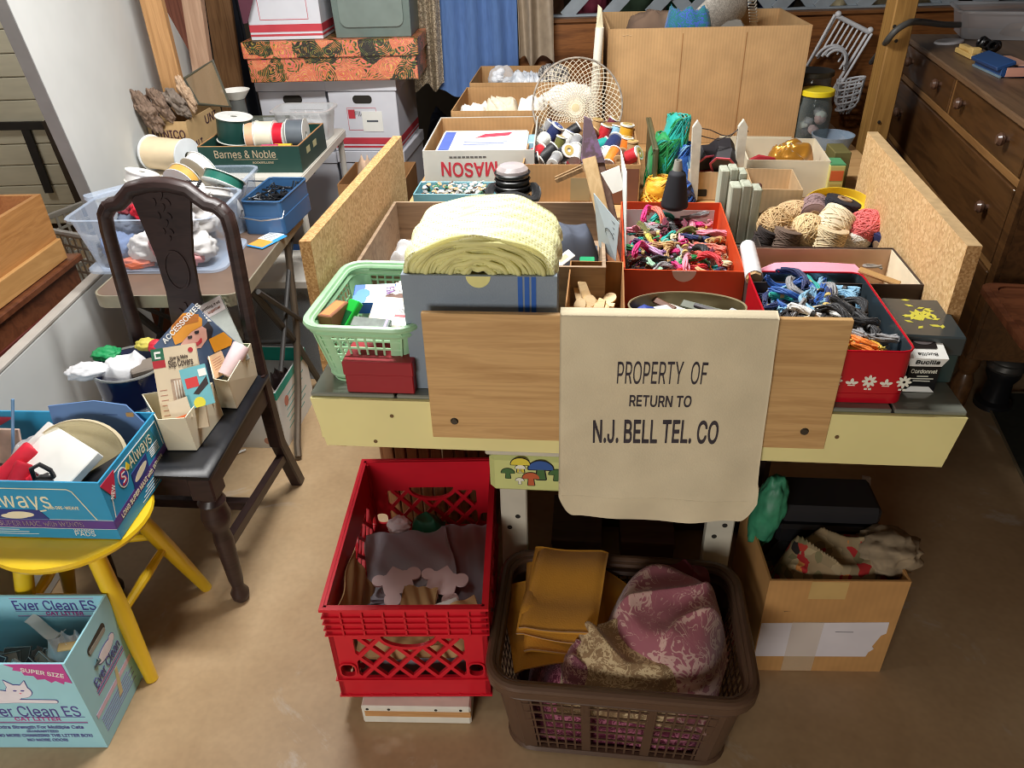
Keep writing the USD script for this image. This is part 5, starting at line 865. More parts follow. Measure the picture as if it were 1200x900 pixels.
bt2.p('base', bx(-.1, .09, -.04, .06, 0, .028), bl_); bt2.p('lid', mv(bx(-.1, .09, -.035, .02, 0, .012), (0, -.02, .03), (20, 0, 0)), bl_); bt2.p('rim', bx(-.1, .1, -.045, -.04, .0, .006, 0), mt('rim_pale', (150, 180, 200), .3, metal=.5)); bt2.p('contents', bx(-.08, .08, .01, .055, .028, .034), mt('contents_pink', (196, 150, 130), .6)); bt2.p('picture', bx(.1, .102, -.03, .03, .004, .03, 0), mt('picture_pink', (206, 150, 130), .6))

# clothes hanging behind
def hang(name, lab, pxl, pxr, y, zt, zb, mat, amp, nf, seed):
    a, b = aty(pxl, 50, y), aty(pxr, 50, y); x0_, x1_ = a[0], b[0]
    fn = lambda u, v: (x0_+(x1_-x0_)*u+.02*(v-.5)*np.sin(u*7+seed), y+amp*np.sin(u*nf*2*PI+1.5*np.sin(v*3+seed))+amp*.5*np.sin(u*nf*5+seed), zt+(zb-zt)*v+.02*np.sin(u*9+seed)*(v > .99))
    single(name, sheet(fn, 60, 24, .004), mat, lab, 'fabric', smooth=True)
hang('denim_cloth', 'mid-blue denim cloth hanging behind the cartons at the back', 508, 606, 3.72, 2.0, .80, mt('denim', (86, 118, 172), .9, .1, 16, .3, 300, stretch=(6, 6, 1)), .012, 4, 2)
seq = speck('sequin', [(150, 134, 112), (190, 176, 150), (120, 108, 92), (214, 204, 184)], 220, .35, .3)
hang('sequin_cloth', 'beige sequinned cloth hanging left of the blue denim cloth', 484, 518, 3.68, 2.0, .83, seq, .012, 3, 5); hang('sequin_cloth', 'beige sequinned cloth hanging right of the blue denim cloth', 607, 646, 3.69, 2.0, .93, mt('beige_satin', (158, 142, 122), .5, .12, 30), .018, 2, 7)
single('clothes_rail', rod((-.7, 3.71, 2.0), (.6, 3.71, 2.0), .014), mt('rail_steel', (120, 120, 120), .4, metal=.8), 'steel rail carrying the hanging cloths at the back', 'rail')
hang('dark_coat', 'dark navy coat hanging in the back left corner', 248, 292, 4.2, 2.0, .3, mt('dark_coat', (36, 40, 50), .9), .02, 3, 9); single('clothes_rail', rod((-2.3, 4.21, 2.0), (-1.0, 4.21, 2.0), .014), mt('rail_steel', ()), 'steel rail carrying the dark coat in the back left corner', 'rail')
dkp = mt('dark_navy_cloth', (30, 36, 56), .9); single('dark_bundle', mv(mound(.45, .5, .72, 180, .03, 8), (0, 0, 0)), dkp, 'dark navy cloth bundle piled on the floor behind the cartons', 'bundle', loc=(-.25, 4.25, 0), smooth=True)

# ================================================================ left: folding tables and what they carry
FZ = .665
ft = T('folding_table', 'brown-topped folding table with a metal edge behind the dark chair', 'table', (-.925, 2.255, 0), -3)
brt = mt('brown_laminate', (112, 92, 78), .4, .1, 14); edg = mt('metal_edge', (176, 168, 146), .35, .08, 30, metal=.5)
ft.p('tabletop', prism(rrect(.41, .675, .04), FZ-.012, FZ), brt); ft.p('metal_edge', prism(rrect(.417, .682, .044).difference(rrect(.407, .672, .04)), FZ-.035, FZ+.001), edg, smooth=40); ft.p('under_frame', bx(-.18, .18, -.3, .3, FZ-.03, FZ-.012), mt('frame_dark', (60, 58, 56), .6))
dk = mt('frame_dark', ())
def seg(name, pts, r, m): ft.p(name, tube(pts, r, 8), m, world=True)
lgm = mt('leg_tube', (110, 98, 84), .4, metal=.5)
for x in (-.715, -1.12):
    seg('leg', [(x-.01, 2.40, FZ-.03), (x-.01, 2.32, .35), (x-.012, 2.2, .16), (x-.005, 2.06, .04), (x, 2.03, .012)], .012, lgm); seg('leg', [(x-.03, 2.02, FZ-.03), (x-.02, 2.3, .3), (x-.02, 2.5, .012)], .012, dk); seg('brace', [(x-.01, 2.03, FZ-.05), (x, 2.42, .3)], .008, dk); seg('brace', [(x-.01, 2.46, FZ-.05), (x-.02, 2.1, .3)], .008, dk)
ft.p('cross_bar', rod((-1.12, 2.3, .3), (-.73, 2.3, .3), .008), dk, world=True)
WZ = .758
wt_ = T('folding_table', 'white folding table further back carrying the dark green bookshop box', 'table', (-.975, 2.985, 0), -4)
wpm = mt('white_enamel', (214, 210, 200), .4, .04)
wt_.p('tabletop', prism(rrect(.58, .66, .02), WZ-.025, WZ), wpm); wt_.p('edge_rail', prism(rrect(.586, .666, .022).difference(rrect(.576, .656, .02)), WZ-.03, WZ-.004), wpm, smooth=40)
for x in (-.26, .27):
    for y in (-.30, .30): wt_.p('leg', tube([(x, y, WZ-.03), (x, y, .02)], .013, 10), wpm); wt_.p('foot', lathe([(0, 0), (.016, 0), (.016, .03), (0, .03)], 12).apply_translation((x, y, 0)), dk)
# storage totes under the tables
tote = clear('tote_clear', (176, 184, 190), .35, .2)
def stote(x, y, z, w, d, h, rz, lidm, lab, fill):
    t = T('storage_tote', lab, 'tote', (x, y, z), rz); open_bin(t, w, d, h, tote); t.p('lid', prism(rrect(w+.03, d+.03, .04), h, h+.025), lidm); t.p('contents', mv(mound(w*.8, d*.8, h*.75, int(x*100) % 90+3, .02, 10), (0, 0, .01)), fill, smooth=True)
stote(-.86, 2.66, .0, .40, .26, .40, -4, wpm, 'clear storage tote with a white lid on the floor under the white table', mt('dark_fill', (52, 54, 58), .8)); stote(-.92, 3.05, 0, .38, .30, .26, -4, mt('lid_blue', (40, 110, 190), .4), 'clear storage tote with a blue lid on the floor under the white table', mt('dark_fill', ()))
lk = carton('paper_box', 'kraft box of crumpled paper standing on the floor behind the white folding table', 'box', (-.52, 3.12, .26, .3, -5), .0, .62, kraft_d); single('paper_wads', mv(mound(.23, .26, .66, 210, .03, 14), (0, 0, .0)), mt('paper_tan', (196, 166, 140), .8, .2, 20), 'crumpled tan paper filling the kraft box behind the white table', 'paper', M=wpose(lk, 0, 0, .006), smooth=True)
# clear bins on the brown table
cb1m = clear('bin_blue_clear', (190, 206, 228), .17, .14)
b1 = T('storage_bin', 'clear plastic bin of red, white and pink cloth behind the chair back', 'bin', (-1.02, 2.19, FZ+.001), -3); open_bin(b1, .415, .255, .165, cb1m, .84); b1.p('base_flange', prism(rrect(.41, .25, .04).difference(rrect(.33, .2, .03)), 0, .008), cb1m)
redf = mt('red_fabric', (206, 28, 52), .7, .15, 30)
bgf, wf_, sal, drf = mt('blue_grey_fabric', (110, 130, 170), .8), mt('white_fabric', (226, 224, 222), .85), mt('salmon_fabric', (236, 160, 160), .8), mt('dark_red_fabric', (120, 40, 50), .8)
for k, (x, y, z, rx, ry, rz_, m, lab) in enumerate([(-.12, -.02, .05, .06, .07, .045, bgf, 'blue-grey cloth at the left end of the clear bin'), (-.10, .03, .10, .05, .06, .035, mt('slate_fabric', (90, 100, 120), .8), 'slate cloth on top of the blue-grey cloth in the clear bin'), (-.03, -.07, .055, .05, .035, .05, wf_, 'white cloth ball pressed against the front left of the clear bin'), (.03, -.08, .07, .035, .03, .065, sal, 'upright salmon pink cloth at the front of the clear bin'), (.10, -.05, .05, .07, .05, .045, wf_, 'white cloth at the lower right of the clear bin'), (.09, .03, .12, .075, .07, .06, wf_, 'big white cloth wad in the right half of the clear bin'), (.08, -.05, .13, .05, .045, .045, mt('grey_white_fabric', (200, 198, 200), .85), 'grey-white cloth wad at the front right of the clear bin'), (.08, -.085, .03, .06, .03, .025, sal, 'pink cloth at the bottom right of the clear bin'), (-.06, -.09, .02, .05, .025, .018, mt('coral_fabric', (220, 120, 90), .8), 'coral cloth at the bottom left of the clear bin'), (.10, .01, .185, .055, .055, .035, wf_, 'white cloth heaped above the right rim of the clear bin'), (-.02, .02, .14, .065, .055, .035, redf, 'red ribbon heap on top of the clear bin'), (-.11, .05, .135, .035, .04, .025, drf, 'dark red ribbon at the left top of the clear bin'), (.0, .04, .07, .07, .06, .05, wf_, 'white cloth in the middle of the clear bin')]):
    single('cloth_wad', blob(rx, ry, rz_, 220+k, .32, 3.5), m, lab, 'fabric', M=wpose(b1, x, y, z), smooth=True)
single('beaded_trim', [mv(trimesh.creation.icosphere(1, .005), (.07*math.cos(a*.7)*.5, .05*math.sin(a), .004*math.sin(3*a))) for a in np.linspace(0, 6.2, 26)], blackp, 'black and white beaded trim on the white cloth in the clear bin', 'trim', M=wpose(b1, .10, .0, .215))
ld = single('bin_lid', prism(rrect(.22, .03, .01), 0, .012), cb1m, 'clear blue bin lid edge leaning at the left rear of the bin', 'lid', M=wpose(b1, -.16, .12, .166, 50, 0, 8))
b2_ = T('storage_bin', 'clear plastic bin of ribbon reels behind the first clear bin', 'bin', (-.965, 2.455, FZ+.001), -3); open_bin(b2_, .27, .22, .16, cb1m, .88)
single('white_cloth', mound(.2, .17, .12, 240, .012, 10), mt('white_fabric', ()), 'white lining cloth under the ribbon reels in the second clear bin', 'fabric', M=wpose(b2_, 0, 0, .006), smooth=True)
def reel(M, r, w, c, lab, label_c=None, hub=.4):
    t = T('ribbon_reel', lab, 'ribbon', M=M); wm = mt('reel_white', (236, 236, 230), .5, .03)
    t.p('ribbon', lathe([(r*hub, -w/2), (r*.93, -w/2), (r*.93, w/2), (r*hub, w/2)], 32), col(c, 'ribbon', .35)); 
    for s in (-1, 1):
        z = s*w/2; t.p('flange', lathe([(r*.18, z-.001), (r, z-.001), (r, z+.001), (r*.18, z+.001), (r*.18, z-.001)], 32), wm)
    t.p('core', lathe([(r*hub, -w/2), (r*.18, -w/2), (r*.18, w/2), (r*hub, w/2)], 24), mt('core_grey', ()))
    if label_c: t.p('label', lathe([(r*.3, w/2+.001), (r*.85, w/2+.001), (r*.85, w/2+.0016), (r*.3, w/2+.0016)], 32), col(label_c, 'label'))
    return t
def rp(px, py, z, rz=0, ti=0, ro=0): return pose(at(px, py, z), rz, ti, ro)
reel(rp(214, 212, .835, 70, 70), .056, .03, (206, 160, 80), 'gold ribbon reel in the second clear bin', (216, 176, 104)); reel(rp(234, 200, .845, 60, 70), .06, .035, (228, 226, 222), 'white ribbon reel behind the gold reel', (226, 228, 232))
reel(rp(262, 212, .835, 60, 40), .064, .03, (40, 110, 96), 'green ribbon reel at the right of the second clear bin', (190, 206, 196)); reel(rp(246, 225, .825, 80, 25), .062, .02, (230, 230, 230), 'white ribbon reel with blue print at the front of the second clear bin', (206, 216, 222))
reel(rp(166, 208, .84, 30, 20), .05, .035, (238, 238, 236), 'white ribbon roll lying on the rim between the clear bins', None); single('support_box', bx(-.05, .05, -.05, .05, 0, .12), mt('dark_fill', ()), 'dark small box under the white ribbon roll', 'box', loc=(at(166, 208, .83)[0], at(166, 208, .83)[1], FZ+.001))
# blue metal tin with clips
bl = T('metal_tin', 'blue metal lunch tin with wire bail handles full of black clips', 'tin', (-.755, 2.47, FZ+.001), -8)
btm = mt('blue_tin_paint2', (62, 104, 150), .3, .06, coat=.3); w, d, h = .13, .24, .107
bl.p('wall', prism(rrect(w, d, .012).difference(rrect(w-.004, d-.004, .01)), 0, h), btm, smooth=40); bl.p('bottom', prism(rrect(w-.002, d-.002, .011), 0, .003), btm); bl.p('rim', tube(rr_loop(w, d, .012, h), .003, 6, closed=True), btm); bl.p('lower_step', prism(rrect(w+.004, d+.004, .013).difference(rrect(w-.002, d-.002, .01)), 0, .055), btm, smooth=40)
wire = mt('bail_wire', (200, 200, 200), .25, metal=.9)
bl.p('bail_handle', tube([(-w/2-.004, -d/2+.01, .075), (-w/2-.006, -d/2-.014, .06), (0, -d/2-.02, .052), (w/2+.006, -d/2-.014, .06), (w/2+.004, -d/2+.01, .075)], .0025, 6), wire); bl.p('bail_handle', tube([(-w/2-.003, d/2-.02, .1), (-w/2-.02, 0, .135), (-w/2-.003, -d/2+.03, .1)], .0025, 6), wire)
single('clip_heap', mv(mound(w*.93, d*.93, .085, 250, .02, 30), (0, 0, 0)), mt('clip_dark', (40, 42, 46), .3, .4, 60, 1, 80, metal=.4), 'layer of small black hooks and clips filling the blue metal tin', 'clips', kind='stuff', M=wpose(bl, 0, 0, .004), smooth=True)
g = random.Random(31); ck = None
for k in range(40):
    t = T('metal_clip', 'black bent metal clip at the '+('front' if (cy_ := g.uniform(-.095, .095)) < -.03 else 'back' if cy_ > .03 else 'middle')+(' left' if (cx_ := g.uniform(-.045, .045)) < 0 else ' right')+' of the blue metal tin', 'clip', M=wpose(bl, cx_, cy_, .082+.02*g.random(), g.uniform(0, 360), g.uniform(-30, 30)), group='black clips in the blue metal tin', ref=ck)
    if ck is None: ck = t; t.p('wire', tube([(-.025, 0, 0), (.02, .0, 0), (.026, .005, 0), (.02, .01, 0), (-.02, .01, .004)], .0022, 6), mt('clip_dark', ()))
# orange and blue card
oc_ = T('pattern_packet', 'flat blue and orange printed packet lying on the brown table edge', 'packet', at(312, 283, FZ+.002), 62); oc_.p('packet', bx(-.055, .06, -.035, .03, 0, .004), mt('packet_skyblue', (60, 150, 220), .4)); oc_.p('orange_panel', bx(-.05, -.0, -.03, .028, .004, .0045, 0), mt('packet_orange', (226, 160, 70), .5)); oc_.p('white_panel', bx(.0, .062, -.02, .034, .004, .005, 0), mt('packet_white', (226, 232, 236), .5)); oc_.p('printed_line', [bx(.008+.009*k, .010+.009*k, -.012, .026, .005, .0054, 0) for k in range(5)], mt('ink_grey', ()))
# bookshop box with ribbons
bn = carton('bookshop_box', 'dark green bookshop box with tan lettering holding ribbon spools', 'box', (-.878, 2.862, .362, .31, -5), WZ+.001, WZ+.092, mt('bookshop_green', (30, 66, 58), .45, .08), t=.005)
for a in ((-.181, .181, -.155, -.15), (-.181, .181, .15, .155), (-.181, -.176, -.15, .15), (.176, .181, -.15, .15)): bn.p('cut_edge', bx(*a, bn.H, bn.H+.002, 0), mt('cut_edge', (176, 130, 86), .8))
tan = mt('tan_print', (196, 156, 104), .5)
bn.p('lettering', front(bn, text('Barnes & Noble', .026, False, .22), .052, -.015), tan, smooth=False); bn.p('printed_line', front(bn, prism(sbox(-.06, 0, .1, .0012), 0, .0005), .046), tan); bn.p('lettering', front(bn, text('BOOKSELLERS', .007, False, .075), .032, .045), tan, smooth=False)
for y in (-.06, .02): bn.p('tape_square', right(bn, prism(sbox(-.02, 0, .02, .022), 0, .0005), .045, y), mt('tape_pale', (190, 186, 140), .4))
def axx(b, x, y, z, rz=0): return b.M@trimesh.transformations.translation_matrix([x, y, z])@rotm(0, 0, math.radians(rz))@rotm(0, PI/2, 0)
sb2 = single('ribbon_layer', bx(-.17, .17, -.14, .14, 0, .03, .004), mt('ribbon_dark', (60, 54, 50), .6), 'dark tray insert under the ribbon spools in the bookshop box', 'insert', M=wpose(bn, 0, 0, .006))
reel(wpose(bn, -.10, .0, .115, 0, 8), .066, .085, (26, 66, 60), 'dark green ribbon spool standing with its white end up in the bookshop box', (226, 228, 226)); reel(axx(bn, -.035, -.02, .09, 10), .052, .03, (226, 176, 140), 'peach ribbon spool in the bookshop box', None)
reel(axx(bn, .02, -.01, .09), .054, .065, (236, 228, 204), 'cream ribbon spool in the middle of the bookshop box', None); reel(axx(bn, .072, -.01, .088), .050, .038, (200, 26, 50), 'red ribbon spool in the bookshop box', None); reel(axx(bn, .13, .0, .092, 4), .055, .062, (96, 104, 112), 'grey checked ribbon spool at the right of the bookshop box', None)
for k, (x, y, c, lab) in enumerate([(.065, -.12, (196, 40, 110), 'magenta ribbon packet at the front of the bookshop box'), (.11, -.11, (220, 180, 50), 'yellow ribbon roll at the front of the bookshop box')]): single('ribbon_packet', rod((-.03, 0, .014), (.03, .004, .014), .014, n=14), col(c), lab, 'ribbon', M=wpose(bn, x, y, .06))
# big cream ribbon bolt
cs = T('ribbon_bolt', 'large cream ribbon bolt with white end discs beside the white board', 'ribbon', M=pose((-1.185, 2.75, WZ+.062), -24)@rotm(0, PI/2, 0))
cs.p('ribbon', lathe([(.02, -.08), (.056, -.08), (.056, .08), (.02, .08)], 36), mt('cream_satin', (236, 214, 178), .4, .05, 20)); 
for z in (-.083, .083): cs.p('end_disc', lathe([(.016, z-.0025), (.062, z-.0025), (.062, z+.0025), (.016, z+.0025), (.016, z-.0025)], 36), mt('disc_white', (226, 232, 236), .4))
cs.p('core', lathe([(.016, -.08), (.016, .084), (.014, .084), (.014, -.08)], 24), mt('core_grey', ())); cs.p('sticker', mv(prism(Point(0, 0).buffer(.011), 0, .0006), (.028, .03, .0856)), mt('sticker_orange', (236, 150, 60), .5)); cs.p('printed_line', [mv(bx(0, .003, -.03, .0, 0, .0005, 0), (.034+.007*k, 0, .0856)) for k in range(3)], mt('print_teal', (90, 160, 170), .5))
# box of driftwood
mb = carton('driftwood_box', 'worn kraft box with handwriting holding pieces of driftwood against the white board', 'box', (-1.205, 3.02, .15, .30, -6), WZ+.001, .905, card('kraft_worn', (190, 160, 116), 200, .04), t=.004)
mink = mt('marker_ink', (70, 40, 46), .7); mb.p('lettering', front(mb, text('MINICO', .03, True, .125), .085, .0), mink, smooth=False); mb.p('lettering', right(mb, text('W I', .035, True, .07), .03, -.09), mink, smooth=False); mb.p('lettering', right(mb, text('UNI', .03, True, .10), .10, .05), mink, smooth=False)
dwm = wood('driftwood', (76, 62, 54), (134, 112, 96), (6, 30, 30), .9, bump=.6, dist=3); dwm2 = wood('driftwood_pale', (150, 122, 98), (196, 168, 140), (6, 40, 40), .9, bump=.6, dist=3)
for k, (pa, pb_, r, m, lab) in enumerate([((158, 112), (188, 150), .035, dwm, 'dark rounded driftwood piece at the left of the driftwood box'), ((178, 108), (202, 140), .026, dwm, 'jagged dark driftwood piece in the middle of the driftwood box'), ((196, 108), (218, 132), .03, mt('drift_grey', (120, 108, 98), .9, .25, 20, .6, 40), 'grey driftwood piece behind the jagged one'), ((208, 92), (228, 128), .02, dwm2, 'pale splintered driftwood stick at the right of the driftwood box'), ((170, 148), (205, 156), .03, dwm, 'dark driftwood chunk behind the handwriting')]):
    A, B = aty(*pa, 2.84+.02*k), aty(*pb_, 2.86+.02*k); c = (A+B)/2; L = np.linalg.norm(A-B)/2*.95+.012; x_, y_, z_ = frame_of(B-A); M = np.eye(4); M[:3, 0], M[:3, 1], M[:3, 2], M[:3, 3] = x_, y_, z_, c
    single('driftwood', blob(r*1.15, r*.9, L, 260+k, .5, 2.6, 4), m, lab, 'driftwood', M=M, smooth=40)
# glass terrarium, bowl, tote with bag
gt = T('glass_terrarium', 'small metal-framed glass case with an open lid behind the driftwood box', 'terrarium', (-.985, 3.16, WZ+.001), -6); fr = mt('terrarium_metal', (126, 130, 118), .25, .1, metal=.7); gp = clear('terrarium_glass', (170, 180, 170), .22, .06)
w, d, h = .22, .16, .07
for x in (-w/2, w/2):
    for y in (-d/2, d/2): gt.p('post', bx(x-.004, x+.004, y-.004, y+.004, 0, h, .001), fr)
for z in (.004, h): gt.p('frame_ring', tube([(-w/2, -d/2, z), (w/2, -d/2, z), (w/2, d/2, z), (-w/2, d/2, z)], .004, 6, closed=True), fr)
for a in ((-w/2, w/2, -d/2-.001, -d/2+.001), (-w/2, w/2, d/2-.001, d/2+.001), (-w/2-.001, -w/2+.001, -d/2, d/2), (w/2-.001, w/2+.001, -d/2, d/2)): gt.p('pane', bx(*a, .006, h-.004, 0), gp)
gt.p('latch', bx(w/2-.02, w/2-.01, -d/2-.006, -d/2, h-.02, h-.004), fr)
L0, L1, L2, L3 = aty(216, 92, 3.1), aty(249, 71, 3.16), aty(270, 125, 3.1), aty(233, 122, 3.06)
gt.p('lid_frame', tube([L0, L1, L2, L3], .006, 6, closed=True), fr, world=True); gt.p('lid_pane', hull([p+V([0, k, 0]) for p in (L0, L1, L2, L3) for k in (0, .002)]), clear('lid_amber', (140, 116, 84), .62, .75), world=True, smooth=False)
p = aty(277, 104, 3.3); bo = T('white_bowl', 'white plastic bowl on a dark stand behind the glass case', 'bowl', (p[0], 3.28, WZ)); bo.p('bowl', mv(lathe([(0, 0), (.03, 0), (.055, .03), (.058, .03), (.032, -.004), (0, -.004)], 28), (0, 0, p[2]-WZ-.03)), paper_w); bo.p('stand', lathe([(.035, 0), (.03, p[2]-WZ-.034), (0, p[2]-WZ-.034)], 20), mt('stand_grey', (90, 92, 90), .6))
st = T('plastic_tote', 'small clear plastic tote lined with a milky bag in front of the file boxes', 'tote', (-.79, 3.17, WZ+.001), -6); open_bin(st, .22, .15, .115, clear('tote_milky', (214, 216, 218), .5, .2), .85); single('milky_bag', mv(mound(.17, .11, .10, 270, .02, 16), (0, 0, 0)), mt('milky_bag', (206, 208, 210), .4, .08, 30, .6, 50), 'milky plastic bag stuffed in the small clear tote', 'bag', M=wpose(st, 0, 0, .005), smooth=True)
for k, (px, py, c, lab) in enumerate([(378, 150, (190, 140, 110), 'small tan wooden figure on the white table behind the bookshop box'), (372, 146, (226, 220, 214), 'small white bobbin beside the tan wooden figure')]): p = at(px, py+6, WZ); single('trinket', lathe([(0, 0), (.012, 0), (.008, .015), (.014, .03), (.006, .045), (0, .046)], 14), col(c), lab, 'trinket', loc=(p[0], p[1], WZ+.001))
# file boxes, paisley box
fbw = mt('file_box_white', (214, 216, 224), .6, .03); strp = mt('file_red', (196, 60, 72), .6); holem = mt('hole_dark', ())
def filebox(x, y, z, rz, lab, w=.30, d=.38, h=.305, lid=True, red=True, lines=False, group=None):
    t = T('file_box', lab, 'box', (x, y, z), rz); t.p('body', bx(-w/2, w/2, -d/2, d/2, 0, h-(.002 if lid else 0), .002), fbw)
    if lid: t.p('lid', bx(-w/2-.006, w/2+.006, -d/2-.006, d/2+.006, h-.05, h, .002), fbw); t.p('painted_lid_shadow', bx(-w/2-.0008, w/2+.0008, -d/2-.0008, d/2+.0008, h-.053, h-.05, 0), mt('gap_grey', (120, 122, 130), .8))  # grey strip paints the shade below the lid
    o = (0, -d/2-.0005, 0); put = lambda poly, m, n: t.p(n, onto(prism(poly, 0, .0006), o, (1, 0, 0), (0, 0, 1)), m, smooth=False)
    put(rrect(.085, .034, .015, 0, h-.085), holem, 'handle_hole')
    if red:
        for z0_, z1_ in ((.03, .058), (.014, .022)): put(sbox(-w/2, z0_, w/2, z1_), strp, 'red_stripe'); t.p('red_stripe', onto(prism(sbox(-d/2, z0_, d/2, z1_), 0, .0006), (w/2+.0005, 0, 0), (0, 1, 0), (0, 0, 1)), strp, smooth=False)
    if lines:
        for k in range(4): put(sbox(-.02, .10+.02*k, w/2-.03, .1015+.02*k), mt('print_grey', ()), 'printed_line')
        put(sbox(-.02, .185, w/2-.02, .187), mt('print_grey', ()), 'printed_line'); put(sbox(-.03, .02, w/2, .06), mt('print_purple', (80, 70, 150), .6), 'purple_stripe'); put(sbox(-.03, .066, w/2, .07), strp, 'red_stripe')
    return t
s1 = filebox(-.575, 3.66, .0, -8, 'white file box at the bottom of the right-hand stack at the back left', h=.305); s2 = filebox(-.575, 3.66, .307, -8, 'white file box with blue side lettering, second in the stack at the back left', h=.305)
s2.p('lettering', right(s2, text('JARK', .04, True), .12, -.08) if False else onto(text('FILE', .04, True), (.1505, -.08, .1), (0, 1, 0), (0, 0, 1)), mt('print_blue', (60, 90, 160), .6), smooth=False)
s3 = filebox(-.585, 3.66, .614, -7, 'white lidded file box with red stripes and a paper tag, top of the right-hand stack')
s3.p('label_frame', onto(prism(sbox(-.065, .09, .065, .185).difference(sbox(-.0635, .0915, .0635, .1835)), 0, .0007), (-.01, -.1905, 0), (1, 0, 0), (0, 0, 1)), strp); s3.p('red_badge', onto(prism(sbox(-.06, .14, -.03, .178), 0, .0008), (-.01, -.1905, 0), (1, 0, 0), (0, 0, 1)), strp); s3.p('paper_tag', onto(prism(sbox(-.0, .085, .09, .17), 0, .0014), (-.01, -.1905, 0), (1, 0, 0), (0, 0, 1)), paper_w); s3.p('lettering', onto(text('File', .02, False), (-.02, -.1912, .15), (1, 0, 0), (0, 0, 1)), mt('print_grey', ()), smooth=False); s3.p('tag_line', onto(prism(sbox(.02, .125, .07, .133), .0014, .0018), (-.01, -.1905, 0), (1, 0, 0), (0, 0, 1)), mt('ink_grey', ()))
l1 = filebox(-.90, 3.72, .0, -5, 'white file box on the floor under the lined file box', h=.60, red=False); l2 = filebox(-.905, 3.715, .602, -5, 'white lidded file box with printed lines left of the red-striped one', h=.315, red=False, lines=True)
def paisley():
    nodes = {'co': ('texture_coordinate', {}), 'w': ('noise_texture', {'scale': 9, 'detail': 2}), 'wa': ('vector_math', {'math_type': 'multiply_add', 'vector2': (.07, .07, .07)}), 'v': ('voronoi_texture', {'scale': 11, 'randomness': 1}), 'v2': ('voronoi_texture', {'scale': 95}), 's': ('math', {'math_type': 'multiply', 'value2': 84}), 'sn': ('math', {'math_type': 'sine'}), 'bw': ('rgb_to_bw', {}), 'bw2': ('rgb_to_bw', {}),
             'a': ('math', {'math_type': 'multiply_add', 'value2': .12}), 'k': ('math', {'math_type': 'multiply_add', 'value2': .62, 'value3': -.06}), 'a2': ('math', {'math_type': 'multiply_add', 'value2': .3}),
             'r': ('rgb_ramp', {'ramp': [(.14, lin((34, 28, 26))), (.26, lin((60, 46, 34))), (.34, lin((96, 130, 56))), (.42, lin((222, 120, 60))), (.52, lin((226, 120, 124))), (.6, lin((206, 92, 62))), (.7, lin((232, 186, 100))), (.8, lin((214, 96, 110))), (.92, lin((50, 36, 32)))]}), 'p': ('principled_bsdf', {'roughness': .35})}
    return _bind('paisley', nodes, [('co.object', 'w.vector'), ('w.color', 'wa.vector1'), ('co.object', 'wa.vector3'), ('wa.vector', 'v.vector'), ('co.object', 'v2.vector'), ('v.distance', 's.value1'), ('s.value', 'sn.value1'), ('v.color', 'bw.color'), ('v2.color', 'bw2.color'), ('bw.val', 'k.value1'), ('sn.value', 'a.value1'), ('k.value', 'a.value3'), ('bw2.val', 'a2.value1'), ('a.value', 'a2.value3'), ('a2.value', 'r.fac'), ('r.color', 'p.base_color')], 'p.BSDF')
pa = T('paisley_box', 'large flat box covered in orange and pink paisley paper on the file boxes', 'box', (-.695, 3.62, .921), -3); pm = paisley()
pa.p('base', bx(-.355, .355, -.20, .2, 0, .145, .003), pm); pa.p('lid', bx(-.365, .365, -.21, .21, .095, .16, .003), pm)
tf = filebox(-.87, 3.64, 1.083, -3, 'white file box with a red stripe standing on the paisley box', h=.27, lid=False); tf.p('label_frame', onto(prism(sbox(-.1, .075, .1, .2).difference(sbox(-.098, .077, .098, .198)), 0, .0007), (0, -.1905, 0), (1, 0, 0), (0, 0, 1)), strp)
gb2 = T('grey_bin', 'grey-green plastic bin standing on the right half of the paisley box', 'bin', (-.515, 3.62, 1.083), -3); ggm = mt('grey_green_plastic', (96, 112, 106), .4); gb2.p('body', hexa([(x, y, 0) for x in (-.155, .155) for y in (-.17, .17)], [(x*1.05, y*1.05, .3) for x in (-.155, .155) for y in (-.17, .17)]), ggm, smooth=False); gb2.p('front_panel', onto(prism(rrect(.26, .2, .03, 0, .14), 0, .006), (0, -.172, 0), (1, 0, 0), (0, -.03, 1)), mt('grey_green_light', (112, 126, 120), .4))
single('red_trim_cloth', hull([aty(*q, y) for q in ((272, -30), (304, -30), (290, 27), (285, 28)) for y in (3.42, 3.45)]), mt('dark_maroon_cloth', (90, 44, 60), .8), 'dark cloth with a red edge hanging beside the upper file box', 'fabric', smooth=False)

# left edge: dresser with drawer box, laundry basket
dd = T('desk', 'dark red-brown wooden desk behind the low white board at the left edge', 'desk', (-1.75, 1.95, 0), -3); dd.p('body', bx(-.4, .29, -.6, .46, .04, .575, .004), rd); dd.p('top', bx(-.42, .31, -.62, .48, .575, .598, .004), rd); dd.p('end_panel', bx(.29, .296, -.5, .36, .1, .5, .002), mt('desk_panel', (92, 40, 34), .35, coat=.3)); dd.p('base', bx(-.38, .27, -.58, .44, 0, .04, 0), dk)
wd = wood('drawer_wood', (146, 96, 50), (182, 130, 76), (20, 2.5, 20), .45, .1); wd2 = wood('drawer_strip', (168, 122, 70), (196, 150, 94), (20, 2.5, 20), .45)
db = carton('wooden_drawer_box', 'orange-brown open wooden drawer standing on the dark desk at the left edge', 'crate', (-1.72, 2.02, .50, .72, -3), .60, .815, wd, t=.016); db.p('front_moulding', bx(db.W/2, db.W/2+.014, -.36, .36, 0, .07, .003), wd2)  # a loose wooden drawer used as an open box
single('pink_scarf', mv(mound(.4, .6, .17, 290, .03, 10), (0, 0, 0)), damask('pink_pattern', (206, 50, 90), (240, 200, 210), 40), 'pink patterned scarf heaped in the wooden drawer', 'scarf', M=wpose(db, 0, 0, .008), smooth=True)
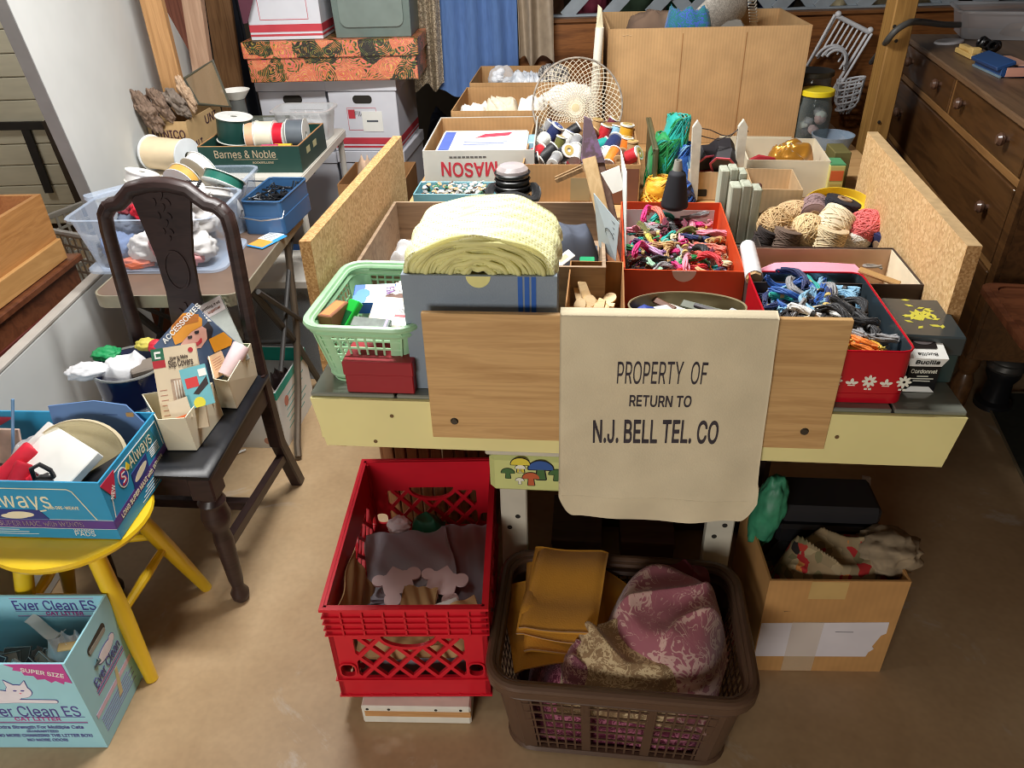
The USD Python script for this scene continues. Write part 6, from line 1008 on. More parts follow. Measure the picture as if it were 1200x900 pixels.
lb2 = T('laundry_basket', 'white plastic laundry basket half hidden behind the wooden drawer', 'basket', (-1.47, 2.72, .36), -25); wpl = mt('white_plastic', (226, 224, 216), .4, .04)
lb2.p('rim', tube(rr_loop(.40, .34, .08, .25), .012, 8, closed=True), wpl); lb2.p('lower_rim', tube(rr_loop(.36, .30, .07, .05), .012, 8, closed=True), wpl); lb2.p('bottom', prism(rrect(.35, .29, .07), 0, .01), wpl)
for nm, a, b_, nx, n_ in (('side_lattice', (.19, -.12), (.19, .12), 7, (1, 0)), ('front_lattice', (-.13, -.165), (.13, -.165), 8, (0, -1)), ('side_lattice', (-.19, -.12), (-.19, .12), 7, (1, 0)), ('back_lattice', (-.13, .165), (.13, .165), 8, (0, -1))): grid_wall(lb2, nm, wpl, a, b_, .0, .25, nx, 5, .92, 1.0, nrm=n_, wdt=.009, th=.004)
single('basket_stand', bx(-.2, .2, -.15, .15, 0, .358, .003), rd, 'dark red wooden stool under the white laundry basket', 'stool', loc=(-1.5, 2.72, 0), rz=-25)

# ================================================================ the chair
ch = T('dining_chair', 'dark mahogany dining chair with a carved splat back and black leather seat', 'chair', (-.889, 1.66, 0), -6)
mah = wood('mahogany', (34, 23, 23), (56, 40, 38), (6, 6, 30), .4, .05, dist=1.2); lea = mt('black_leather', (24, 26, 32), .42, .1, 30, .15, 80)
fw, bw2 = .175, .168
for s in (-1, 1):
    ch.p('front_leg', mv(lathe([(.014, 0), (.022, .012), (.024, .03), (.015, .05), (.019, .08), (.024, .22), (.02, .25), (.032, .275), (.036, .3), (.03, .33), (.034, .345), (.026, .36), (.03, .37)], 20), (s*fw, -.21, 0)), mah); ch.p('leg_block', bx(s*fw-.03, s*fw+.03, -.24, -.18, .365, .435, .004), mah)
    ch.p('rear_leg', cat(bar((s*bw2, .275, 0), (s*bw2, .20, .22), .036, .036, (0, 1, 0), .004), bar((s*bw2, .20, .21), (s*bw2, .19, .46), .038, .038, (0, 1, 0), .004)), mah)
    ch.p('seat_rail', bar((s*fw, -.2, .40), (s*bw2, .2, .40), .025, .065), mah); ch.p('side_stretcher', bar((s*fw, -.2, .19), (s*bw2, .215, .15), .022, .03), mah)
ch.p('seat_rail', bar((-fw, -.212, .40), (fw, -.212, .40), .025, .065), mah); ch.p('seat_rail', bar((-bw2, .2, .40), (bw2, .2, .40), .025, .065), mah); ch.p('cross_stretcher', bar((-fw+.01, -.02, .165), (fw-.01, -.02, .165), .022, .03), mah)
ch.p('seat', hexa([(-fw-.032, -.245, .437), (fw+.032, -.245, .437), (bw2+.02, .2, .437), (-bw2-.02, .2, .437)]+[(-fw-.034, -.25, .45), (fw+.034, -.25, .45), (bw2+.022, .2, .45), (-bw2-.022, .2, .45)], [(-fw-.015, -.23, .466), (fw+.015, -.23, .466), (bw2, .19, .466), (-bw2, .19, .466)]), lea, smooth=60)
# the back: posts, crest and splat leaning backwards
def bk_(x, z): return (x, .195+(z-.46)*.08, z)
for s in (-1, 1): ch.p('back_post', tube([bk_(s*(bw2-.0), .46), bk_(s*(bw2-.004), .6), bk_(s*(bw2-.002), .75), bk_(s*(bw2-.002), .86), bk_(s*(bw2-.006), .90), bk_(s*(bw2-.025), .925)], [.021, .02, .019, .019, .02, .02], 10), mah)
cr = [(-.150, .912), (-.142, .925), (-.128, .935), (-.108, .94), (-.09, .955), (-.07, .975), (-.03, .985), (0, .987), (.03, .985), (.07, .975), (.09, .955), (.108, .94), (.128, .935), (.142, .925), (.150, .912)]
ch.p('crest_rail', tube([bk_(x, z-.008) for x, z in [(x*1.06, z) for x, z in cr]], [.02]*15, 10), mah)
sp2 = Polygon([(-.028, .44), (.028, .44), (.05, .52), (.052, .60), (.045, .70), (.05, .80), (.068, .90), (.078, .95), (.05, .97), (-.05, .97), (-.078, .95), (-.068, .90), (-.05, .80), (-.045, .70), (-.052, .60), (-.05, .52)])
ch.p('splat', onto(prism(sp2, -.006, .006), bk_(0, 0), (1, 0, 0), (0, .08, 1)), mah)
ins = affinity.scale(Point(0, .76).buffer(1, quad_segs=10), .034, .055)
spl = lambda poly, n, d=.010: ch.p(n, onto(prism(poly, .005, d), bk_(0, 0), (1, 0, 0), (0, .08, 1)), mah)
spl(ins.difference(ins.buffer(-.006)), 'carved_oval'); spl(ins.buffer(-.007), 'carved_boss', .008)
for k, (x, z, r) in enumerate([(0, .955, .014), (-.018, .94, .01), (.018, .94, .01), (0, .925, .012), (-.014, .905, .009), (.014, .905, .009), (0, .885, .011), (-.01, .865, .008), (.01, .865, .008), (0, .845, .009), (0, .66, .011), (-.016, .645, .009), (.016, .645, .009), (0, .63, .01), (-.012, .61, .009), (.012, .61, .009), (0, .595, .008)]): spl(affinity.rotate(affinity.scale(Point(x, z).buffer(1, quad_segs=4), r*.55, r), 30*(k % 3-1)), 'carved_leaf')

# pattern boxes on the seat
SZ = .468
def hexbox(name, lab, rim, base, z0, z1, mat, t=.0025):
    c = sum(V(p) for p in base)/4; b = T(name, lab, 'box', (*c, z0)); r = [V([*p, z1]) for p in rim]; q = [V([*p, z0]) for p in base]
    for i, nm in enumerate(('front_panel', 'side_panel', 'back_panel', 'side_panel')):
        j = (i+1) % 4; d = r[j]-r[i]; n = V([-d[1], d[0], 0])/np.linalg.norm(d[:2])*t
        b.p(nm, hull([q[i], q[j], r[i], r[j], q[i]+n, q[j]+n, r[i]+n, r[j]+n]), mat, world=True, smooth=False)
    b.p('bottom_panel', hull([p+V([0, 0, k]) for p in q for k in (0, t)]), mat, world=True, smooth=False); return b
A2 = lambda *p: [at(*q, z)[:2] for q, z in p]
ivb = mt('ivory_card', (226, 218, 192), .6, .03)
zt = SZ+.102
fa = hexbox('pattern_box', 'front ivory cardboard file box on the chair seat holding a slip-cover booklet', A2(((184, 492), zt), ((217, 490), zt), ((249, 448), zt), ((166, 462), zt)), A2(((197, 528), SZ), ((231, 528), SZ), ((262, 486), SZ), ((186, 500), SZ)), SZ+.001, zt, ivb)
fb2 = hexbox('pattern_box', 'rear ivory cardboard file box on the chair seat holding magazines', A2(((250, 444), zt+.008), ((267, 447), zt+.008), ((294, 402), zt+.008), ((240, 402), zt+.008)), A2(((258, 478), SZ), ((278, 479), SZ), ((302, 440), SZ), ((254, 446), SZ)), SZ+.001, zt+.008, ivb)
for b, q in ((fa, ((238, 480), (252, 470))), (fb2, ((285, 435), (294, 424)))):
    A, B = at(*q[0], SZ+.05), at(*q[1], SZ+.06); b.p('slit', bar(A+V([.002, -.001, 0]), B+V([.002, -.001, 0]), .003, .0015, (0, 0, 1), 0), mt('slit_grey', (150, 140, 120), .8), world=True)
def leaflet(name, lab, cat_, c4, mat, th=.006):
    """a booklet given by its four world corners: lower left, lower right, upper right, upper left"""
    c4 = [V(p) for p in c4]; ux = c4[1]-c4[0]; uy = c4[3]-c4[0]; n = np.cross(ux, uy); n /= np.linalg.norm(n)
    M = np.eye(4); M[:3, 0] = ux/np.linalg.norm(ux); y = uy-M[:3, 0]*(uy@M[:3, 0]); M[:3, 1] = y/np.linalg.norm(y); M[:3, 2] = np.cross(M[:3, 0], M[:3, 1]); M[:3, 3] = c4[0]
    t = T(name, lab, cat_, M=M); t.W, t.L = np.linalg.norm(ux), np.linalg.norm(y); t.p('pages', bx(0, t.W, 0, t.L, -th, 0, 0), mat, smooth=False)
    t.pr = lambda n_, poly, m, k=1: t.p(n_, prism(poly, 0, .0004*k), m, smooth=False); t.tx = lambda s, h, x, y_, m, w=None, rot=0, bold=True: t.p('lettering', mv(text(s, h, bold, w, .0005), (x, y_, .0008), (0, 0, rot)), m, smooth=False); return t
# slip cover booklet
ys = 1.555; k1 = leaflet('sewing_booklet', 'beige slip-cover sewing booklet with a green corner in the front file box', 'booklet', [aty(193, 508, 1.495), aty(245, 500, 1.50), aty(237, 408, 1.60), aty(170, 411, 1.595)], mt('booklet_beige', (216, 198, 168), .5, .04))
W, L = k1.W, k1.L
k1.pr('green_corner', sbox(0, L*.86, W*.28, L), mt('booklet_green', (40, 104, 74), .5)); k1.pr('red_corner', sbox(0, L*.77, W*.28, L*.86), mt('booklet_red', (176, 40, 50), .5)); k1.pr('machine_print', unary_union([sbox(W*.07, L*.88, W*.2, L*.90), sbox(W*.07, L*.9, W*.1, L*.96), sbox(W*.07, L*.94, W*.21, L*.965)]), paper_w, 2)
k1.pr('photo_print', sbox(W*.33, 0, W*.75, L*.62), mt('photo_beige', (176, 150, 128), .5, .35, 40)); k1.pr('curtain_print', unary_union([sbox(W*(.4+.06*i), L*.3, W*(.43+.06*i), L*.6) for i in range(4)]), mt('curtain_pale', (226, 216, 200), .5), 2); k1.pr('chair_print', sbox(W*.42, L*.15, W*.66, L*.34), mt('photo_brown', (130, 96, 80), .5), 2)
k1.tx('How to Make', .008, W*.60, L*.845, mt('ink_brown', (80, 66, 56), .6), W*.4); k1.tx('Slip Covers', .016, W*.62, L*.76, mt('ink_brown', ()), W*.55); k1.pr('red_dot', Point(W*.88, L*.93).buffer(.006), mt('booklet_red', ()), 2)
for i in range(6): k1.pr('printed_line', sbox(W*.06, L*(.2+.06*i), W*.22, L*(.208+.06*i)), mt('print_red_brown', (170, 110, 90), .6))
k2 = leaflet('craft_leaflet', 'turquoise craft leaflet with red lettering in front of the slip-cover booklet', 'leaflet', [aty(222, 480, 1.505), aty(252, 472, 1.515), aty(243, 431, 1.56), aty(209, 434, 1.555)], mt('leaflet_turq', (110, 180, 190), .4), .003)
k2.pr('red_print', sbox(k2.W*.12, k2.L*.5, k2.W*.6, k2.L*.75), mt('leaflet_red', (206, 60, 60), .5)); k2.pr('dark_print', Polygon([(k2.W*.3, k2.L*.35), (k2.W*.95, k2.L*.7), (k2.W*.95, k2.L*.5), (k2.W*.5, k2.L*.3)]), mt('mark_dark', ())); k2.pr('yellow_print', Point(k2.W*.45, k2.L*.1).buffer(k2.W*.22).intersection(sbox(0, 0, k2.W, k2.L)), mt('leaflet_yellow', (226, 216, 60), .5)); k2.pr('price_tag', sbox(k2.W*.68, k2.L*.72, k2.W*.98, k2.L*.9), paper_w, 2)
k3 = leaflet('paper_slip', 'small beige instruction slip with an orange edge at the front of the front file box', 'slip', [aty(203, 496, 1.475), aty(226, 488, 1.485), aty(238, 470, 1.51), aty(220, 464, 1.515)], mt('slip_beige', (206, 190, 164), .6), .002); k3.pr('orange_edge', sbox(k3.W*.1, 0, k3.W*.9, k3.L*.2), mt('slip_orange', (236, 120, 70), .5))
k7 = leaflet('paper_slip', 'cream paper sheet leaning at the left of the front file box', 'sheet', [aty(176, 500, 1.57), aty(192, 500, 1.57), aty(186, 452, 1.62), aty(163, 464, 1.62)], cream_card, .002)
# magazine
o4, n4 = aty(230, 400, 1.745), V([0, -1, .45]); onp = lambda px, py: EYE+ray(px, py)*((o4-EYE)@n4)/(ray(px, py)@n4)
k4 = leaflet('magazine', 'dark blue accessories magazine with a person in an orange knitted hat on its cover', 'magazine', [onp(243, 462), onp(288, 412), onp(231, 351), onp(186, 399)], mt('mag_blue', (74, 92, 120), .35, .06), .006)
W, L = k4.W, k4.L; mg = lambda n, c: mt('mag_'+n, c, .4, .06)
def P2(px, py):   # cover point from its picture position
    o = k4.M[:3, 3]; n = k4.M[:3, 2]; r = ray(px, py); q = EYE+r*((o-EYE)@n)/(r@n)-o; return (q@k4.M[:3, 0], q@k4.M[:3, 1])
clipm = sbox(0.0005, .0005, W-.0005, L-.0005)
def pm2(n, pts, m, k=1): 
    g_ = Polygon([P2(*p) for p in pts]).buffer(.002).intersection(clipm)
    if g_.area > 1e-7: k4.pr(n, g_, m, k)
pm2('hair_print', [(237, 385), (244, 378), (249, 386), (247, 396), (240, 398)], mg('hair', (46, 40, 44)), 1)
pm2('face_print', [(213, 404), (221, 392), (233, 381), (241, 386), (242, 397), (235, 407), (220, 408)], mg('skin', (226, 168, 150)), 2); pm2('hat_print', [(201, 390), (203, 377), (212, 368), (226, 367), (236, 374), (236, 381), (224, 388), (213, 400), (206, 403)], mg('hat', (226, 150, 40)), 3)
for i in range(3): pm2('hat_fold_print', [(203, 386-4*i), (216, 378-4*i), (232, 375-3*i), (232, 376-3*i), (216, 380-4*i), (204, 388-4*i)], mg('hatd', (180, 104, 24)), 4)
for (x, y) in ((223, 395), (231, 389)): pm2('eye_print', [(x-2, y), (x+1.5, y-1), (x+1.5, y+.6), (x-1.5, y+1.4)], mg('hair', ()), 4)
pm2('smile_print', [(228, 403), (233, 401), (236, 397), (236, 400), (232, 404)], mg('lips', (200, 60, 70)), 4); pm2('glove_print', [(246, 398), (262, 390), (272, 396), (270, 404), (252, 412)], mg('hat', ()), 3)
a_, b_ = P2(194, 403), P2(236, 359); mm = text('ACCESSORIES', .013, True, math.hypot(b_[0]-a_[0], b_[1]-a_[1])*1.0, .0005); k4.p('lettering', mv(mm, ((a_[0]+b_[0])/2, (a_[1]+b_[1])/2, .0018), (0, 0, math.degrees(math.atan2(b_[1]-a_[1], b_[0]-a_[0])))), paper_w, smooth=False)
for i in range(4): pm2('printed_line', [(238+2*i, 366+3*i), (249+2*i, 363+4*i), (249+2*i, 363.6+4*i), (238+2*i, 366.7+3*i)], paper_w, 2)
for k in range(4):
    d = .014*k; c4 = [aty(262, 436, 1.72+d), aty(292, 420, 1.74+d), aty(286-k*-2, 362-2*k*0, 1.86+d), aty(236+k*6, 357, 1.86+d)]; kk = leaflet('pattern_booklet', ['frontmost', 'second', 'third', 'rearmost'][k]+' grey and green pattern booklet standing behind the accessories magazine', 'booklet', c4, mt(['bk_grey', 'bk_green', 'bk_white', 'bk_pale'][k], [(170, 176, 170), (60, 150, 100), (226, 226, 220), (206, 210, 206)][k], .5, .1, 30), .006)
    if k == 0: kk.pr('title_panel', sbox(kk.W*.1, kk.L*.78, kk.W*.98, kk.L*.99), mt('bk_pinkwhite', (232, 222, 220), .5)); kk.tx('putting it all', .007, kk.W*.55, kk.L*.9, mt('ink_brown', ()), kk.W*.7); kk.tx('together', .007, kk.W*.6, kk.L*.83, mt('print_red_brown', ()), kk.W*.5)
k5 = leaflet('pattern_envelope', 'tan printed pattern envelope in front of the magazines in the rear file box', 'envelope', [aty(252, 444, 1.67), aty(268, 434, 1.68), aty(283, 396, 1.74), aty(242, 418, 1.73)], mt('env_tan', (196, 160, 124), .6, .1, 40), .003)
for i in range(5): k5.pr('printed_line', sbox(k5.W*.2, k5.L*(.3+.1*i), k5.W*.85, k5.L*(.32+.1*i)), mt('print_red_brown', ()))
A, B = at(264, 440, SZ+.08), aty(283, 405, 1.74); single('pink_roll', rod(A, B, .019, .022, 16), mt('pale_pink', (240, 214, 218), .7), 'pale pink roll of fabric standing in the rear file box', 'fabric', smooth=True)
# enamel pot with plastic bag
po = T('enamel_pot', 'navy blue enamel pot at the rear of the chair seat, stuffed with a plastic bag', 'pot', (-.985, 1.72, SZ+.001)); nav = mt('navy_enamel', (30, 42, 92), .2, coat=.6)
po.p('pot', lathe([(0, 0), (.08, 0), (.088, .012), (.092, .10), (.089, .10), (.085, .014), (0, .005)], 36), nav); po.p('rim', tube([(.092*math.cos(a), .092*math.sin(a), .1) for a in np.linspace(0, 2*PI, 36)[:-1]], .0035, 6, closed=True), mt('rim_steel', (190, 196, 196), .3, metal=.7))
single('plastic_bag', mv(mound(.15, .14, .15, 310, .014, 9), (0, 0, 0)), mt('bag_white_film', (222, 224, 228), .3, .06, 30, .7, 50), 'crumpled white plastic bag bulging out of the navy pot', 'bag', M=wpose(po, -.01, -.015, .008), smooth=True); single('plastic_bag', blob(.05, .028, .022, 312, .3), mt('bag_white_film', ()), 'end of a white plastic bag hanging over the left rim of the navy pot', 'bag', M=wpose(po, -.085, -.05, .11, 10), smooth=True)
single('green_cloth', mv(blob(.035, .028, .016, 313, .4), (0, 0, 0)), col((20, 140, 80)), 'emerald green cloth at the left rim of the navy pot', 'fabric', M=wpose(po, -.07, .03, .115), smooth=True); single('red_apple_cloth', mv(blob(.02, .02, .018, 314, .2), (0, 0, 0)), col((190, 30, 50)), 'red cloth ball at the back of the navy pot', 'fabric', M=wpose(po, .055, .05, .12), smooth=True); single('yellow_print_cloth', mv(blob(.03, .02, .016, 315, .3), (0, 0, 0)), col((190, 180, 80)), 'yellow-green printed cloth at the back of the navy pot', 'fabric', M=wpose(po, .02, .07, .115), smooth=True); single('dark_stack', bx(-.03, .03, -.03, .03, 0, .1, .004), col((120, 110, 100)), 'grey-brown card stack at the front right of the navy pot', 'cards', M=wpose(po, .045, -.03, .012, 30))
# baby wipes box
wi = carton('wipes_box', 'white and teal cardboard carton under the brown folding table', 'box', (-.868, 2.255, .235, .30, -6), 0, .225, mt('wipes_white', (222, 224, 222), .5, .04), t=.004)
tl = mt('teal_print', (20, 160, 140), .5)
for poly, fn in ((sbox(-.1175, 0, .1175, .028), front), (sbox(-.15, 0, .15, .028), right)): wi.p('teal_band', fn(wi, prism(poly, 0, .0006), .196), tl, smooth=False)
wi.p('teal_band', [bx(-.113, .113, .1455, .146, .17, .224, 0)], tl); wi.p('lettering', front(wi, text('baby', .022, True), .10, -.05), mt('wipes_ink', (60, 66, 64), .6), smooth=False); wi.p('lettering', front(wi, text('wipes', .022, False), .075, -.05), mt('wipes_ink', ()), smooth=False)
for k in range(6): wi.p('printed_line', right(wi, prism(sbox(-.10+.01*(k % 2), 0, .06+.02*(k % 3), .004), 0, .0005), .05+.022*k), mt('wipes_teal_line', (120, 180, 176), .6))
wi.p('baby_photo', front(wi, prism(unary_union([Point(-.015, 0).buffer(.013), Point(.02, .004).buffer(.013)]), 0, .0006), .03, .07), mt('photo_skin', (190, 140, 120), .6)); wi.p('picture', right(wi, prism(Point(0, 0).buffer(.018), 0, .0006), .15, -.08), mt('photo_red', (206, 130, 110), .6))
for k, (x, y, z, r, c, lab) in enumerate([(.03, -.05, .13, .06, (216, 200, 186), 'beige lace wad in the white and teal carton'), (-.03, .04, .14, .06, (226, 220, 210), 'white cloth wad at the back of the white and teal carton'), (-.02, -.08, .13, .04, (196, 50, 70), 'red and white packet in the white and teal carton'), (.05, .06, .14, .05, (60, 44, 44), 'dark brown cloth at the right of the white and teal carton')]): single('cloth_wad', mv(mound(r*2, r*1.7, z+.05, 330+k, .02, 18), (0, 0, 0)), col(c), lab, 'fabric', M=wpose(wi, x, y, .006), smooth=True)
tf2 = T('wire_stand', 'thin white wire stand lying on the floor beside the white and teal carton', 'stand', at(270, 532, .0)); tf2.p('wire', tube([at(268, 535, .006), at(288, 527, .006)], .004, 6), paper_w, world=True)

# ================================================================ floor: stool, branded cartons, crate, basket, carton
ylw = mt('yellow_enamel', (240, 200, 40), .3, .04, coat=.3)
SO = V([-1.0, 1.315, 0]); ys_ = T('stool', 'yellow painted wooden stool under the blue carton', 'stool', SO); SH = .412
ys_.p('seat', mv(oval(lathe([(0, -.022), (.9, -.022), (.97, -.018), (1, -.008), (.985, 0), (.9, .002), (0, -.002)], 40), .175, .165), (0, 0, SH)), ylw)
feet = [V([-.885, 1.190, 0]), V([-.845, 1.476, 0]), V([-1.20, 1.45, 0]), V([-1.19, 1.235, 0])]; tops = [V([-.925, 1.235, SH-.02]), V([-.925, 1.39, SH-.02]), V([-1.08, 1.39, SH-.02]), V([-1.08, 1.235, SH-.02])]
for a, b in zip(feet, tops): ys_.p('leg', tube([a, a+(b-a)*.5, b], [.0145, .021, .019], 14), ylw, world=True)
mid = lambda i, t: feet[i]+(tops[i]-feet[i])*t
for i, j, t in ((0, 1, .52), (1, 2, .62), (2, 3, .52), (3, 0, .62)): ys_.p('stretcher', tube([mid(i, t), (mid(i, t)+mid(j, t))/2, mid(j, t)], [.009, .0125, .009], 10), ylw, world=True)

# blue carton on the stool
cr_, fr_ = at(142, 632, SH+.004), at(202, 545, SH+.004)
d_ = np.linalg.norm(fr_[:2]-cr_[:2]); u_ = (fr_-cr_)/d_; rzA = math.degrees(math.atan2(u_[1], u_[0]))-90; WA = .52
cA = cr_[:2]+u_[:2]*d_/2-V([math.cos(math.radians(rzA)), math.sin(math.radians(rzA))])*WA/2
blu = mt('carton_blue', (44, 150, 196), .45, .04); blud = mt('carton_blue_deep', (34, 120, 168), .5, .04)
al = carton('pad_carton', 'bright blue printed carton full of sewing odds and ends on the yellow stool', 'box', (*cA, WA, d_, rzA), SH+.004, SH+.004+.156, blu, t=.004, inner=kraft_l)
prp = mt('print_purple2', (92, 62, 140), .5); crm = mt('print_cream', (236, 230, 200), .5); FX = WA/2
put = lambda n, poly, m, k=1: al.p(n, front(al, prism(poly, 0, .0003+.0003*k), 0), m, smooth=False)
putr = lambda n, poly, m, k=1: al.p(n, right(al, prism(poly, 0, .0003+.0003*k), 0), m, smooth=False)
put('purple_band', sbox(-FX, .030, FX, .052), prp); put('white_line', sbox(-FX, .0535, FX, .0545), paper_w, 1); put('white_line', sbox(-FX, .028, FX, .029), paper_w, 1)
put('corner_line', LineString([(-FX, .138), (FX-.075, .138), (FX-.065, .132), (FX-.035, .055)]).buffer(.0012), crm, 2)
al.p('lettering', front(al, text('Always', .042, False, .155), .086, FX-.20), crm, smooth=False); al.p('lettering', front(al, text('with DRI-WEAVE', .008, True, .07), .083, FX-.10), crm, smooth=False); al.p('swash', front(al, prism(LineString([(-.03, 0), (0, -.006), (.04, .002)]).buffer(.0018), 0, .0006), .077, FX-.18), crm, smooth=False)
put('photo_panel', Polygon([(FX-.30, .054), (FX-.14, .054), (FX-.155, .080), (FX-.30, .080)]), mt('photo_blue', (50, 60, 130), .5), 2); put('pad_print', unary_union([affinity.scale(Point(FX-.2, .067).buffer(1), .03, .008), affinity.scale(Point(FX-.215, .062).buffer(1), .03, .007)]), crm, 3)
al.p('lettering', front(al, text('SUPER MAXI with WINGS', .013, True, .19), .0345, FX-.165), crm, smooth=False); al.p('lettering', front(al, text('PADS', .013, False, .045), .008, FX-.075), paper_w, smooth=False); al.p('lettering', front(al, text('WRAPPED', .006, False, .045), .021, FX-.075), paper_w, smooth=False)
for k in range(3): put('printed_line', sbox(FX-.30, .010+.006*k, FX-.18-.02*k, .0115+.006*k), paper_w)
Dh = d_/2
putr('purple_band', Polygon([(-Dh, .030), (Dh, .044), (Dh, .070), (-Dh, .052)]), prp); putr('white_frame', LineString([(-Dh+.01, .055), (-Dh+.03, .135), (-Dh+.05, .14), (Dh-.012, .14), (Dh-.008, .072)]).buffer(.0011), paper_w, 2)
putr('red_corner', Polygon([(-Dh, .147), (-Dh+.055, .147), (-Dh+.03, .09)]), mt('print_red2', (206, 50, 80), .5), 3); al.p('lettering', right(al, mv(text('NEW', .011, True, .03), (0, 0, 0), (0, 0, 52)), .105, -Dh+.033, .0014), paper_w, smooth=False)
for n, r, m, k in (('badge', .024, paper_w, 3), ('badge', .0205, mt('badge_blue', (50, 80, 160), .5), 4)): putr(n, affinity.scale(Point(-Dh+.075, .11).buffer(r), .8, 1), m, k)
putr('badge_s', LineString([(-Dh+.084, .122), (-Dh+.072, .124), (-Dh+.068, .114), (-Dh+.08, .108), (-Dh+.082, .099), (-Dh+.068, .097)]).buffer(.0035), mt('print_red2', ()), 5); putr('badge_s', LineString([(-Dh+.083, .119), (-Dh+.072, .121), (-Dh+.07, .115), (-Dh+.079, .109), (-Dh+.080, .102), (-Dh+.07, .1)]).buffer(.0015), paper_w, 6)
putr('teal_band', Polygon([(-Dh+.085, .1), (Dh-.03, .104), (Dh-.04, .139), (-Dh+.11, .139)]), mt('print_tealblue', (30, 130, 150), .5), 1); al.p('lettering', right(al, text('Always', .03, False, .10), .108, .03, .0016), crm, smooth=False); putr('yellow_drop', Polygon([(-Dh+.09, .118), (-Dh+.10, .132), (-Dh+.108, .118), (-Dh+.10, .112)]), mt('drop_yellow', (236, 206, 50), .5), 6)
putr('photo_panel', Polygon([(-.03, .056), (.04, .062), (.045, .10), (-.025, .096)]), mt('photo_blue', ()), 4); putr('pad_print', affinity.rotate(affinity.scale(Point(.008, .078).buffer(1), .03, .009), 12), crm, 5); al.p('lettering', right(al, mv(text('LONG SUPER MAXI with WINGS', .011, True, .20), (0, 0, 0), (0, 0, 3.6)), .0415, .0, .0012), crm, smooth=False)
for k in range(4): putr('printed_line', sbox(-.02+.01*k, .008+.007*k, .09, .0095+.007*k), paper_w)
for k in range(5): putr('printed_line', sbox(.06, .076+.005*k, .10, .0775+.005*k), paper_w, 3)
# its contents
single('scrap_layer', mv(mound(WA*.94, d_*.93, .055, 400, .012, 14), (0, 0, 0)), mt('scrap_mix', (120, 110, 104), .8, .3, 12), 'layer of mixed cloth scraps filling the bottom of the bright blue carton', 'scraps', kind='stuff', M=wpose(al, 0, 0, .005), smooth=True)
fd = T('card_folder', 'blue-grey cardboard folder standing at the back right of the bright blue carton', 'folder', al.w(.13, d_/2-.03, .03), rzA); fp = Polygon([(-.115, 0), (.11, 0), (.108, .11), (.075, .155), (0, .165), (-.112, .15)]); fd.p('folder', onto(prism(fp, -.002, .002), (0, 0, 0), (1, 0, .0), (0, .12, 1)), mt('folder_blue', (96, 132, 184), .6, .05)); fd.p('sticker', onto(prism(rrect(.018, .011, .003), .0021, .0026), (.08, .015, .13), (1, 0, 0), (0, .12, 1)), mt('sticker_tan', (190, 150, 90), .6))
for k in range(2): fd.p('printed_line', onto(prism(sbox(0, 0, .035, .002), .0021, .0025), (.015, .0155, .128-.006*k), (1, 0, 0), (0, .12, 1)), mt('line_blue', (60, 90, 140), .6))
pt = T('round_tray', 'round straw-coloured tray wrapped in film standing in the bright blue carton', 'tray', M=wpose(al, .115, .03, .10, 0, 0, 52)); pt.p('disc', oval(lathe([(0, -.006), (.9, -.006), (1, .004), (.96, .012), (.85, .0), (0, 0)], 40), .115, .085), mt('tray_straw', (206, 192, 158), .35, .1, 18, .3, 60)); pt.p('film', oval(lathe([(1.0, .006), (.9, .014), (0, .015)], 32), .114, .084), clear('film_gold', (226, 214, 170), .25, .12))
we = T('white_box', 'flat white cardboard box lying tilted in the bright blue carton', 'box', M=wpose(al, .105, -.01, .118, -32, 0, 24)); we.p('body', bx(-.095, .095, -.052, .052, 0, .02, .002), paper_w); we.p('end_flap', bx(-.115, -.095, -.052, .052, .002, .022, .003), mt('flap_white', (216, 214, 210), .6))
bm = T('black_pouch', 'black velvet pouch with a loop handle at the front of the bright blue carton', 'pouch', M=wpose(al, .10, -.075, .085, 10, 0, 30)); bm.p('body', mv(blob(.04, .034, .03, 410, .25), (0, 0, .01)), blackc, smooth=True); bm.p('loop', tube([(-.02, .02, .03), (-.02, .035, .05), (0, .04, .058), (.018, .03, .045), (.02, .02, .03)], .005, 8), blackc)
single('black_strap', tube([(.0, -.05, .05), (.04, .0, .085), (.085, .05, .10), (.10, .07, .115), (.085, .085, .11), (.05, .03, .09)], [.02, .026, .022, .012, .012, .01], 10), mt('black_nylon', (30, 30, 34), .6), 'black nylon strap bundle along the right side of the bright blue carton', 'strap', M=wpose(al, .145, -.035, -.0), smooth=True)
for k, (x, y, z, L, r, rz, ti, lab) in enumerate([(-.005, -.02, .105, .055, .024, 50, 62, 'upright red rolled ribbon in the bright blue carton'), (.015, -.06, .09, .05, .02, 70, 50, 'red ribbon roll leaning below the upright one'), (-.03, -.08, .08, .05, .022, 0, 85, 'red ribbon roll lying at the front of the bright blue carton')]): single('ribbon_roll', lathe([(.004, -L), (r*.92, -L), (r, -L+.006), (r*.96, 0), (r, L-.006), (r*.9, L), (.004, L)], 20), redf, lab, 'ribbon', M=wpose(al, x, y, z, rz, ti))
single('red_cloth', blob(.04, .02, .012, 414, .3), redf, 'red cloth scrap beside the black pouch', 'fabric', M=wpose(al, .06, -.05, .095, -30), smooth=True)
ro = T('rope_coil', 'coil of white rope at the left of the bright blue carton', 'rope', al.w(-.085, -.045, .06), rzA); rop = mt('rope_white', (230, 226, 214), .9, .1, 80, .5, 150)
for k in range(12): a0 = k*.9; ro.p('rope_loop', tube([(.038*math.cos(a)+.006*math.sin(a0), .03*math.sin(a)+.006*math.cos(a0*2), .012+.0075*k+.008*math.sin(a*2+a0)) for a in np.linspace(0, 2*PI, 22)[:-1]], .0065, 7, closed=True), rop)
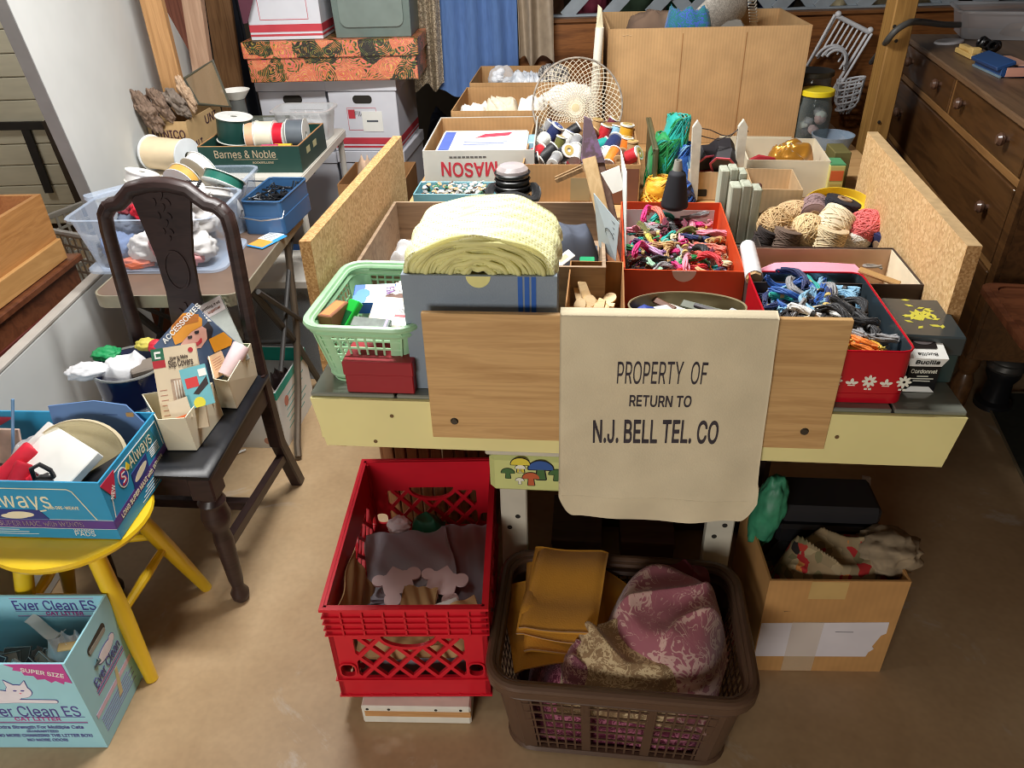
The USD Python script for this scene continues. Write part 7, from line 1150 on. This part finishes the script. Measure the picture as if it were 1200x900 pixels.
single('scissors_bag', blob(.05, .05, .045, 417, .25), clear('clear_bag', (230, 226, 226), .25, .1), 'clear bag with a red edge behind the red ribbon rolls', 'bag', M=wpose(al, -.005, .045, .085), smooth=True); single('zip_packet', bx(-.05, .05, -.003, .003, -.04, .045, .002), mt('packet_stripe', (206, 176, 160), .4, .3, 20), 'printed zip packet standing behind the rope coil', 'packet', M=wpose(al, -.09, .06, .10, 0, 0, -18)); single('knitting_needle', rod((0, 0, 0), (.03, .05, .16), .0035), mt('needle_blue', (110, 150, 190), .3), 'thin pale blue knitting needle leaning at the back left of the bright blue carton', 'needle', M=wpose(al, -.06, .03, .06)); single('olive_scrap', blob(.03, .02, .012, 418, .3), col((100, 110, 70)), 'olive cloth scrap at the front of the bright blue carton', 'fabric', M=wpose(al, .055, -.095, .075), smooth=True)
al.p('back_triangle', onto(prism(Polygon([(-.03, 0), (.03, 0), (-.02, -.028)]), 0, .0006), (-.115, d_/2-.0045, .14), (1, 0, 0), (0, 0, 1)), mt('print_red2', ()))

# cat litter carton
c0, c1 = at(129, 876, 0), at(173, 795, 0); d_ = np.linalg.norm(c1-c0)+.005; WL = .36; rzL = -2
lt2 = carton('litter_carton', 'pale blue cat-litter carton with a printed white cat, in the bottom left corner', 'box', (c0[0]-WL/2-.001, c0[1]+d_/2+.006, WL, d_, rzL), .001, .285, mt('carton_paleblue', (158, 214, 228), .5, .04), t=.004, inner=kraft_d)
ink2 = mt('print_violet', (84, 76, 150), .5); mgt = mt('print_magenta', (190, 70, 150), .5); cw = mt('cat_white', (232, 230, 240), .5); FX = WL/2
put = lambda n, poly, m, k=1: lt2.p(n, front(lt2, prism(poly, 0, .0003+.0003*k), 0), m, smooth=False)
putr = lambda n, poly, m, k=1: lt2.p(n, right(lt2, prism(poly, 0, .0003+.0003*k), 0), m, smooth=False)
Bk = lambda n, poly, m, k=1: lt2.p(n, onto(prism(poly, 0, .0003+.0003*k), (0, lt2.D/2-.0042, 0), (1, 0, 0), (0, 0, 1)), m, smooth=False)
Bk('inner_band', sbox(-FX+.004, .215, FX-.004, .283), mt('carton_paleblue', ()), 0)
lt2.p('lettering', onto(text('Ever Clean ES', .03, False, .185), (FX-.125, lt2.D/2-.0052, .240), (1, 0, 0), (0, 0, 1)), ink2, smooth=False); lt2.p('lettering', onto(text('CAT LITTER', .010, True, .085), (FX-.11, lt2.D/2-.0052, .224), (1, 0, 0), (0, 0, 1)), mgt, smooth=False)
for z, m in ((.276, mgt), (.2345, ink2), (.220, mgt), (.217, ink2)): Bk('printed_line', sbox(FX-.22, z, FX-.03, z+.0012), m)
lt2.p('lettering', front(lt2, text('Ever Clean ES', .034, False, .21), .113, FX-.125), ink2, smooth=False); lt2.p('lettering', front(lt2, text('CAT LITTER', .011, True, .10), .098, FX-.12), mgt, smooth=False)
for z, m in ((.110, ink2), (.092, mgt), (.089, ink2)): put('printed_line', sbox(FX-.25, z, FX-.015, z+.0013), m)
for s, h, w, z in (('Extra Strength For Multiple Cats', .010, .19, .070), ('GUARANTEED', .008, .07, .056), ('NO MORE CHANGING THE LITTER BOX!', .010, .21, .040), ('NO MORE ODOR!', .009, .09, .024)): lt2.p('lettering', front(lt2, text(s, h, True, w), z, FX-.125), ink2, smooth=False)
kx, kz = FX-.20, .182
body = unary_union([affinity.scale(Point(kx, kz).buffer(1), .075, .022), affinity.scale(Point(kx+.075, kz+.016).buffer(1), .026, .021), Polygon([(kx+.055, kz+.028), (kx+.055, kz+.052), (kx+.072, kz+.035)]), Polygon([(kx+.083, kz+.034), (kx+.098, kz+.05), (kx+.097, kz+.026)]), LineString([(kx-.06, kz-.005), (kx-.02, kz-.02), (kx+.06, kz-.016), (kx+.14, kz-.018)]).buffer(.005), LineString([(kx-.05, kz-.01), (kx-.03, kz-.035), (kx, kz-.055)]).buffer(.006), affinity.scale(Point(kx-.04, kz-.002).buffer(1), .03, .024)])
put('cat_outline', body.buffer(.0012), ink2, 2); put('cat_print', body, cw, 3)
for x in (.068, .084): put('cat_eye', affinity.scale(Point(kx+x, kz+.019).buffer(1), .004, .0018), ink2, 5)
put('cat_nose', Polygon([(kx+.074, kz+.012), (kx+.08, kz+.012), (kx+.077, kz+.008)]), mt('nose_pink', (226, 140, 160), .5), 5); put('cat_haunch', LineString([(kx-.03, kz+.015), (kx-.015, kz), (kx-.02, kz-.015)]).buffer(.0008), ink2, 5)
star = Polygon([(FX-.125, .284), (FX-.006, .284), (FX-.004, .224), (FX-.018, .230), (FX-.022, .221), (FX-.036, .232), (FX-.046, .226), (FX-.056, .238), (FX-.072, .236), (FX-.076, .248), (FX-.094, .25), (FX-.096, .262), (FX-.113, .266), (FX-.108, .274)]); put('magenta_burst', star, mgt, 2)
lt2.p('lettering', front(lt2, mv(text('SUPER SIZE', .012, True, .085), (0, 0, 0), (0, 0, -14)), .253, FX-.055, .0014), paper_w, smooth=False)
Dh = lt2.D/2
putr('handle_hole', affinity.rotate(rrect(.075, .022, .009, .01, .235), 4), mt('hole_brown', (60, 56, 48), .8), 1); putr('handle_flap', rrect(.068, .012, .004, .01, .229), mt('flap_grey', (150, 150, 140), .7), 3)
putr('cat_outline', unary_union([affinity.scale(Point(.02, .185).buffer(1), .035, .016), Point(.05, .19).buffer(.012)]), ink2, 1); putr('cat_print', unary_union([affinity.scale(Point(.02, .185).buffer(1), .033, .014), Point(.05, .19).buffer(.0105)]), cw, 2); lt2.p('lettering', right(lt2, mv(text('Ever Clean', .026, False, .11), (0, 0, 0), (0, 0, 3)), .145, .01, .001), ink2, smooth=False)
for k in range(3): putr('printed_line', sbox(-.05, .125+.006*k, .07, .127+.006*k), (mgt, ink2)[k % 2])
putr('pink_bar', sbox(-Dh+.012, .085, Dh-.01, .098), mt('bar_pink', (216, 190, 214), .5)); putr('yellow_mark', Polygon([(0, .05), (.015, .05), (.03, .12), (.02, .12)]), mt('mark_tan', (206, 196, 150), .6), 2)
for k in range(6): putr('printed_line', sbox(-Dh+.02, .03+.008*k, Dh-.02-.02*(k % 2), .0318+.008*k), mt('line_violet', (130, 126, 186), .6))
single('scrap_layer', mv(mound(WL*.94, lt2.D*.92, .165, 430, .02, 14), (0, 0, 0)), mt('scrap_grey2', (110, 112, 110), .7, .3, 20, .6, 60), 'layer of grey packaged trimmings filling the cat-litter carton', 'scraps', kind='stuff', M=wpose(lt2, 0, 0, .005), smooth=True)
g = random.Random(12)
for k in range(16):
    c = [(70, 80, 80), (120, 140, 130), (190, 194, 190), (60, 60, 70), (150, 150, 140)][k % 5]; t = packet('trim_packet', f"{['charcoal', 'grey-green', 'pale grey', 'slate', 'khaki grey'][k % 5]} flat packaged trim {'at the left end' if k < 5 else 'in the middle' if k < 11 else 'at the right end'}{' front' if k % 6 < 2 else ' back' if k % 6 > 3 else ''} of the cat-litter carton", 'packet', wpose(lt2, -.10+.017*k, -.05+.012*(k % 6), .172+.004*(k % 4), g.uniform(-40, 40), 0, g.uniform(10, 45)), .06, .045, .004, col(c)); t.prim.SetCustomDataByKey('group', f"{['charcoal', 'grey-green', 'pale grey', 'slate', 'khaki grey'][k % 5]} trim packets in the cat-litter carton"); t.p('edge_wire', tube([(-.028, -.02, .006), (.028, -.02, .006), (.028, .02, .006), (-.028, .02, .006)], .0013, 4, closed=True), mt('trim_steel', (190, 196, 196), .3, metal=.6))
single('white_bag', mv(mound(.10, .07, .05, 433, .02, 20), (0, 0, 0)), mt('bag_white_film', ()), 'crumpled white and tan paper bag at the right of the cat-litter carton', 'bag', M=wpose(lt2, .10, .02, .17), smooth=True); single('tan_tape', bx(-.02, .02, -.012, .012, 0, .004), col((206, 176, 120)), 'tan tape roll piece on the white paper bag', 'tape', M=wpose(lt2, .12, .0, .222, 20, 10)); single('paper_curl', sheet(lambda u, v: (.09*u-.045, .025*v, .02+.02*np.cos(u*5)+.0*v), 14, 4, .002), paper_w, 'curled white paper strip at the back left of the cat-litter carton', 'paper', M=wpose(lt2, .03, .05, .185, -20), smooth=True)

# milk crate on its painted block
pbk = T('wooden_block', 'white painted wooden block with a bare tan stripe under the red crate', 'block', (-.225, 1.255, 0), -3); bw3 = mt('chipped_white', (226, 222, 208), .7, .08, 20, .3, 40)
pbk.p('block', bx(-.122, .122, -.205, .2, .0, .058, .004), bw3); pbk.p('bare_stripe', bx(-.115, .122, -.2065, -.204, .026, .044, .001), wood('bare_pine', (176, 124, 74), (210, 160, 104), (3, 30, 30), .7)); 
for x in (-.108, -.06, .045, .1): pbk.p('nail_hole', onto(prism(Point(0, 0).buffer(.0035, quad_segs=3), 0, .0006), (x, -.2052, .050), (1, 0, 0), (0, 0, 1)), holem)
ck2 = T('milk_crate', 'bright red plastic milk crate with lattice sides, half under the table', 'crate', (-.228, 1.322, .06), -1.8); crd = mt('crate_red', (206, 26, 44), .38, .06, 10, spec=.4)
CW, CD, CH, TH2 = .335, .485, .285, .008
def crate_wall(L, handle=True):
    P_ = sbox(-L/2, 0, L/2, CH); wx, z0_, z1_ = L/2-.05, .062, .19; win = sbox(-wx, z0_, wx, z1_); strips = []
    step = .056; n = int(2*wx/step)+6
    for k in range(-n, n): 
        for s in (1, -1): x = k*step; strips.append(LineString([(x, z0_), (x+s*(z1_-z0_)*.82, z1_)]).buffer(.0046, cap_style=2))
    lat_ = unary_union(strips).intersection(win); P_ = P_.difference(win).union(lat_)
    if handle: hd = affinity.scale(Point(0, .199).buffer(1), .058, .036).intersection(sbox(-1, .1, 1, .201)); ring = hd.buffer(.008).intersection(sbox(-1, .1, 1, .205)); P_ = P_.union(ring).difference(hd)
    for s in (-1, 1): P_ = P_.difference(rrect(.03, .038, .012, s*(L/2-.028), .092))
    return P_
for nm, L, o, xd, hnd in (('front_wall', CW, (0, -CD/2, 0), (1, 0, 0), True), ('back_wall', CW, (0, CD/2-TH2, 0), (1, 0, 0), True), ('side_wall', CD, (CW/2, 0, 0), (0, 1, 0), True), ('side_wall', CD, (-CW/2+TH2, 0, 0), (0, 1, 0), True)): ck2.p(nm, onto(prism(crate_wall(L, hnd), -TH2, 0), o, xd, (0, 0, 1)), crd, smooth=False)
ring = lambda z0_, z1_, o: prism(sbox(-CW/2-o, -CD/2-o, CW/2+o, CD/2+o).difference(sbox(-CW/2+.002, -CD/2+.002, CW/2-.002, CD/2-.002)), z0_, z1_)
for z0_, z1_, o in ((CH-.006, CH+.0012, .006), (.222, .225, .005), (.240, .243, .005), (.258, .261, .005), (.0, .005, .003), (.056, .060, .004), (.204, .208, .005)): ck2.p('rib', ring(z0_, z1_, o), crd, smooth=False)
for L, ax in ((CW, 0), (CD, 1)):
    for s in (-1, 1):
        for k in range(-3, 4):
            p = k*L/7.6; ck2.p('upright_rib', bx(*((p-.002, p+.002) if ax == 0 else sorted((s*CW/2, s*(CW/2+.005)))), *(sorted((s*CD/2, s*(CD/2+.005))) if ax == 0 else (p-.002, p+.002)), .206, CH-.007, 0), crd)
for x in (-1, 1):
    for y in (-1, 1): ck2.p('corner_post', bx(*sorted((x*CW/2, x*(CW/2-.014))), *sorted((y*CD/2, y*(CD/2-.014))), 0, CH-.004, .003), crd)
ck2.p('bottom', prism(unary_union([LineString([(-CW/2+.004, y), (CW/2-.004, y)]).buffer(.006) for y in np.linspace(-CD/2+.02, CD/2-.02, 9)]+[LineString([(x, -CD/2+.004), (x, CD/2-.004)]).buffer(.006) for x in np.linspace(-CW/2+.02, CW/2-.02, 7)]), .002, .008), crd, smooth=False)
for s in (-1, 1): ck2.p('drain_ring', onto(prism(rrect(.038, .046, .015, s*(CW/2-.028), .092).difference(rrect(.03, .038, .012, s*(CW/2-.028), .092)), 0, .004), (0, -CD/2, 0), (1, 0, 0), (0, 0, 1)), crd)
greyc = mt('grey_cloth', (162, 158, 166), .9, .06, 10, .25, 200); bgp = mt('brown_paper', (176, 138, 92), .8, .1, 9)
single('cloth_pile', mv(mound(.29, .43, .10, 450, .008, 8, power=6), (0, 0, 0)), greyc, 'thick pile of grey cloth filling the bottom of the red crate', 'fabric', M=wpose(ck2, 0, 0, .01), smooth=True)
def fsheet(name, lab, b, x, y, z, w, d, rz, mat, bend=.012, seed=0, thick=.006, tilt=0, roll=0, cat_='fabric'):
    single(name, sheet(lambda u, v: ((u-.5)*w, (v-.5)*d, bend*np.sin(u*3+seed)*np.sin(v*4+seed*2)+.004*np.sin(u*17+v*9+seed)), 24, 24, thick), mat, lab, cat_, M=wpose(b, x, y, z, rz, tilt, roll), smooth=True)
fsheet('grey_cloth', 'right grey cloth folded flat in the red crate', ck2, .08, .04, .108, .14, .30, -3, mt('grey_cloth2', (150, 146, 156), .9, .06), seed=1); fsheet('grey_cloth', 'large grey cloth folded across the middle of the red crate', ck2, -.04, .05, .122, .21, .21, 14, greyc, seed=2, thick=.01)
fsheet('grey_cloth', 'lower left grey cloth in the red crate', ck2, -.06, -.08, .112, .16, .2, -6, mt('grey_cloth3', (146, 142, 150), .9, .06), seed=3)
for k, (x, y, rz, lab) in enumerate([(-.055, -.045, 20, 'left pale pink felt cut-out on the grey cloth'), (.05, -.04, -10, 'right pale pink felt cut-out on the grey cloth')]):
    sh = unary_union([rrect(.07, .06, .012), Point(-.04, .02).buffer(.016), Point(.042, .015).buffer(.018), Point(-.02, -.04).buffer(.02), Point(.03, -.042).buffer(.02), Polygon([(-.02, .03), (.02, .03), (0, .05)])]); single('felt_cutout', prism(sh, 0, .005), mt('felt_pink', (226, 200, 200), .9, .06), lab, 'felt', M=wpose(ck2, x, y, .142-.006*k, rz, 0, 8), smooth=False)
fsheet('kraft_paper', 'brown kraft paper bag standing at the front left of the red crate', ck2, -.138, -.13, .16, .16, .2, -4, bgp, .006, 5, .003, 80, cat_='paper'); fsheet('kraft_paper', 'creased brown kraft paper at the front of the red crate', ck2, .02, -.185, .125, .29, .09, 2, bgp, .012, 6, .003, 0, 18, cat_='paper'); fsheet('kraft_paper', 'brown kraft envelope at the front right of the red crate', ck2, .085, -.15, .135, .13, .09, 22, mt('kraft_tan', (196, 158, 110), .8, .06), .004, 7, .003, 0, 10, cat_='paper'); fsheet('kraft_paper', 'small torn brown paper between the felt cut-outs', ck2, .0, -.11, .14, .08, .10, -4, bgp, .004, 8, .003, 0, 10, cat_='paper'); single('white_sheet', bx(-.05, .05, -.02, .02, 0, .003), paper_w, 'white paper edge beside the kraft envelope', 'paper', M=wpose(ck2, .05, -.125, .138, 24, 0, 12))
single('cotton_ball', blob(.03, .025, .022, 460, .35), mt('cotton', (236, 222, 226), .95), 'ball of pinkish cotton wool at the back of the red crate', 'cotton', M=wpose(ck2, -.085, .175, .125), smooth=True); single('green_felt', mv(mound(.09, .06, .03, 461, .01, 12), (0, 0, 0)), col((10, 90, 60)), 'dark green felt scrap at the back of the red crate', 'felt', M=wpose(ck2, -.01, .185, .11), smooth=True)

# brown laundry basket
lbk = T('laundry_basket', 'dark brown plastic laundry basket full of upholstery cloth at the front', 'basket', (.215, 1.112, 0), -7.5); brp = mt('basket_brown', (88, 66, 52), .35, .06, spec=.4)
LW, LD, LH = .525, .365, .245
lbk.p('rim', cat(tube(rr_loop(LW, LD, .06, LH, 12), .011, 10, closed=True), tube(rr_loop(LW-.022, LD-.022, .052, LH-.004, 12), .008, 8, closed=True)), brp); lbk.p('rim_skirt', prism(rrect(LW+.018, LD+.018, .068).difference(rrect(LW+.01, LD+.01, .064)), LH-.022, LH), brp, smooth=40)
SB = .86; lbk.p('bottom', prism(rrect(LW*SB, LD*SB, .05), 0, .006), brp); lbk.p('base_band', tube(rr_loop(LW*SB, LD*SB, .05, .012, 12), .009, 6, closed=True), brp); lbk.p('upper_band', tube(rr_loop(LW*.965, LD*.965, .055, LH-.035, 12), .009, 6, closed=True), brp)
hw, hd = LW/2, LD/2; s1_ = .975
def wallgrid(nm, a, b_, nx, n_): grid_wall(lbk, nm, brp, a, b_, .01, LH-.03, nx, 7, SB, s1_, nrm=n_, wdt=.0042, th=.003)
for i, (x0_, x1_) in enumerate(((-.205, -.075), (-.065, .065), (.075, .205))): wallgrid('front_lattice', (x0_, -hd), (x1_, -hd), 6, (0, -1)); wallgrid('back_lattice', (x0_, hd), (x1_, hd), 6, (0, 1))
for s in (-1, 1): wallgrid('side_lattice', (s*hw, -hd+.06), (s*hw, hd-.06), 12, (1, 0))
for x in (-.21, -.07, .07, .21):
    for s in (-1, 1): lbk.p('wall_panel', bar((x*SB, s*hd*SB, .005), (x*s1_, s*hd*s1_, LH-.01), .02, .004, (0, 1, .01)), brp)
corner_walls(lbk, LW, LD, .06, .008, LH-.004, SB, s1_, brp, .005)
dmk = damask('damask_pink', (160, 92, 104), (204, 166, 156), 13); dmg = damask('damask_gold', (150, 120, 84), (206, 182, 140), 26, .5); dmr = damask('damask_maroon', (116, 34, 66), (190, 110, 134), 26); must = mt('mustard_cloth', (196, 134, 22), .75, .08, 10, .35, 260, sheen=.3)
single('maroon_brocade', mv(mound(.42, .285, .165, 480, .012, 8, power=5), (0, 0, 0)), dmr, 'dark maroon brocade filling the bottom of the brown laundry basket', 'fabric', M=wpose(lbk, 0, 0, .008), smooth=True)
single('pink_brocade', mv(mound(.285, .31, .185, 481, .022, 5, n=70, power=2.4, dirn=2.2), (0, 0, 0)), dmk, 'large bundle of dusty pink brocade at the right of the brown laundry basket', 'fabric', M=wpose(lbk, .098, .015, .14, -20), smooth=True)
single('gold_brocade', mv(mound(.30, .165, .175, 482, .03, 7, n=60, dirn=.9), (0, 0, 0)), dmg, 'crumpled beige and gold brocade at the front of the brown laundry basket', 'fabric', M=wpose(lbk, .02, -.07, .125, -3), smooth=True); single('maroon_fold', mv(mound(.15, .10, .06, 483, .02, 12), (0, 0, 0)), damask('damask_plum', (120, 60, 76), (190, 150, 140), 40, .5), 'plum and beige brocade fold between the mustard cloth and the gold brocade', 'fabric', M=wpose(lbk, -.05, -.075, .19, 10), smooth=True); single('wine_brocade', mv(mound(.16, .08, .14, 484, .02, 10), (0, 0, 0)), mt('wine_cloth', (110, 36, 52), .8, .15), 'wine-red cloth behind the dusty pink brocade', 'fabric', M=wpose(lbk, .14, .135, .15), smooth=True)
mu = T('mustard_cloth', 'folded mustard yellow ribbed cloth on top at the left of the brown laundry basket', 'fabric', lbk.w(-.12, .045, .18), -7.5)
for k, (x, y, z, w, d, rz) in enumerate([(-.03, -.02, .02, .19, .22, 14), (.06, .045, .035, .16, .16, -32), (.0, .01, .052, .175, .25, 4), (-.005, .02, .075, .165, .24, -5), (.0, .02, .09, .16, .235, -6)]):
    m = sheet(lambda u, v, k=k, w=w, d=d: ((u-.5)*w, (v-.5)*d, .010*np.sin(u*3.1+k)+.006*np.sin(v*8+k*2)-.06*np.clip(.25-v, 0, 1)**1.2-.08*np.clip(np.abs(u-.5)-.42, 0, 1)), 24, 30, .009); mu.p('fold', mv(m, (x, y, z), (0, 0, rz)), must, smooth=True)

# cardboard carton at the right
cbx = carton('kraft_carton', 'kraft carton with a torn white label under the right end of the table', 'box', (.70, 1.285, .30, .26, -3), .0, .30, card('kraft_floor', (196, 148, 92), 260, .04), t=.005)
cbx.p('white_label', front(cbx, prism(Polygon([(-.148, .052), (.105, .055), (.108, .07), (.118, .082), (.112, .09), (.124, .128), (.134, .135), (.132, .172), (-.148, .165)]), 0, .001), 0), mt('label_white', (222, 216, 220), .7, .04)); cbx.p('tape_patch', front(cbx, prism(sbox(-.05, .245, .03, .298), 0, .0008), 0, -.01), mt('tape_tan', (206, 172, 110), .35)); cbx.p('tape_strip', front(cbx, prism(sbox(-.07, .002, .0, .17), 0, .0014), 0, -.01), clear('tape_clear', (220, 200, 170), .2, .2)); cbx.p('pen_line', front(cbx, prism(sbox(.02, .138, .06, .1395), .001, .0015), 0), mt('ink_grey', ()))
cbx.p('back_flap', hexa([(.13, .12, .3), (.149, .12, .3), (.13, .125, .3), (.149, .125, .3)], [(.13, .15, .36), (.15, .15, .355), (.13, .155, .36), (.15, .155, .355)]), mt('label_white', ()))
tap = speck('tapestry', [(44, 38, 36), (170, 44, 44), (120, 112, 80), (150, 132, 100), (172, 152, 116), (158, 140, 108), (140, 122, 92), (150, 128, 96), (176, 60, 48), (196, 126, 66), (70, 60, 50)], 46, .9, .2, distort=.05)
single('black_cloth', mv(mound(.27, .23, .24, 500, .01, 6, power=6), (0, 0, 0)), blackc, 'black cloth filling the kraft carton under the table', 'fabric', M=wpose(cbx, 0, .0, .006), smooth=True); single('tapestry_cloth', mv(mound(.27, .16, .12, 501, .03, 8, n=60, dirn=.9), (0, 0, 0)), tap, 'figured tapestry cloth with red and orange motifs spilling over the kraft carton', 'fabric', M=wpose(cbx, .02, -.045, .215, 4), smooth=True); single('beige_cloth', mv(blob(.07, .06, .05, 502, .35, 4), (0, 0, 0)), mt('beige_figured', (150, 132, 106), .9, .25, 22), 'crumpled beige cloth hanging over the right edge of the kraft carton', 'fabric', M=wpose(cbx, .125, -.045, .305), smooth=True)
red_m = unary_union([Point(0, 0).buffer(.018), Point(.02, .01).buffer(.012), Point(-.012, .016).buffer(.01)])
bs2 = T('black_box', 'black flat case lying on the cloth at the back of the kraft carton', 'case', cbx.w(.02, .075, .325), -6); bs2.p('body', bx(-.11, .11, -.06, .06, 0, .05, .01), mt('case_black', (34, 32, 34), .6)); bs2.p('lower_case', bx(-.115, .105, -.065, .055, -.055, -.002, .008), blackp)
hang_g = single('green_scarf', mv(blob(.035, .04, .10, 505, .25, 3), (0, 0, 0)), mt('green_silk', (60, 140, 104), .5, .3, 20), 'green silk scarf hanging out at the left of the kraft carton', 'scarf', M=wpose(cbx, -.125, .03, .36, 0, 8), smooth=True)
# things under the table
slc = T('slatted_crate', 'dark slatted wooden crate standing on the floor behind the red milk crate', 'crate', (-.20, 1.84, 0), TA); sw = wood('crate_slat', (120, 78, 48), (168, 116, 76), (30, 30, 3), .7)
for k in range(9): slc.p('slat', bx(-.15+.034*k, -.15+.034*k+.029, -.15, -.14, 0, .36+.004*(k % 2), .002), sw); slc.p('slat', bx(-.15+.034*k, -.15+.034*k+.029, .14, .15, 0, .36, .002), sw)
for s in (-1, 1): slc.p('side_board', bx(*sorted((s*.15, s*.158)), -.15, .15, 0, .36, .002), sw)
slc.p('bottom_board', bx(-.15, .15, -.14, .14, 0, .01, 0), sw)
su = T('suitcase', 'dark brown suitcase standing under the table behind the brown basket', 'suitcase', (.42, 1.72, 0), TA); sum_ = mt('suitcase_brown', (62, 46, 40), .6, .12); su.p('body', bx(-.20, .28, -.09, .09, 0, .40, .02), sum_); su.p('handle', tube([(-.05, 0, .40), (-.05, 0, .43), (.05, 0, .43), (.05, 0, .40)], .008, 8), blackp); su.p('seam', bx(-.282, .282, -.004, .004, .005, .395, .002), blackp)
for k, (x, y, w, h, c, lab) in enumerate([(.17, 1.60, .13, .10, (104, 84, 72), 'low grey-brown wooden box under the table, left of two'), (.36, 1.59, .14, .095, (112, 80, 66), 'low reddish-brown wooden box under the table, right of two')]): t = T('wooden_box', lab, 'box', (x, y, 0), TA); m = wood(f'boxwood_{k}', tuple(int(v*.8) for v in c), c, (3, 30, 30)); t.p('body', bx(-w/2, w/2, -.09, .09, 0, h-.02, .002), m); t.p('lid', bx(-w/2-.003, w/2+.003, -.093, .093, h-.02, h, .002), m)
